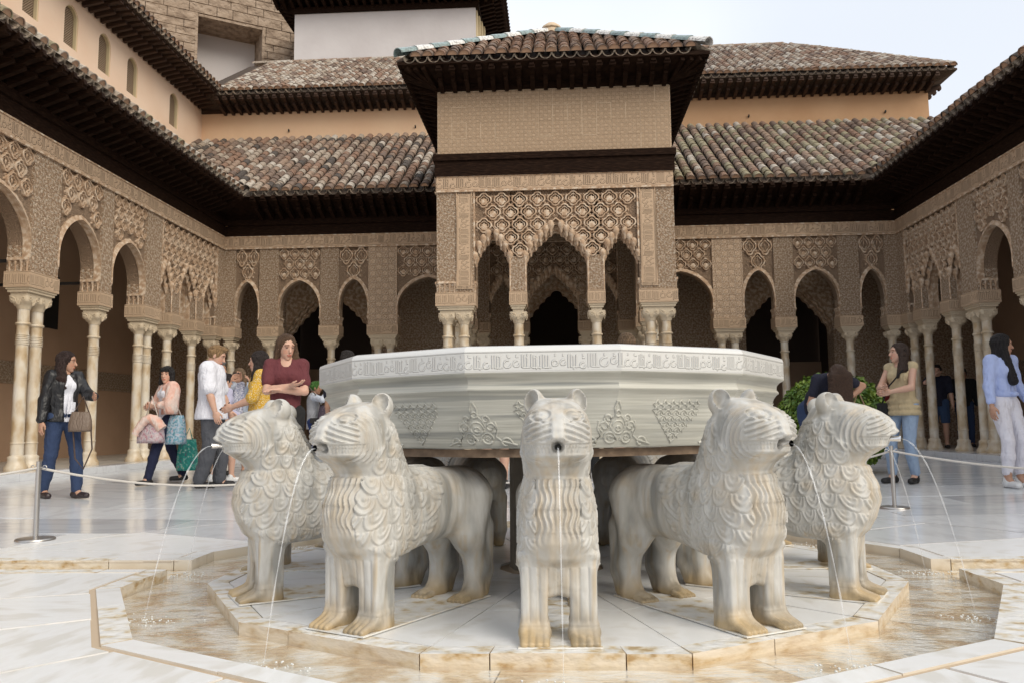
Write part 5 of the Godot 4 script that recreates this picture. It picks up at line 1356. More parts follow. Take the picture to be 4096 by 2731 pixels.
const LL := ["white marble lion facing the camera at the front centre of the fountain", "marble lion just left of the front centre one, spout in its open round mouth", "marble lion just right of the front centre one, dark groove down its throat", "marble lion at the left end of the front row, seen in profile facing left", "marble lion at the right end of the front row, seen in profile facing right",
	"marble lion at the far left, behind the left profile lion", "marble lion at the far right, its ear showing behind the right profile lion's head", "marble lion on the left rear of the fountain, its rump dark under the basin", "marble lion on the right rear of the fountain, its rump dark under the basin",
	"marble lion at the back, left of the central post", "marble lion at the back, right of the central post", "marble lion at the very back, hidden behind the central post"]
func build_fountain() -> void:
	var o := thing("fountain_platform", "low twelve-sided marble platform under the lions with stained kerb stones", "platform")
	var a := dod(1.863); var b := dod(1.755); var c := dod(1.15); var e := dod(0.30)
	for k in 12:
		var f := 0.45 + rng.randf_range(-0.15, 0.15)
		var k1 := (k + 1) % 12
		for s in ([[0.0, f], [f, 1.0]] if k != 11 else [[0.0, 0.26], [0.26, 0.76], [0.76, 1.0]]):
			var q := PackedVector2Array([a[k].lerp(a[k1], s[0]), a[k].lerp(a[k1], s[1]), b[k].lerp(b[k1], s[1]), b[k].lerp(b[k1], s[0])])
			for w in Geometry2D.offset_polygon(q, -0.0025):
				var m := MB.new(); m.poly(w, -0.12, rng.randf_range(-0.002, 0.003), null, Color(0.78, 0.60, 0.36)); part("kerb_stone", m.mesh(), M["kerb_%d" % (rng.randi() % 3)], o)
		for q in [PackedVector2Array([b[k], b[k1], c[k1], c[k]]), PackedVector2Array([c[k], c[k1], e[k1], e[k]])]:
			for w in Geometry2D.offset_polygon(q, -0.003):
				var m := MB.new(); m.poly(w, -0.03, -0.001 + rng.randf_range(-0.001, 0.001)); part("platform_slab", m.mesh(), M["near_slab_%d" % (rng.randi() % 3)], o)
	var bm := MB.new(); bm.poly(dod(1.80), -0.12, -0.012); part("mortar_bed", bm.mesh(), M.mortar, o)
	# basin
	o = thing("fountain_basin", "great twelve-sided marble basin with an inscribed rim on the lions' backs", "basin", Vector3(FX, 0, 0), -0.0)
	var ap := cos(PI / 12)
	var cor := func(r: float, y: float) -> PackedVector3Array:   # r: distance to the middle of a side
		var p := PackedVector3Array()
		for k in 12: p.append(Vector3(sin(PI / 12 + TAU * k / 12 - 0.008) * r / ap, y, cos(PI / 12 + TAU * k / 12 - 0.008) * r / ap))
		return p
	var ringm := func(m: MB, prof: Array, smooth_up := false):
		for k in 12:
			var rows := []
			for q in prof:
				var p: PackedVector3Array = cor.call(q.x, q.y)
				var row := PackedVector3Array()
				for s in 9: row.append(p[(k + 11) % 12].lerp(p[k], s / 8.0))
				rows.append(row)
			rows.reverse(); 
			for r2 in rows.size(): rows[r2].reverse()
			m.grid(rows)
	var R0 := 1.264
	var m := MB.new(); ringm.call(m, [Vector2(R0 - 0.17, 0.96), Vector2(R0 - 0.15, 1.13), Vector2(R0 - 0.12, 1.147), Vector2(R0 - 0.03, 1.148), Vector2(R0 - 0.006, 1.138), Vector2(R0, 1.121)])
	part("rim", m.mesh(true), M.marble_rim, o)
	m = MB.new()
	for k in 12:
		var p: PackedVector3Array = cor.call(R0 - 0.002, 1.03); var q: PackedVector3Array = cor.call(R0 - 0.001, 1.122)
		var i := (k + 11) % 12
		m.quad(p[i], p[k], q[k], q[i], Vector2(k * 0.93, 1), Vector2(k * 0.93 + 0.93, 1), Vector2(k * 0.93 + 0.93, 0), Vector2(k * 0.93, 0))
	part("inscription_band", m.mesh(), M.marble_script, o)
	m = MB.new(); ringm.call(m, [Vector2(R0, 1.031), Vector2(R0 - 0.004, 1.022), Vector2(R0 - 0.024, 1.012), Vector2(R0 - 0.038, 0.995), Vector2(R0 - 0.040, 0.975), Vector2(R0 - 0.030, 0.962), Vector2(R0 - 0.030, 0.954), Vector2(R0 - 0.044, 0.944), Vector2(R0 - 0.056, 0.925), Vector2(R0 - 0.064, 0.90)])
	part("moulding", m.mesh(true), M.marble_basin, o)
	m = MB.new(); ringm.call(m, [Vector2(R0 - 0.064, 0.90), Vector2(R0 - 0.085, 0.83), Vector2(R0 - 0.112, 0.75), Vector2(R0 - 0.130, 0.705), Vector2(R0 - 0.14, 0.70)])
	part("bowl", m.mesh(true), M.marble_basin, o)
	m = MB.new(); ringm.call(m, [Vector2(R0 - 0.14, 0.70), Vector2(0.4, 0.698)]); ringm.call(m, [Vector2(0.3, 0.96), Vector2(R0 - 0.17, 0.96)])
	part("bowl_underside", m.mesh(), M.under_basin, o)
	for k in 12:
		m = MB.new(); var p: PackedVector3Array = cor.call(R0 - 0.175, 0.66); var q: PackedVector3Array = cor.call(R0 - 0.175, 0.697); var i := (k + 11) % 12
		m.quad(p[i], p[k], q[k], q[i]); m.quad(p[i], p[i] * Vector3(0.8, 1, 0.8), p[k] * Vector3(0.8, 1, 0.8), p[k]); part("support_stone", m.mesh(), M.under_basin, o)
	# carved relief: a fret wedge on each side, a palmette over each corner
	var surf := func(u: float, y: float, d: float) -> Vector3:   # u: metres from the middle of a side, wrapping round the corner
		var r: float = R0 - 0.064 - (0.90 - y) * 0.33 + d
		var half := r * tan(PI / 12)
		if u <= half: return Vector3(u, y, r)
		var f := Vector3(half, y, r) + Vector3(cos(PI / 6), 0, -sin(PI / 6)) * (u - half)
		return f
	var fret := MB.new(); var pal := MB.new()
	var ropeln := func(mm: MB, pts: Array, r: float, u0: float):
		var pth := PackedVector3Array()
		for q in pts: pth.append(surf.call(u0 + q.x, q.y, 0.0005))
		mm.tube(pth, r, r, 5)
	for row in 7:
		var cnt := [6, 6, 5, 4, 3, 2, 1][row] as int
		for k in cnt:
			var u := (k - (cnt - 1) / 2.0) * 0.044; var y := 0.890 - row * 0.0255
			var pts := []
			for s in 9:
				var an := TAU * s / 8.0; var rr := 0.0145 * (1.0 + 0.30 * cos(an * 4.0))
				pts.append(Vector2(u + cos(an) * rr, y + sin(an) * rr))
			ropeln.call(fret, pts, 0.0050, 0.0)
			if k < cnt - 1: ropeln.call(fret, [Vector2(u + 0.014, y), Vector2(u + 0.030, y)], 0.005, 0.0)
			if row < 6: ropeln.call(fret, [Vector2(u + (0.008 if cnt > 1 else 0.0), y - 0.012), Vector2(u + 0.012, y - 0.023)], 0.005, 0.0)
	var uc := R0 * tan(PI / 12) - 0.012
	var spiral := func(cx: float, cy: float, r0: float, r1: float, a0: float, turns: float, w: float, mir := true):
		for sx in ([-1, 1] if mir else [1]):
			var pts := []
			for s in 15:
				var t := s / 14.0; var an := a0 + turns * TAU * t; var rr := lerpf(r0, r1, t)
				pts.append(Vector2(sx * (cx + cos(an) * rr), cy + sin(an) * rr))
			ropeln.call(pal, pts, w, uc)
	spiral.call(0.040, 0.745, 0.026, 0.022, 0.0, 1.0, 0.006)
	spiral.call(0.040, 0.745, 0.010, 0.008, 0.0, 1.0, 0.004)
	spiral.call(0.062, 0.795, 0.026, 0.008, -1.2, 1.2, 0.006)
	spiral.call(0.045, 0.83, 0.020, 0.006, -1.0, 1.2, 0.006)
	spiral.call(0.118, 0.725, 0.028, 0.010, 0.0, 0.8, 0.006)
	spiral.call(0.0, 0.79, 0.030, 0.028, 0.0, 1.0, 0.005, false)
	spiral.call(0.0, 0.785, 0.012, 0.010, 0.0, 1.0, 0.005, false)
	spiral.call(0.0, 0.85, 0.014, 0.012, 0.0, 1.0, 0.006, false)
	for sx in [-1, 1]:
		ropeln.call(pal, [Vector2(sx * 0.004, 0.905), Vector2(sx * 0.016, 0.875), Vector2(sx * 0.012, 0.845), Vector2(sx * 0.03, 0.825), Vector2(sx * 0.038, 0.80), Vector2(sx * 0.022, 0.765), Vector2(sx * 0.006, 0.735)], 0.0055, uc)
		ropeln.call(pal, [Vector2(sx * 0.085, 0.82), Vector2(sx * 0.092, 0.785), Vector2(sx * 0.078, 0.755), Vector2(sx * 0.10, 0.735), Vector2(sx * 0.145, 0.722), Vector2(sx * 0.165, 0.715)], 0.006, uc)
	var fm := fret.mesh(true); var pm := pal.mesh(true)
	for k in 12:
		part("fret_relief", fm, M.marble_basin, o, Transform3D(Basis(Vector3.UP, TAU * k / 12 - 0.008), Vector3.ZERO))
		part("palmette_relief", pm, M.marble_basin, o, Transform3D(Basis(Vector3.UP, TAU * k / 12 - 0.008), Vector3.ZERO))
	# central post
	o = thing("central_post", "dark stone post under the middle of the basin", "post", Vector3(FX, 0, 0))
	m = MB.new(); m.lathe([Vector2(0.24, 0.0), Vector2(0.236, 0.03), Vector2(0.236, 0.03), Vector2(0.234, 0.69)], 12); part("shaft", m.mesh(), M.post, o)
	# lions
	var lm := ArrayMesh.new(); later(lm, [], 0.0)
	var noz := MB.new(); noz.tube(PackedVector3Array([Vector3(0.475, 0.722, 0), Vector3(0.545, 0.721, 0)]), 0.0125, 0.0125, 12, false); noz.tube(PackedVector3Array([Vector3(0.545, 0.721, 0), Vector3(0.475, 0.722, 0)]), 0.009, 0.009, 12, false)
	var nm := noz.mesh(true)
	var pl := MB.new(); pl.box(Vector3(-0.455, 0.0, -0.152), Vector3(0.43, 0.006, 0.152)); var plm := pl.mesh()
	for k in 12:
		var an := deg_to_rad(LA[k])
		var l := thing("lion_statue", LL[k], "lion statue", Vector3(FX + sin(an) * 1.32, 0.002, cos(an) * 1.32), an - PI / 2, "marble lions round the fountain")
		part("body", lm, M.marble_lion, l)
		part("spout", nm, M.chrome, l)
		part("plinth", plm, M["kerb_%d" % (k % 3)], l)
		# its jet of water
		var jt := MB.new(); var pth := PackedVector3Array(); var d: float = LR[k] - 1.865
		for s in 25:
			var t := s / 24.0
			pth.append(Vector3(d * t, 0.722 - 0.768 * t * t, 0.0))
		for s in 24: pass
		var rows := []
		for s in 25:
			var row := PackedVector3Array(); var w := 0.0040 - 0.0022 * s / 24.0 + 0.0010 * sin(s * 2.3) + 0.0008 * sin(s * 5.1)
			for q in 7: row.append(pth[s] + Vector3(cos(TAU * q / 7) * w, sin(TAU * q / 7) * w * 0.4, sin(TAU * q / 7) * w))
			rows.append(row)
		rows.reverse(); jt.grid(rows, true)
		var j := part("water_jet", jt.mesh(true), M.water_jet, self, Transform3D(Basis(Vector3.UP, an - PI / 2), Vector3(FX + sin(an) * 1.865, 0, cos(an) * 1.865)))
		tag(j, "thin jet of water from the " + ["front centre lion", "lion left of the front centre", "lion right of the front centre", "left profile lion", "right profile lion", "far left lion", "far right lion", "left rear lion", "right rear lion", "back lion left of the post", "back lion right of the post", "lion at the very back"][k], "water jet", "water jets of the lions")
func rope(a: Vector3, b: Vector3, sag: float, label: String) -> void:
	var m := MB.new(); var p := PackedVector3Array()
	for k in 25:
		var t := k / 24.0; p.append(a.lerp(b, t) - Vector3(0, sag * 4.0 * t * (1.0 - t), 0))
	m.tube(p, 0.0095, 0.0095, 7)
	tag(part("barrier_rope", m.mesh(true), M.rope), label, "rope", "white barrier ropes")
func stanchion(at: Vector2, label: String) -> Vector3:
	var o := thing("stanchion", label, "stanchion", Vector3(at.x, floor_h(at.x, at.y) + 0.002, at.y), 0.0, "steel rope stanchions round the fountain")
	var m := MB.new(); m.lathe([Vector2(0.0, 0.0), Vector2(0.135, 0.0), Vector2(0.135, 0.0), Vector2(0.135, 0.012), Vector2(0.125, 0.018), Vector2(0.02, 0.022)], 28); part("foot_disc", m.mesh(true), M.steel, o)
	m = MB.new(); m.lathe([Vector2(0.0185, 0.02), Vector2(0.0185, 0.575), Vector2(0.0185, 0.575), Vector2(0.0, 0.578)], 14); part("pole", m.mesh(true), M.steel, o)
	m = MB.new()
	for s in [-1, 1]:
		var p := PackedVector3Array()
		for k in 11: p.append(Vector3(s * (0.045 + cos(TAU * k / 10) * 0.016), 0.53 + sin(TAU * k / 10) * 0.016, 0))
		m.tube(p, 0.004, 0.004, 5); m.tube(PackedVector3Array([Vector3(s * 0.015, 0.53, 0), Vector3(s * 0.032, 0.53, 0)]), 0.005, 0.005, 5)
	part("rope_ring", m.mesh(true), M.steel, o)
	return Vector3(at.x, floor_h(at.x, at.y) + 0.53, at.y)
func build_barrier() -> void:
	var a := stanchion(Vector2(-3.79, -1.14), "steel stanchion at the left, beside the woman in the black jacket")
	var b := stanchion(Vector2(-1.75, -3.7), "steel stanchion behind the left lions, hidden by the basin")
	var c := stanchion(Vector2(1.75, -3.9), "steel stanchion behind the basin on the right")
	var d := stanchion(Vector2(3.17, -3.09), "steel stanchion beside the right profile lion's muzzle")
	var e := Vector3(-5.2, 0.53, 1.0); var f := Vector3(5.3, 0.53, -0.9)
	rope(e, a, 0.10, "white rope running from the left stanchion out of the picture")
	rope(a, b, 0.22, "white rope sagging from the left stanchion towards the profile lion")
	rope(b, c, 0.34, "white rope hanging low behind the fountain, seen under the basin")
	rope(c, d, 0.15, "white rope behind the right lions")
	rope(d, f, 0.14, "white rope running from the right stanchion out of the picture")
	stanchion(Vector2(-5.2, 1.0), "steel stanchion outside the picture at the left end of the rope"); stanchion(Vector2(5.3, -0.9), "steel stanchion outside the picture at the right end of the rope")
func build_bush() -> void:
	var o := thing("topiary_bush", "round clipped green bush behind the bending woman", "bush", Vector3(4.0, floor_h(4.0, -7.22), -7.22))
	var m := MB.new(); m.tube(PackedVector3Array([Vector3(0, -0.05, 0), Vector3(0.02, 0.3, 0.01), Vector3(0, 0.7, 0)]), 0.06, 0.04, 8); part("trunk", m.mesh(true), M.bark, o)
	for k in 7:
		m = MB.new(); var an := k * 0.9; m.tube(PackedVector3Array([Vector3(0, 0.35, 0), Vector3(sin(an) * 0.25, 0.6, cos(an) * 0.25), Vector3(sin(an) * 0.5, 0.75 + 0.1 * (k % 3), cos(an) * 0.5)]), 0.03, 0.01, 6); part("limb", m.mesh(true), M.bark, o)
	var lf := MB.new()
	lf.tri3(Vector3(0, 0, 0), Vector3(0.5, 0.55, 0.10), Vector3(0, 1.15, -0.12)); lf.tri3(Vector3(0, 0, 0), Vector3(0, 1.15, -0.12), Vector3(-0.5, 0.55, 0.10))
	var lm := lf.mesh(); var list := []; var cols := []
	var nz := FastNoiseLite.new(); nz.frequency = 2.2; nz.seed = 6
	for i in 9000:
		var d := Vector3(rng.randfn(), rng.randfn(), rng.randfn()).normalized()
		var rr := 1.0 + 0.05 * nz.get_noise_3dv(d * 1.3) - absf(rng.randfn(0, 0.07)) + 0.02
		var p := Vector3(0, 0.70, 0) + d * Vector3(0.74, 0.70, 0.74) * rr
		if p.y < 0.04: continue
		var up := (d + Vector3(rng.randfn(), rng.randfn(), rng.randfn()) * 0.45 + Vector3(0, -0.25, 0)).normalized()
		var n := (d + Vector3(rng.randfn(), rng.randfn() + 0.6, rng.randfn()) * 0.35).normalized()
		var tg := (Vector3.DOWN + d * 0.7 + Vector3(rng.randfn(), rng.randfn(), rng.randfn()) * 0.5).normalized()
		var xx := tg.cross(n).normalized(); var zz := xx.cross(tg)
		var s := rng.randf_range(0.045, 0.075)
		list.append(Transform3D(Basis(xx * s * 0.75, tg * s, zz * s), p))
		var g := clampf(0.5 + nz.get_noise_3dv(p * 1.4) * 1.2 + rng.randfn(0, 0.22), 0, 1)
		cols.append(Color(0.06, 0.13, 0.014).lerp(Color(0.22, 0.31, 0.04), g))
	many("crown", lm, M.leaf, o, list, cols)

# ---------------------------------------------------------------- people (local: y up, +z the way they face, +x their left; lengths for a height of 1.70)
var head_f: MB; var head_m: MB; var hand_l: MB; var hand_r: MB
var hair_cache := {}
var wob := FastNoiseLite.new()
func people_setup() -> void:
	wob.seed = 8; wob.frequency = 1.0; wob.fractal_octaves = 2
	head_f = head(0.94); head_m = head(1.0)
	hand_l = hand(1.0); hand_r = hand(-1.0)
func head(j: float) -> MB:
	var P := [Ell.new(Vector3(0, 0.025, -0.008), Vector3(0.075, 0.094, 0.094), 0.02), Ell.new(Vector3(0, -0.045, 0.028), Vector3(0.056 * j, 0.068, 0.058), 0.03),
		Ell.new(Vector3(0, -0.100, 0.062), Vector3(0.022 * j, 0.016, 0.016), 0.02), Cap.new(Vector3(0, 0.012, 0.084), Vector3(0, -0.030, 0.104), 0.008, 0.0125, 0.012),
		Ell.new(Vector3(0, 0.030, 0.076), Vector3(0.052, 0.012, 0.014), 0.015), Ell.new(Vector3(0.032, 0.006, 0.090), Vector3(0.017, 0.011, 0.010), 0.008, true), Ell.new(Vector3(-0.032, 0.006, 0.090), Vector3(0.017, 0.011, 0.010), 0.008, true),
		Ell.new(Vector3(0.031, 0.006, 0.074), Vector3(0.012, 0.010, 0.012), 0.003), Ell.new(Vector3(-0.031, 0.006, 0.074), Vector3(0.012, 0.010, 0.012), 0.003),
		Ell.new(Vector3(0, -0.060, 0.086), Vector3(0.022, 0.006, 0.008), 0.006), Ell.new(Vector3(0, -0.071, 0.084), Vector3(0.018, 0.006, 0.008), 0.006),
		Ell.new(Vector3(0.077, -0.005, -0.005), Vector3(0.009, 0.030, 0.018), 0.006), Ell.new(Vector3(-0.077, -0.005, -0.005), Vector3(0.009, 0.030, 0.018), 0.006),
		Cap.new(Vector3(0, -0.06, -0.025), Vector3(0, -0.19, -0.04), 0.050 * j, 0.054 * j, 0.02)]
	var m := skin(P, 0.0055)
	for i in m.v.size():
		var p := m.v[i]; var c := Color(1, 1, 1); var ax := absf(p.x)
		if p.z > 0.05:
			var e := Vector2((ax - 0.031) / 0.0125, (p.y - 0.006) / 0.0075).length()
			if e < 1.0: c = Color(0.9, 0.95, 1.0)
			if Vector2(ax - 0.031, p.y - 0.006).length() < 0.0065: c = Color(0.07, 0.05, 0.04)
			if e >= 0.9 and e < 1.35 and p.y > 0.007: c = Color(0.35, 0.25, 0.22)
			if ax > 0.014 and ax < 0.050 and absf(p.y - 0.031 + (ax - 0.03) * 0.15) < 0.0055: c = Color(0.30, 0.20, 0.14)
			if ax < 0.024 and absf(p.y + 0.065) < 0.0095 and p.z > 0.082: c = Color(0.85, 0.45, 0.42)
			elif Vector2(ax - 0.042, p.y + 0.035).length() < 0.022: c = Color(1.0, 0.88, 0.85)
		m.c[i] = c
	return m
func hand(s: float) -> MB:   # wrist at the origin, fingers along -y, palm facing the thigh (-x for the left hand)
	var P := [Ell.new(Vector3(0, -0.045, 0.0), Vector3(0.017, 0.050, 0.041), 0.012), Cap.new(Vector3(0, 0.02, 0), Vector3(0, -0.02, 0), 0.025, 0.024, 0.015)]
	var L := [0.068, 0.076, 0.071, 0.056]
	for k in 4:
		var z := 0.029 - k * 0.0195; var x := 0.0
		var a := Vector3(x, -0.082 + absf(k - 1.2) * 0.004, z); var b := a + Vector3(-s * 0.006, -L[k] * 0.5, 0.002 - k * 0.001); var c := b + Vector3(-s * 0.020, -L[k] * 0.42, 0)
		P.append(Cap.new(a, b, 0.0092, 0.0084, 0.004)); P.append(Cap.new(b, c, 0.0084, 0.0072, 0.004))
	P.append(Cap.new(Vector3(-s * 0.006, -0.022, 0.030), Vector3(-s * 0.018, -0.058, 0.052), 0.0125, 0.0105, 0.012)); P.append(Cap.new(Vector3(-s * 0.018, -0.058, 0.052), Vector3(-s * 0.026, -0.088, 0.050), 0.0100, 0.0082, 0.004))
	return skin(P, 0.0048)
func strands(m: MB) -> MB:
	for i in m.v.size():
		var p := m.v[i]; var n := wob.get_noise_3d(p.x * 95.0, p.y * 9.0, p.z * 95.0)
		m.c[i] = Color(1, 1, 1) * (1.0 + n * 0.9) * (0.9 + clampf(-p.y, 0.0, 0.4) * 0.8)
		m.v[i] = p + Vector3(p.x, 0, p.z).normalized() * (n * 0.012 + 0.003)
	return m
func hair(style: String) -> ArrayMesh:
	if hair_cache.has(style): return hair_cache[style]
	var P := [Ell.new(Vector3(0, 0.034, -0.018), Vector3(0.084, 0.098, 0.100), 0.02)]
	match style:
		"short": P += [Ell.new(Vector3(0, 0.105, 0.045), Vector3(0.062, 0.030, 0.050), 0.03), Ell.new(Vector3(0, -0.035, 0.085), Vector3(0.078, 0.105, 0.062), 0.012, true), Half.new(Vector3(0, -1, 0), 0.050)]
		"bob": P += [Cap.new(Vector3(0.066, 0.02, -0.01), Vector3(0.078, -0.115, 0.0), 0.032, 0.034, 0.03), Cap.new(Vector3(-0.066, 0.02, -0.01), Vector3(-0.078, -0.115, 0.0), 0.032, 0.034, 0.03), Cap.new(Vector3(0, 0.0, -0.05), Vector3(0, -0.11, -0.055), 0.07, 0.065, 0.03),
			Ell.new(Vector3(0, 0.068, 0.060), Vector3(0.066, 0.038, 0.034), 0.02), Ell.new(Vector3(0, -0.055, 0.10), Vector3(0.056, 0.092, 0.07), 0.012, true)]
		"medium": P += [Cap.new(Vector3(0.062, 0.03, -0.01), Vector3(0.088, -0.15, 0.01), 0.034, 0.036, 0.03), Cap.new(Vector3(-0.062, 0.03, -0.01), Vector3(-0.088, -0.15, 0.01), 0.034, 0.036, 0.03), Cap.new(Vector3(0, 0.0, -0.05), Vector3(0, -0.15, -0.06), 0.075, 0.07, 0.03), Ell.new(Vector3(0, -0.03, 0.10), Vector3(0.055, 0.10, 0.07), 0.012, true)]
		"long": P += [Cap.new(Vector3(0.060, 0.03, -0.02), Vector3(0.092, -0.20, -0.015), 0.042, 0.052, 0.03), Cap.new(Vector3(-0.060, 0.03, -0.02), Vector3(-0.092, -0.20, -0.015), 0.042, 0.052, 0.03), Cap.new(Vector3(-0.085, -0.15, 0.01), Vector3(-0.095, -0.30, 0.05), 0.040, 0.022, 0.03), Cap.new(Vector3(0.0, 0.0, -0.05), Vector3(0, -0.34, -0.095), 0.078, 0.075, 0.03, Vector3(0, 0, 1), 0.7),
			Cap.new(Vector3(0.075, -0.15, 0.01), Vector3(0.090, -0.30, 0.055), 0.032, 0.018, 0.03), Ell.new(Vector3(0, -0.03, 0.10), Vector3(0.055, 0.11, 0.07), 0.012, true)]
		"side": P += [Cap.new(Vector3(0.062, 0.03, -0.015), Vector3(0.100, -0.18, 0.03), 0.036, 0.048, 0.03), Cap.new(Vector3(0.100, -0.18, 0.03), Vector3(0.120, -0.33, 0.09), 0.056, 0.055, 0.03), Cap.new(Vector3(0.120, -0.33, 0.09), Vector3(0.110, -0.48, 0.10), 0.055, 0.028, 0.03), Cap.new(Vector3(-0.060, 0.03, -0.02), Vector3(-0.080, -0.16, -0.035), 0.034, 0.028, 0.03), Cap.new(Vector3(0, 0.0, -0.05), Vector3(0.03, -0.26, -0.075), 0.072, 0.065, 0.03, Vector3(0, 0, 1), 0.7), Ell.new(Vector3(-0.008, -0.025, 0.10), Vector3(0.056, 0.11, 0.072), 0.012, true)]
		"curtain":
			for k in 5: P.append(Cap.new(Vector3((k - 2) * 0.035, 0.055, 0.03), Vector3((k - 2) * 0.052, -0.10 - 0.02 * absf(k - 2), 0.34), 0.055, 0.035, 0.03))
			P.append(Cap.new(Vector3(0, 0.0, -0.05), Vector3(0, -0.16, -0.02), 0.078, 0.06, 0.03))
		"straight": P += [Cap.new(Vector3(-0.058, 0.03, -0.02), Vector3(-0.085, -0.40, 0.06), 0.038, 0.050, 0.03), Cap.new(Vector3(0.060, 0.03, -0.02), Vector3(0.10, -0.30, 0.02), 0.034, 0.030, 0.03), Cap.new(Vector3(0, 0.0, -0.05), Vector3(0, -0.42, -0.08), 0.078, 0.09, 0.03, Vector3(0, 0, 1), 0.6), Ell.new(Vector3(0, -0.03, 0.10), Vector3(0.055, 0.11, 0.07), 0.012, true)]
	hair_cache[style] = ArrayMesh.new(); later(hair_cache[style], P, 0.0085, 1.0, false, ["strands"])
	return hair_cache[style]
func ik(a: Vector3, b: Vector3, l1: float, l2: float, pole: Vector3) -> Vector3:
	var d := b - a; var L := clampf(d.length(), 0.05, (l1 + l2) * 0.995); var u := d.normalized()
	var x := (l1 * l1 - l2 * l2 + L * L) / (2.0 * L); var h := sqrt(maxf(0.0, l1 * l1 - x * x))
	var v := (pole - u * pole.dot(u)).normalized()
	return a + u * x + v * h
func cloth(called: String, c, o := {}) -> StandardMaterial3D:
	if not M.has(called):
		if not tex.has("crease"): tex.crease = noise_tex(401, 0.02, [], FastNoiseLite.TYPE_SIMPLEX_SMOOTH, FastNoiseLite.FRACTAL_PING_PONG, 2, 256)
		var m := mat(called, c, o.get("rough", 0.9), {"height": tex.crease, "depth": 0.7, "scale": Vector3(2.2, 1.1, 2.2), "world": false})
		if o.has("tex"): m.albedo_color = Color(1, 1, 1); m.albedo_texture = o.tex; m.uv1_triplanar = true; m.uv1_scale = o.get("scale", Vector3.ONE * 4.0)
	return M[called]
func skin_mat(c: Array) -> StandardMaterial3D:
	var k := "skin_%.2f" % c[0]
	if not M.has(k):
		var m := mat(k, c, 0.55, {"vc": true}); m.subsurf_scatter_enabled = true; m.subsurf_scatter_strength = 0.08
	return M[k]
func person(label: String, at: Vector2, turn: float, H: float, o: Dictionary) -> Node3D:
	var gy: float = o.get("gy", floor_h(at.x, at.y)) + 0.002
	var n := thing("person", label, "person", Vector3(at.x, gy, at.y), deg_to_rad(turn))
	var s := H / 1.70; var f: bool = o.get("f", true); var cell: float = o.get("cell", 0.0145)
	var lean: Vector3 = o.get("lean", Vector3.ZERO)
	var sw := 0.150 if f else 0.178; var bk := 1.0 if f else 1.12
	var pel: Vector3 = Vector3(0, 0.93, 0) + o.get("hips", Vector3.ZERO); var wai: Vector3 = Vector3(0, 1.08, 0) + lean * 0.35 + o.get("hips", Vector3.ZERO) * 0.6; var che: Vector3 = Vector3(0, 1.28, 0.0) + lean
	var spine: Vector3 = (che - wai).normalized(); var tz: Vector3 = (Vector3(0, 0, 1) - spine * spine.z).normalized()
	var nek: Vector3 = che + spine * 0.17; var hd: Vector3 = nek + spine * 0.10 + tz * 0.03 + o.get("head", Vector3.ZERO)
	var S := [che + spine * 0.10 + Vector3(sw, 0, -0.005), che + spine * 0.10 + Vector3(-sw, 0, -0.005)]
	var Wr := [o.get("wl", Vector3(0.25, 0.84, 0.06)), o.get("wr", Vector3(-0.25, 0.84, 0.06))]
	var Po := [o.get("pl", Vector3(0.3, -0.2, -1)), o.get("pr", Vector3(-0.3, -0.2, -1))]
	var Fo := [o.get("fl", Vector3(0.10, 0, 0.0)), o.get("fr", Vector3(-0.10, 0, 0.0))]
	var hipx := 0.088
	var E := []; var K := []; var A := []
	for k in 2:
		var sg := 1.0 if k == 0 else -1.0
		E.append(ik(S[k], Wr[k], 0.285, 0.245, Po[k]))
		var ank: Vector3 = Fo[k] + Vector3(0, 0.085, -0.02)
		A.append(ank); K.append(ik(pel + Vector3(sg * hipx, -0.02, 0), ank, 0.425, 0.415, Vector3(sg * 0.1, 0, 1)))
		Wr[k] = E[k] + (Wr[k] - E[k]).normalized() * 0.245
	# body: one skin with head and hands
	var Z := tz
	var B := [Cap.new(pel, wai, 0.128 if f else 0.125, 0.105 * bk, 0.04, Z, 0.78), Cap.new(wai, che, 0.105 * bk, 0.130 * bk, 0.04, Z, 0.74), Cap.new(S[0], S[1], 0.050 * bk, 0.050 * bk, 0.05), Cap.new(che + spine * 0.08, nek + spine * 0.02, 0.075, 0.052, 0.04), Cap.new(nek - spine * 0.02, hd + Vector3(0, -0.05, -0.02), 0.052, 0.048, 0.02)]
	var legs := []; var arms := []
	for k in 2:
		var sg := 1.0 if k == 0 else -1.0
		var hip: Vector3 = pel + Vector3(sg * hipx, -0.02, 0)
		legs.append([hip, K[k], A[k]])
		B += [Cap.new(hip, K[k], 0.088, 0.054, 0.03), Cap.new(K[k], K[k].lerp(A[k], 0.35), 0.053, 0.056, 0.02), Cap.new(K[k].lerp(A[k], 0.35), A[k], 0.056, 0.036, 0.02), Cap.new(A[k], A[k] + Vector3(0, -0.04, 0.05), 0.036, 0.035, 0.02),
			Cap.new(S[k], E[k], 0.046 * bk, 0.038 * bk, 0.03), Cap.new(E[k], E[k].lerp(Wr[k], 0.3), 0.038 * bk, 0.039 * bk, 0.015), Cap.new(E[k].lerp(Wr[k], 0.3), Wr[k], 0.039 * bk, 0.026 * bk, 0.015)]
	var extra := []
	var hb := Basis.from_euler(Vector3(deg_to_rad(o.get("hp", 0.0)), deg_to_rad(o.get("hy", 0.0)), deg_to_rad(o.get("hr", 0.0))))
	var hs: float = o.get("hs", 1.0)
	extra.append([head_f if f else head_m, Transform3D(hb.scaled(Vector3.ONE * hs), hd)])
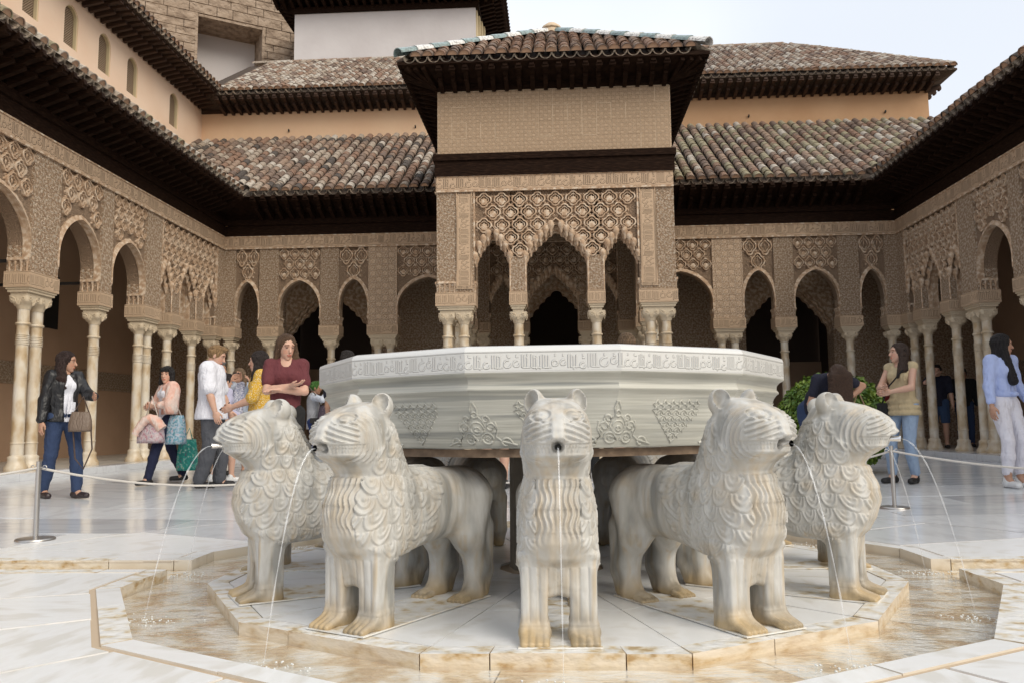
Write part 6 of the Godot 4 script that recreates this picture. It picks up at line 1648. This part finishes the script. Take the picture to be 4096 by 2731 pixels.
	for k in 2:
		var yy: Vector3 = -(Wr[k] - E[k]).normalized(); var ref := Vector3(1, 0, 0) if absf(yy.x) < 0.8 else Vector3(0, 0, 1)
		if o.has("palm_in"): ref = Vector3(0, 1, 0) if absf(yy.y) < 0.8 else Vector3(0, 0, 1)
		var zz := ref.cross(yy).normalized(); var xx := yy.cross(zz)
		extra.append([hand_l if k == 0 else hand_r, Transform3D(Basis(xx, yy, zz), Wr[k])])
	var bm := ArrayMesh.new(); later(bm, B, cell * 1.12, s, false, extra)
	part("body", bm, skin_mat(o.get("skin", [0.52, 0.31, 0.22])), n)
	var hm := part("hair", hair(o.get("hair", "short")), cloth_hair(o.get("hc", [0.05, 0.03, 0.02])), n, Transform3D((Basis.from_euler(Vector3(deg_to_rad(o.get("hp", 0.0)) * o.get("hang", 1.0), deg_to_rad(o.get("hy", 0.0)) * 0.85, 0))).scaled(Vector3.ONE * s * hs), hd * s))
	var soft := func(P: Array, c: float, fold := true) -> ArrayMesh:
		var am := ArrayMesh.new(); later(am, P, c, s, fold); return am
	# upper garments
	for g in o.get("tops", []):
		var lo: float = g.get("loose", 0.016); var hem: float = g.get("hem", 0.88)
		var P := [Cap.new(Vector3(pel.x, minf(hem - 0.05, pel.y), pel.z), wai, (0.135 if f else 0.130) + lo + g.get("flare", 0.0), 0.110 * bk + lo, 0.04, Z, 0.80), Cap.new(wai, che, 0.110 * bk + lo, 0.133 * bk + lo, 0.04, Z, 0.78), Cap.new(S[0], S[1], 0.054 * bk + lo * 0.6, 0.054 * bk + lo * 0.6, 0.05), Cap.new(che + spine * 0.06, nek - spine * 0.04, 0.085, 0.058 + lo * 0.4, 0.03)]
		if f and not g.has("cape"): P += [Ell.new(che + spine * 0.0 + Z * 0.075 + Vector3(0.062, -0.01, 0), Vector3(0.066, 0.06, 0.055), 0.04), Ell.new(che + Z * 0.075 + Vector3(-0.062, -0.01, 0), Vector3(0.066, 0.06, 0.055), 0.04)]
		var sl: float = g.get("sleeve", 0.0)
		if sl > 0.0:
			for k in 2: P.append(Cap.new(S[k], S[k].lerp(E[k], minf(sl, 1.0)), 0.054 * bk + lo * 0.5, 0.048 * bk + lo * (0.8 if sl < 1.0 else 0.4), 0.03))
		P += g.get("more", [])
		P.append(Ell.new(nek + Z * 0.075 + spine * 0.015, Vector3(0.062, g.get("neck", 0.06), 0.05), 0.01, true))
		if g.has("open"): P.append(Ell.new(Vector3(0, 1.10, 0.20) + lean, Vector3(g.open, 0.50, 0.15), 0.02, true))
		P.append(Half.new(Vector3(0, -1, 0), -hem))
		part(g.get("name", "shirt"), soft.call(P, cell), g.mat, n)
		if sl > 1.0:
			for k in 2: part("sleeve", soft.call([Cap.new(S[k].lerp(E[k], 0.75), E[k], 0.047 * bk + lo * 0.5, 0.042 * bk + lo * 0.6, 0.02), Cap.new(E[k], E[k].lerp(Wr[k], sl - 1.0), 0.043 * bk + lo * 0.6, 0.034 * bk + lo * 0.6, 0.02)], cell), g.mat, n)
	# lower garments
	var g2: Dictionary = o.get("low", {})
	if g2:
		var P := []; var hem: float = g2.get("hem", 0.10); var lo: float = g2.get("loose", 0.010)
		if g2.has("skirt"): P = [Cap.new(wai - spine * 0.02, pel, 0.112, 0.142, 0.03, Vector3(0, 0, 1), 0.8), Cap.new(pel, Vector3(pel.x, hem, pel.z), 0.142, g2.skirt, 0.03, Vector3(0, 0, 1), 0.85), Half.new(Vector3(0, -1, 0), -hem)]
		else:
			P = [Cap.new(wai - spine * 0.04, pel, 0.110 * bk, 0.132 + lo * 0.5, 0.03, Vector3(0, 0, 1), 0.80)]
			for k in 2:
				var hip: Vector3 = legs[k][0]
				P += [Cap.new(hip, K[k], 0.094 + lo * 0.4, 0.058 + lo, 0.025), Cap.new(K[k], K[k].lerp(A[k], 0.4), 0.057 + lo, 0.058 + lo, 0.02), Cap.new(K[k].lerp(A[k], 0.4), A[k] + Vector3(0, hem - 0.09, 0), 0.058 + lo, 0.040 + lo * 1.3, 0.02)]
			if hem > 0.2: P.append(Half.new(Vector3(0, -1, 0), -hem))
		part(g2.get("name", "trousers"), soft.call(P, cell), g2.mat, n)
	for k in 2:   # shoes
		if o.has("noshoes"): break
		var yw: float = o.get("toe", 0.2) * (1.0 if k == 0 else -1.0); var d := Vector3(sin(yw), 0, cos(yw)); var a: Vector3 = Fo[k]
		part("shoe", soft.call([Cap.new(a + Vector3(0, 0.038, 0) - d * 0.055, a + Vector3(0, 0.028, 0) + d * 0.13, 0.042, 0.037, 0.02), Cap.new(a + Vector3(0, 0.04, -0.02), a + Vector3(0, 0.085, -0.03), 0.042, 0.042, 0.02), Half.new(Vector3(0, -1, 0), -a.y)], 0.012, false), o.get("shoes", M.black), n)
	return n
func cloth_hair(c: Array) -> StandardMaterial3D:
	var k := "hair_%.3f_%.3f" % [c[0], c[1]]
	if not M.has(k):
		if not tex.has("strand"): tex.strand = noise_tex(400, 0.06, [], FastNoiseLite.TYPE_SIMPLEX_SMOOTH, FastNoiseLite.FRACTAL_FBM, 3, 256)
		mat(k, c, 0.5, {"vc": true, "height": tex.strand, "depth": 1.2, "scale": Vector3(14.0, 0.9, 14.0), "world": false})
	return M[k]
func bag(called: String, label: String, cat: String, at: Vector3, size: Vector3, turn: float, m: Material, strap: Array, sm: Material) -> void:
	var o := thing(called, label, cat, at, turn)
	var h := size / 2.0
	var mb := MB.new(); var rows := []
	for j in 9:
		var t := j / 8.0; var w := lerpf(1.0, 0.78, t) * (0.90 + 0.10 * sin(t * PI)); var row := PackedVector3Array()
		for k in 20:
			var a := TAU * k / 20.0; var g := pow(pow(absf(cos(a)), 4.0) + pow(absf(sin(a)), 4.0), -0.25)
			row.append(Vector3(cos(a) * h.x * w * g, lerpf(-h.y, h.y, t), sin(a) * h.z * g * (1.0 - 0.6 * t * t) + 0.004 * sin(k * 2.0 + j)))
		rows.append(row)
	var base := PackedVector3Array(); var topr := PackedVector3Array()
	for k in 20: base.append(Vector3(rows[0][k].x * 0.05, -h.y, rows[0][k].z * 0.05)); topr.append(Vector3(rows[8][k].x * 0.05, h.y, rows[8][k].z * 0.05))
	rows.insert(0, base); rows.append(topr)
	mb.grid(rows, true); part("bag_body", mb.mesh(true), m, o)
	if strap:
		var st := MB.new(); var p := PackedVector3Array()
		for q in strap: p.append(q)
		var c := Curve3D.new(); for q in p: c.add_point(q)
		st.tube(c.tessellate(), 0.009, 0.009, 6); part("strap", st.mesh(true), sm, o)

func build_people() -> void:
	people_setup()
	var FB := FastNoiseLite.FRACTAL_FBM; var CE := FastNoiseLite.TYPE_CELLULAR; var SS := FastNoiseLite.TYPE_SIMPLEX_SMOOTH
	var leather := cloth("black_leather", [0.010, 0.010, 0.012], {"rough": 0.42}); var white := cloth("white_cotton", [0.72, 0.73, 0.80])
	var jeans := cloth("blue_denim", [0.025, 0.045, 0.105]); var navy := cloth("navy_cotton", [0.010, 0.011, 0.026]); var black := cloth("black_cotton", [0.010, 0.010, 0.011])
	var grey := cloth("grey_cloth", [0.085, 0.09, 0.105]); var maroon := cloth("maroon_jersey", [0.125, 0.030, 0.036]); var pale := cloth("pale_denim", [0.27, 0.36, 0.50])
	var beige := cloth("beige_silk", [0.50, 0.405, 0.25]); var lav := cloth("lavender_cotton", [0.46, 0.45, 0.60]); var sky := cloth("sky_blue_cotton", [0.40, 0.48, 0.76])
	var whitej := cloth("white_denim", [0.70, 0.69, 0.76]); var khaki := cloth("khaki_cotton", [0.27, 0.19, 0.10]); var bluegrey := cloth("blue_grey_cotton", [0.36, 0.41, 0.50])
	var red := cloth("red_cotton", [0.20, 0.018, 0.02]); var denims := cloth("shorts_denim", [0.03, 0.06, 0.13]); var wshoe := cloth("white_rubber", [0.70, 0.70, 0.70], {"rough": 0.5}); var dshoe := cloth("dark_shoe", [0.015, 0.014, 0.016], {"rough": 0.6}); var plum := cloth("plum_shoe", [0.030, 0.020, 0.022], {"rough": 0.4})
	var yellow := cloth("yellow_daisy", [1, 1, 1], {"tex": noise_tex(301, 0.06, [[0.0, [0.68, 0.62, 0.45]], [0.20, [0.68, 0.60, 0.42]], [0.26, [0.58, 0.33, 0.030]], [1.0, [0.62, 0.37, 0.035]]], CE, FastNoiseLite.FRACTAL_NONE, 1, 256), "scale": Vector3.ONE * 3.0})
	var peach := cloth("peach_shawl", [1, 1, 1], {"tex": noise_tex(302, 0.012, [[0.0, [0.62, 0.33, 0.26]], [0.42, [0.72, 0.42, 0.33]], [0.55, [0.70, 0.58, 0.52]], [1.0, [0.70, 0.62, 0.58]]], SS, FB, 3, 256), "scale": Vector3(2.0, 1.0, 2.0)})
	var floral := cloth("floral_bag", [1, 1, 1], {"tex": noise_tex(303, 0.05, [[0.0, [0.10, 0.07, 0.09]], [0.3, [0.50, 0.25, 0.30]], [0.5, [0.58, 0.52, 0.52]], [0.75, [0.50, 0.42, 0.46]], [1.0, [0.25, 0.30, 0.45]]], SS, FB, 3, 256), "scale": Vector3.ONE * 1.6})
	var blueflo := cloth("blue_floral_bag", [1, 1, 1], {"tex": noise_tex(304, 0.05, [[0.0, [0.55, 0.08, 0.20]], [0.25, [0.55, 0.62, 0.68]], [0.5, [0.42, 0.58, 0.68]], [0.7, [0.10, 0.30, 0.45]], [1.0, [0.30, 0.40, 0.12]]], SS, FB, 3, 256), "scale": Vector3.ONE * 1.6})
	var teal := cloth("teal_bag", [1, 1, 1], {"tex": noise_tex(305, 0.04, [[0.0, [0.25, 0.05, 0.12]], [0.3, [0.02, 0.22, 0.19]], [0.6, [0.03, 0.30, 0.25]], [0.8, [0.45, 0.50, 0.45]], [1.0, [0.05, 0.35, 0.10]]], SS, FB, 3, 256), "scale": Vector3.ONE * 1.6})
	var dots := cloth("dotted_bag", [1, 1, 1], {"tex": noise_tex(306, 0.10, [[0.0, [0.45, 0.40, 0.42]], [0.16, [0.40, 0.25, 0.28]], [0.22, [0.016, 0.014, 0.030]], [1.0, [0.020, 0.016, 0.035]]], CE, FastNoiseLite.FRACTAL_NONE, 1, 256), "scale": Vector3.ONE * 5.0})
	var scarfm := cloth("printed_scarf", [1, 1, 1], {"tex": noise_tex(307, 0.06, [[0.0, [0.10, 0.11, 0.20]], [0.45, [0.30, 0.31, 0.42]], [0.55, [0.52, 0.52, 0.58]], [1.0, [0.56, 0.56, 0.60]]], SS, FB, 3, 256), "scale": Vector3.ONE * 2.0})
	var taupe := cloth("taupe_leather", [0.16, 0.115, 0.085], {"rough": 0.5}); var brownl := cloth("brown_leather", [0.06, 0.035, 0.025], {"rough": 0.5}); var tanl := cloth("tan_canvas", [0.36, 0.25, 0.15])
	var fair := [0.56, 0.34, 0.25]; var mid := [0.44, 0.25, 0.17]; var dark := [0.30, 0.165, 0.105]
	var n := person("woman in a black leather jacket and blue jeans at the far left, arm held out", Vector2(-5.49, -4.13), 62, 1.66, {"hair": "long", "hc": [0.030, 0.012, 0.009], "hy": 42, "hp": 4, "skin": mid, "wl": Vector3(0.10, 1.14, 0.42), "pl": Vector3(0.5, -1, -0.2), "wr": Vector3(-0.26, 0.82, 0.02), "fl": Vector3(0.09, 0, 0.20), "fr": Vector3(-0.10, 0, -0.14),
		"tops": [{"mat": white, "sleeve": 0.4, "hem": 0.86, "loose": 0.010}, {"name": "jacket", "mat": leather, "sleeve": 1.88, "hem": 0.86, "loose": 0.034, "flare": 0.03, "open": 0.075}], "low": {"mat": jeans}, "shoes": plum})
	var bd := MB.new(); bd.box(Vector3(-0.045, 0.93, 0.150), Vector3(0.045, 1.06, 0.156)); part("badge", bd.mesh(), white, n)
	bag("handbag", "taupe handbag hanging from the forearm of the woman in the black jacket", "handbag", Vector3(-5.22, 0.90, -4.02), Vector3(0.26, 0.22, 0.12), 0.2, taupe, [Vector3(-0.08, 0.08, 0), Vector3(0.02, 0.28, 0.0), Vector3(0.10, 0.06, 0), Vector3(0.14, -0.30, 0.02), Vector3(0.06, -0.52, 0.03), Vector3(-0.03, -0.40, 0.03), Vector3(-0.07, -0.05, 0.02)], brownl)
	person("woman with a short black bob in a peach shawl walking past the gallery step", Vector2(-5.17, -5.94), -42, 1.585, {"hair": "bob", "hc": [0.012, 0.009, 0.009], "hy": 44, "hs": 1.04, "skin": fair, "wl": Vector3(0.05, 1.09, 0.24), "wr": Vector3(-0.07, 1.11, 0.25), "pl": Vector3(1, -0.6, -0.3), "pr": Vector3(-1, -0.6, -0.3), "fl": Vector3(0.08, 0.0, 0.30), "fr": Vector3(-0.08, 0.03, -0.26),
		"tops": [{"name": "tunic", "mat": white, "sleeve": 0.8, "hem": 0.56, "loose": 0.016, "flare": 0.05}, {"name": "shawl", "mat": peach, "cape": true, "sleeve": 1.5, "hem": 0.98, "loose": 0.034, "open": 0.05, "more": [Cap.new(Vector3(0.16, 1.30, -0.01), Vector3(0.24, 1.05, 0.05), 0.09, 0.10, 0.05), Cap.new(Vector3(-0.16, 1.30, -0.01), Vector3(-0.22, 1.10, 0.05), 0.085, 0.07, 0.05)]}], "low": {"mat": cloth("dark_blue_trousers", [0.010, 0.014, 0.045])}, "shoes": dshoe})
	bag("shoulder_bag", "floral cloth bag with a peach scarf held in front of the woman in the shawl", "bag", Vector3(-5.27, 0.80, -5.70), Vector3(0.40, 0.34, 0.20), -0.3, floral, [Vector3(-0.10, 0.15, 0), Vector3(0.0, 0.44, 0), Vector3(0.12, 0.15, 0)], cloth("pale_strap", [0.45, 0.40, 0.36]))
	var ks := MB.new(); var kp := PackedVector3Array()
	for k in 14: kp.append(Vector3(-5.43 + k * 0.026, 0.74 + sin(k * 0.22) * 0.20 + 0.012 * (k % 2), -5.59 - k * 0.004))
	ks.tube(kp, 0.045, 0.075, 10); tag(part("knotted_scarf", ks.mesh(true), peach), "peach scarf knotted round the floral cloth bag", "scarf")
	bag("tote_bag", "pale blue floral tote bag at the shawl woman's side, next to the white shirt", "bag", Vector3(-4.99, 0.80, -5.82), Vector3(0.30, 0.38, 0.17), -0.3, blueflo, [Vector3(-0.07, 0.18, 0), Vector3(-0.05, 0.40, 0), Vector3(0.08, 0.18, 0)], cloth("pale_strap", [0.45, 0.40, 0.36]))
	bag("carrier_bag", "teal and green patterned carrier bag hanging low behind the grey trousers", "bag", Vector3(-4.98, 0.46, -6.15), Vector3(0.30, 0.42, 0.16), 0.4, teal, [Vector3(-0.05, 0.2, 0), Vector3(0.02, 0.36, 0), Vector3(0.06, 0.2, 0)], teal)
	person("blond man in a loose white shirt and grey trousers looking down", Vector2(-4.39, -5.52), 98, 1.85, {"f": false, "hair": "short", "hc": [0.34, 0.21, 0.10], "hp": 22, "skin": fair, "head": Vector3(0, -0.01, 0.02), "wr": Vector3(-0.26, 0.86, 0.12), "wl": Vector3(0.24, 0.88, 0.16), "fl": Vector3(0.11, 0, 0.10), "fr": Vector3(-0.10, 0, -0.06), "tops": [{"mat": white, "sleeve": 0.82, "hem": 0.79, "loose": 0.048, "flare": 0.06, "neck": 0.03}], "low": {"mat": grey, "loose": 0.026}, "shoes": dshoe})
	person("woman in a maroon T-shirt with very long brown hair, arms crossed", Vector2(-2.67, -3.32), 16, 1.765, {"hair": "side", "hc": [0.115, 0.062, 0.032], "hy": 26, "hp": 12, "skin": fair, "wl": Vector3(-0.045, 1.13, 0.20), "wr": Vector3(0.05, 1.17, 0.215), "pl": Vector3(1, -0.9, 0.0), "pr": Vector3(-1, -0.9, 0.0), "palm_in": true, "tops": [{"mat": maroon, "sleeve": 0.66, "hem": 0.94, "loose": 0.018, "neck": 0.11}], "low": {"mat": black}, "shoes": dshoe})
	n = person("woman in a yellow daisy print blouse with long dark hair, facing left", Vector2(-3.36, -4.47), -70, 1.70, {"hair": "long", "hc": [0.022, 0.012, 0.010], "hy": -18, "skin": fair, "wr": Vector3(-0.14, 1.03, 0.30), "wl": Vector3(0.10, 1.03, 0.30), "pr": Vector3(-0.6, -1, -0.4), "pl": Vector3(0.6, -1, -0.4), "tops": [{"name": "blouse", "mat": yellow, "sleeve": 0.95, "hem": 0.80, "loose": 0.03, "flare": 0.05}], "low": {"mat": pale}, "shoes": wshoe})
	var ph := MB.new(); ph.box(Vector3(-0.036, -0.07, -0.005), Vector3(0.036, 0.07, 0.005)); tag(part("phone", ph.mesh(), M.black, self, Transform3D(Basis.from_euler(Vector3(-0.9, -1.2, 0)), Vector3(-3.72, 1.06, -4.33))), "dark phone in the hand of the woman in yellow", "phone")
	n = person("woman in sunglasses with a printed scarf, hand raised to her face", Vector2(-4.90, -7.70), 14, 1.67, {"hair": "medium", "hc": [0.20, 0.13, 0.075], "hy": -6, "skin": mid, "wl": Vector3(0.20, 1.42, 0.22), "pl": Vector3(0.6, -1, 0.2), "wr": Vector3(-0.20, 0.95, 0.16), "toe": 0.15, "tops": [{"mat": bluegrey, "sleeve": 1.85, "hem": 0.82, "loose": 0.024}, {"name": "scarf", "mat": scarfm, "cape": true, "hem": 0.84, "loose": -0.02, "more": [Cap.new(Vector3(0.05, 1.40, 0.10), Vector3(0.03, 0.92, 0.16), 0.06, 0.055, 0.03), Cap.new(Vector3(-0.05, 1.40, 0.10), Vector3(-0.04, 0.98, 0.155), 0.06, 0.05, 0.03)]}], "low": {"name": "skirt", "skirt": 0.17, "hem": 0.54, "mat": cloth("grey_skirt", [0.20, 0.20, 0.23])}, "shoes": M.black})
	var sg := MB.new()
	for x in [-0.033, 0.033]: sg.box(Vector3(x - 0.026, -0.020, 0), Vector3(x + 0.026, 0.018, 0.008))
	sg.box(Vector3(-0.01, 0.004, 0), Vector3(0.01, 0.012, 0.008)); part("sunglasses", sg.mesh(), M.black, n, Transform3D(Basis(Vector3.UP, deg_to_rad(-6)), Vector3(-0.01, 1.553, 0.130)))
	person("grey-haired man in a pale shirt with dark backpack straps, seen from the side", Vector2(-5.17, -7.52), 70, 1.76, {"f": false, "hair": "short", "hc": [0.22, 0.21, 0.20], "hy": 15, "skin": mid, "wr": Vector3(-0.08, 1.40, 0.30), "pr": Vector3(-1, -0.6, 0), "wl": Vector3(0.05, 1.38, 0.30), "tops": [{"mat": cloth("pale_blue_shirt", [0.48, 0.52, 0.60]), "sleeve": 1.8, "hem": 0.86, "loose": 0.022}, {"name": "backpack", "mat": black, "hem": 0.95, "loose": -0.03, "more": [Ell.new(Vector3(0, 1.18, -0.20), Vector3(0.15, 0.24, 0.10), 0.03), Cap.new(Vector3(-0.10, 1.40, -0.10), Vector3(-0.11, 1.42, 0.09), 0.03, 0.03, 0.01), Cap.new(Vector3(-0.11, 1.42, 0.09), Vector3(-0.13, 1.05, 0.14), 0.03, 0.03, 0.01)]}], "low": {"mat": khaki, "loose": 0.02}, "shoes": dshoe})
	person("person in a lavender top and white shoes, mostly hidden behind the white shirt", Vector2(-4.56, -6.30), 140, 1.50, {"hair": "short", "hc": [0.03, 0.02, 0.02], "skin": fair, "wr": Vector3(-0.22, 1.00, 0.16), "wl": Vector3(0.20, 1.02, 0.20), "tops": [{"mat": lav, "sleeve": 1.85, "hem": 0.84, "loose": 0.025}], "low": {"mat": grey, "skirt": 0.16, "hem": 0.60, "name": "skirt"}, "shoes": wshoe, "fl": Vector3(0.1, 0, -0.08), "fr": Vector3(-0.16, 0, 0.1)})
	person("small person in a grey vest over a pale shirt beside the basin's left end", Vector2(-3.87, -8.22), 100, 1.47, {"hair": "short", "hc": [0.05, 0.16, 0.02], "skin": dark, "wr": Vector3(-0.12, 1.42, 0.22), "pr": Vector3(-1, -0.4, 0.2), "wl": Vector3(0.2, 0.9, 0.12), "tops": [{"mat": cloth("pale_blue_shirt", [0.48, 0.52, 0.60]), "sleeve": 1.9, "hem": 0.80, "loose": 0.02}, {"name": "vest", "mat": cloth("grey_vest", [0.36, 0.37, 0.40]), "hem": 0.79, "loose": 0.034, "open": 0.05}], "low": {"mat": cloth("royal_blue", [0.015, 0.035, 0.14]), "loose": 0.02}, "shoes": dshoe})
	bag("dotted_bag", "dark dotted shoulder bag on the small person in the grey vest", "bag", Vector3(-3.62, 0.98, -8.08), Vector3(0.30, 0.36, 0.14), 0.3, dots, [Vector3(-0.08, 0.16, 0), Vector3(-0.18, 0.36, 0.02), Vector3(-0.30, 0.50, 0.0)], brownl)
	var cm := MB.new(); cm.box(Vector3(-0.055, -0.04, -0.03), Vector3(0.055, 0.04, 0.03)); cm.lathe([Vector2(0.03, 0.0), Vector2(0.03, 0.05), Vector2(0.03, 0.05), Vector2(0.0, 0.05)], 12, Vector3(0, -0.09, 0)); tag(part("camera_on_strap", cm.mesh(), M.black, self, Transform3D(Basis.IDENTITY, Vector3(-3.80, 0.92, -8.00))), "small black camera hanging in front of the grey vest", "camera")
	# people beyond the basin: a head above the rim or legs below it
	person("dark-haired man whose head shows over the basin's left corner", Vector2(-2.45, -4.82), 170, 1.725, {"f": false, "hair": "short", "hc": [0.02, 0.014, 0.012], "skin": mid, "cell": 0.02, "hy": 40, "tops": [{"mat": navy, "sleeve": 0.8, "hem": 0.84, "loose": 0.02}], "low": {"mat": jeans}, "shoes": dshoe})
	person("light-brown-haired person in denim shorts, back of the head over the basin", Vector2(0.80, -3.77), 176, 1.775, {"f": false, "hair": "short", "hc": [0.19, 0.12, 0.065], "skin": fair, "cell": 0.02, "tops": [{"mat": bluegrey, "sleeve": 0.8, "hem": 0.84, "loose": 0.02}], "low": {"name": "shorts", "mat": denims, "hem": 0.60, "loose": 0.03}, "shoes": wshoe})
	person("tall person in navy shorts, bare leg showing left of the central post", Vector2(-0.72, -5.52), 182, 1.79, {"f": false, "hair": "short", "hc": [0.10, 0.06, 0.035], "skin": fair, "cell": 0.02, "tops": [{"mat": navy, "sleeve": 0.8, "hem": 0.84, "loose": 0.02}], "low": {"name": "shorts", "mat": navy, "hem": 0.62, "loose": 0.03}, "shoes": dshoe})
	person("person in black trousers showing right of the front centre lion under the basin", Vector2(0.66, -6.75), 170, 1.60, {"hair": "long", "hc": [0.02, 0.014, 0.012], "skin": mid, "cell": 0.02, "tops": [{"mat": black, "sleeve": 0.8, "hem": 0.84, "loose": 0.02}], "low": {"mat": black}, "shoes": dshoe})
	person("person in blue denim shorts with bare thighs, left under the basin", Vector2(-1.55, -4.22), 160, 1.56, {"hair": "medium", "hc": [0.05, 0.03, 0.02], "skin": fair, "cell": 0.02, "tops": [{"mat": white, "sleeve": 0.8, "hem": 0.84, "loose": 0.02}], "low": {"name": "shorts", "mat": denims, "hem": 0.46, "loose": 0.02}, "shoes": wshoe})
	person("person with bare legs in a red dress behind the right of the basin", Vector2(1.62, -4.22), 190, 1.52, {"hair": "medium", "hc": [0.05, 0.03, 0.02], "skin": fair, "cell": 0.02, "tops": [{"name": "dress", "mat": red, "sleeve": 0.6, "hem": 0.56, "loose": 0.02, "flare": 0.04}], "shoes": wshoe})
	# right of the fountain
	person("woman in a dark navy top bending forward, brown hair hanging over her face", Vector2(3.10, -5.05), 4, 1.72, {"hair": "curtain", "hc": [0.065, 0.032, 0.018], "skin": mid, "lean": Vector3(0.02, -0.09, 0.33), "hips": Vector3(0, 0, -0.10), "hp": 62, "hang": 1.0, "head": Vector3(0, -0.03, 0.02), "wl": Vector3(0.24, 1.02, 0.36), "pl": Vector3(1, 0.7, -0.3), "wr": Vector3(0.02, 0.90, 0.46), "pr": Vector3(-1, -0.2, -0.3), "tops": [{"mat": navy, "sleeve": 0.55, "hem": 0.84, "loose": 0.014}], "low": {"mat": jeans}, "shoes": dshoe})
	bag("straw_bag", "tan canvas bag held beside the bending woman", "bag", Vector3(3.48, 0.80, -4.72), Vector3(0.28, 0.30, 0.12), 0.2, tanl, [Vector3(-0.08, 0.14, 0), Vector3(0.0, 0.36, 0), Vector3(0.09, 0.14, 0)], tanl)
	n = person("woman in a sleeveless beige ruffled top and pale jeans, looking left", Vector2(4.28, -5.48), -52, 1.725, {"hair": "long", "hc": [0.045, 0.024, 0.016], "hy": -36, "hp": -4, "skin": fair, "wl": Vector3(0.03, 1.08, 0.30), "wr": Vector3(-0.06, 1.12, 0.30), "pl": Vector3(1, -1, -0.4), "pr": Vector3(-1, -1, -0.4), "fl": Vector3(0.10, 0, 0.02), "fr": Vector3(-0.12, 0, 0.12), "tops": [{"mat": beige, "hem": 0.80, "loose": 0.020, "flare": 0.06, "neck": 0.09, "more": [Ell.new(Vector3(0, 0.965, 0), Vector3(0.190, 0.060, 0.160), 0.02), Ell.new(Vector3(0, 0.895, 0), Vector3(0.204, 0.060, 0.170), 0.012), Ell.new(Vector3(0, 0.83, 0), Vector3(0.216, 0.060, 0.180), 0.012)]}], "low": {"mat": pale, "hem": 0.13}, "shoes": M.black})
	bag("crossbody_bag", "black crossbody bag with a wide strap on the woman in the beige top", "handbag", Vector3(4.05, 0.86, -5.52), Vector3(0.16, 0.34, 0.10), -0.6, black, [Vector3(0, 0.16, 0), Vector3(0.10, 0.36, 0.09), Vector3(0.26, 0.55, 0.06), Vector3(0.33, 0.62, -0.02)], black)
	person("woman in a pale blue knotted shirt and white trousers with straight black hair", Vector2(5.10, -4.76), 22, 1.735, {"hair": "straight", "hc": [0.010, 0.007, 0.008], "hy": 62, "skin": mid, "wr": Vector3(-0.27, 0.86, 0.08), "wl": Vector3(0.27, 0.90, 0.10), "tops": [{"mat": sky, "sleeve": 1.72, "hem": 0.98, "loose": 0.026, "neck": 0.08, "more": [Ell.new(Vector3(0.0, 1.01, 0.145), Vector3(0.045, 0.03, 0.03), 0.02)]}], "low": {"mat": whitej, "hem": 0.17}, "shoes": wshoe, "fl": Vector3(0.11, 0, 0.06), "fr": Vector3(-0.09, 0, 0.08)})
	person("man in navy polo and denim shorts, hand to his mouth, on the right gallery step", Vector2(8.52, -13.9), -28, 1.86, {"f": false, "gy": GF, "hair": "short", "hc": [0.014, 0.010, 0.010], "hy": 0, "skin": fair, "wr": Vector3(-0.03, 1.46, 0.19), "pr": Vector3(-1, -0.8, 0.2), "tops": [{"mat": navy, "sleeve": 0.8, "hem": 0.84, "loose": 0.02, "neck": 0.03}], "low": {"name": "shorts", "mat": denims, "hem": 0.50, "loose": 0.022}, "shoes": dshoe, "cell": 0.018})
	person("man in dark clothes standing in the shade inside the right gallery", Vector2(9.45, -14.7), -20, 1.82, {"f": false, "gy": GF, "hair": "short", "hc": [0.012, 0.010, 0.010], "skin": dark, "wr": Vector3(-0.15, 1.02, 0.24), "tops": [{"mat": black, "sleeve": 1.8, "hem": 0.86, "loose": 0.03}], "low": {"mat": jeans}, "shoes": dshoe, "cell": 0.02})
	var pb := MB.new(); pb.box(Vector3(-0.07, -0.10, -0.006), Vector3(0.07, 0.10, 0.006)); tag(part("leaflet", pb.mesh(), bluegrey, self, Transform3D(Basis.from_euler(Vector3(-0.4, -0.3, 0.2)), Vector3(9.22, 1.28, -14.42))), "pale leaflet held by the man in the shade", "leaflet")
	person("person in a red shirt raising both hands in the dark corner of the gallery", Vector2(8.0, -15.24), -10, 1.72, {"f": false, "gy": GF, "hair": "short", "hc": [0.02, 0.014, 0.012], "skin": mid, "wr": Vector3(-0.10, 1.52, 0.24), "wl": Vector3(0.10, 1.52, 0.24), "pr": Vector3(-1, -0.8, 0.2), "pl": Vector3(1, -0.8, 0.2), "tops": [{"mat": red, "sleeve": 0.8, "hem": 0.86, "loose": 0.02}], "low": {"mat": jeans}, "shoes": dshoe, "cell": 0.02})

func _ready() -> void:
	setup()
	make_materials()
	tile_meshes(); column_meshes(); niche = niche_mesh()
	var t0 := Time.get_ticks_msec()
	build_floor()
	print("floor ", Time.get_ticks_msec() - t0)
	build_side(-1); build_side(1); build_rear()
	build_pavilion(); build_upper()
	print("arch ", Time.get_ticks_msec() - t0)
	build_fountain()
	print("fountain ", Time.get_ticks_msec() - t0)
	build_barrier(); build_bush()
	build_people()
	print("defined ", Time.get_ticks_msec() - t0)
	run_jobs()
	print("people ", Time.get_ticks_msec() - t0)
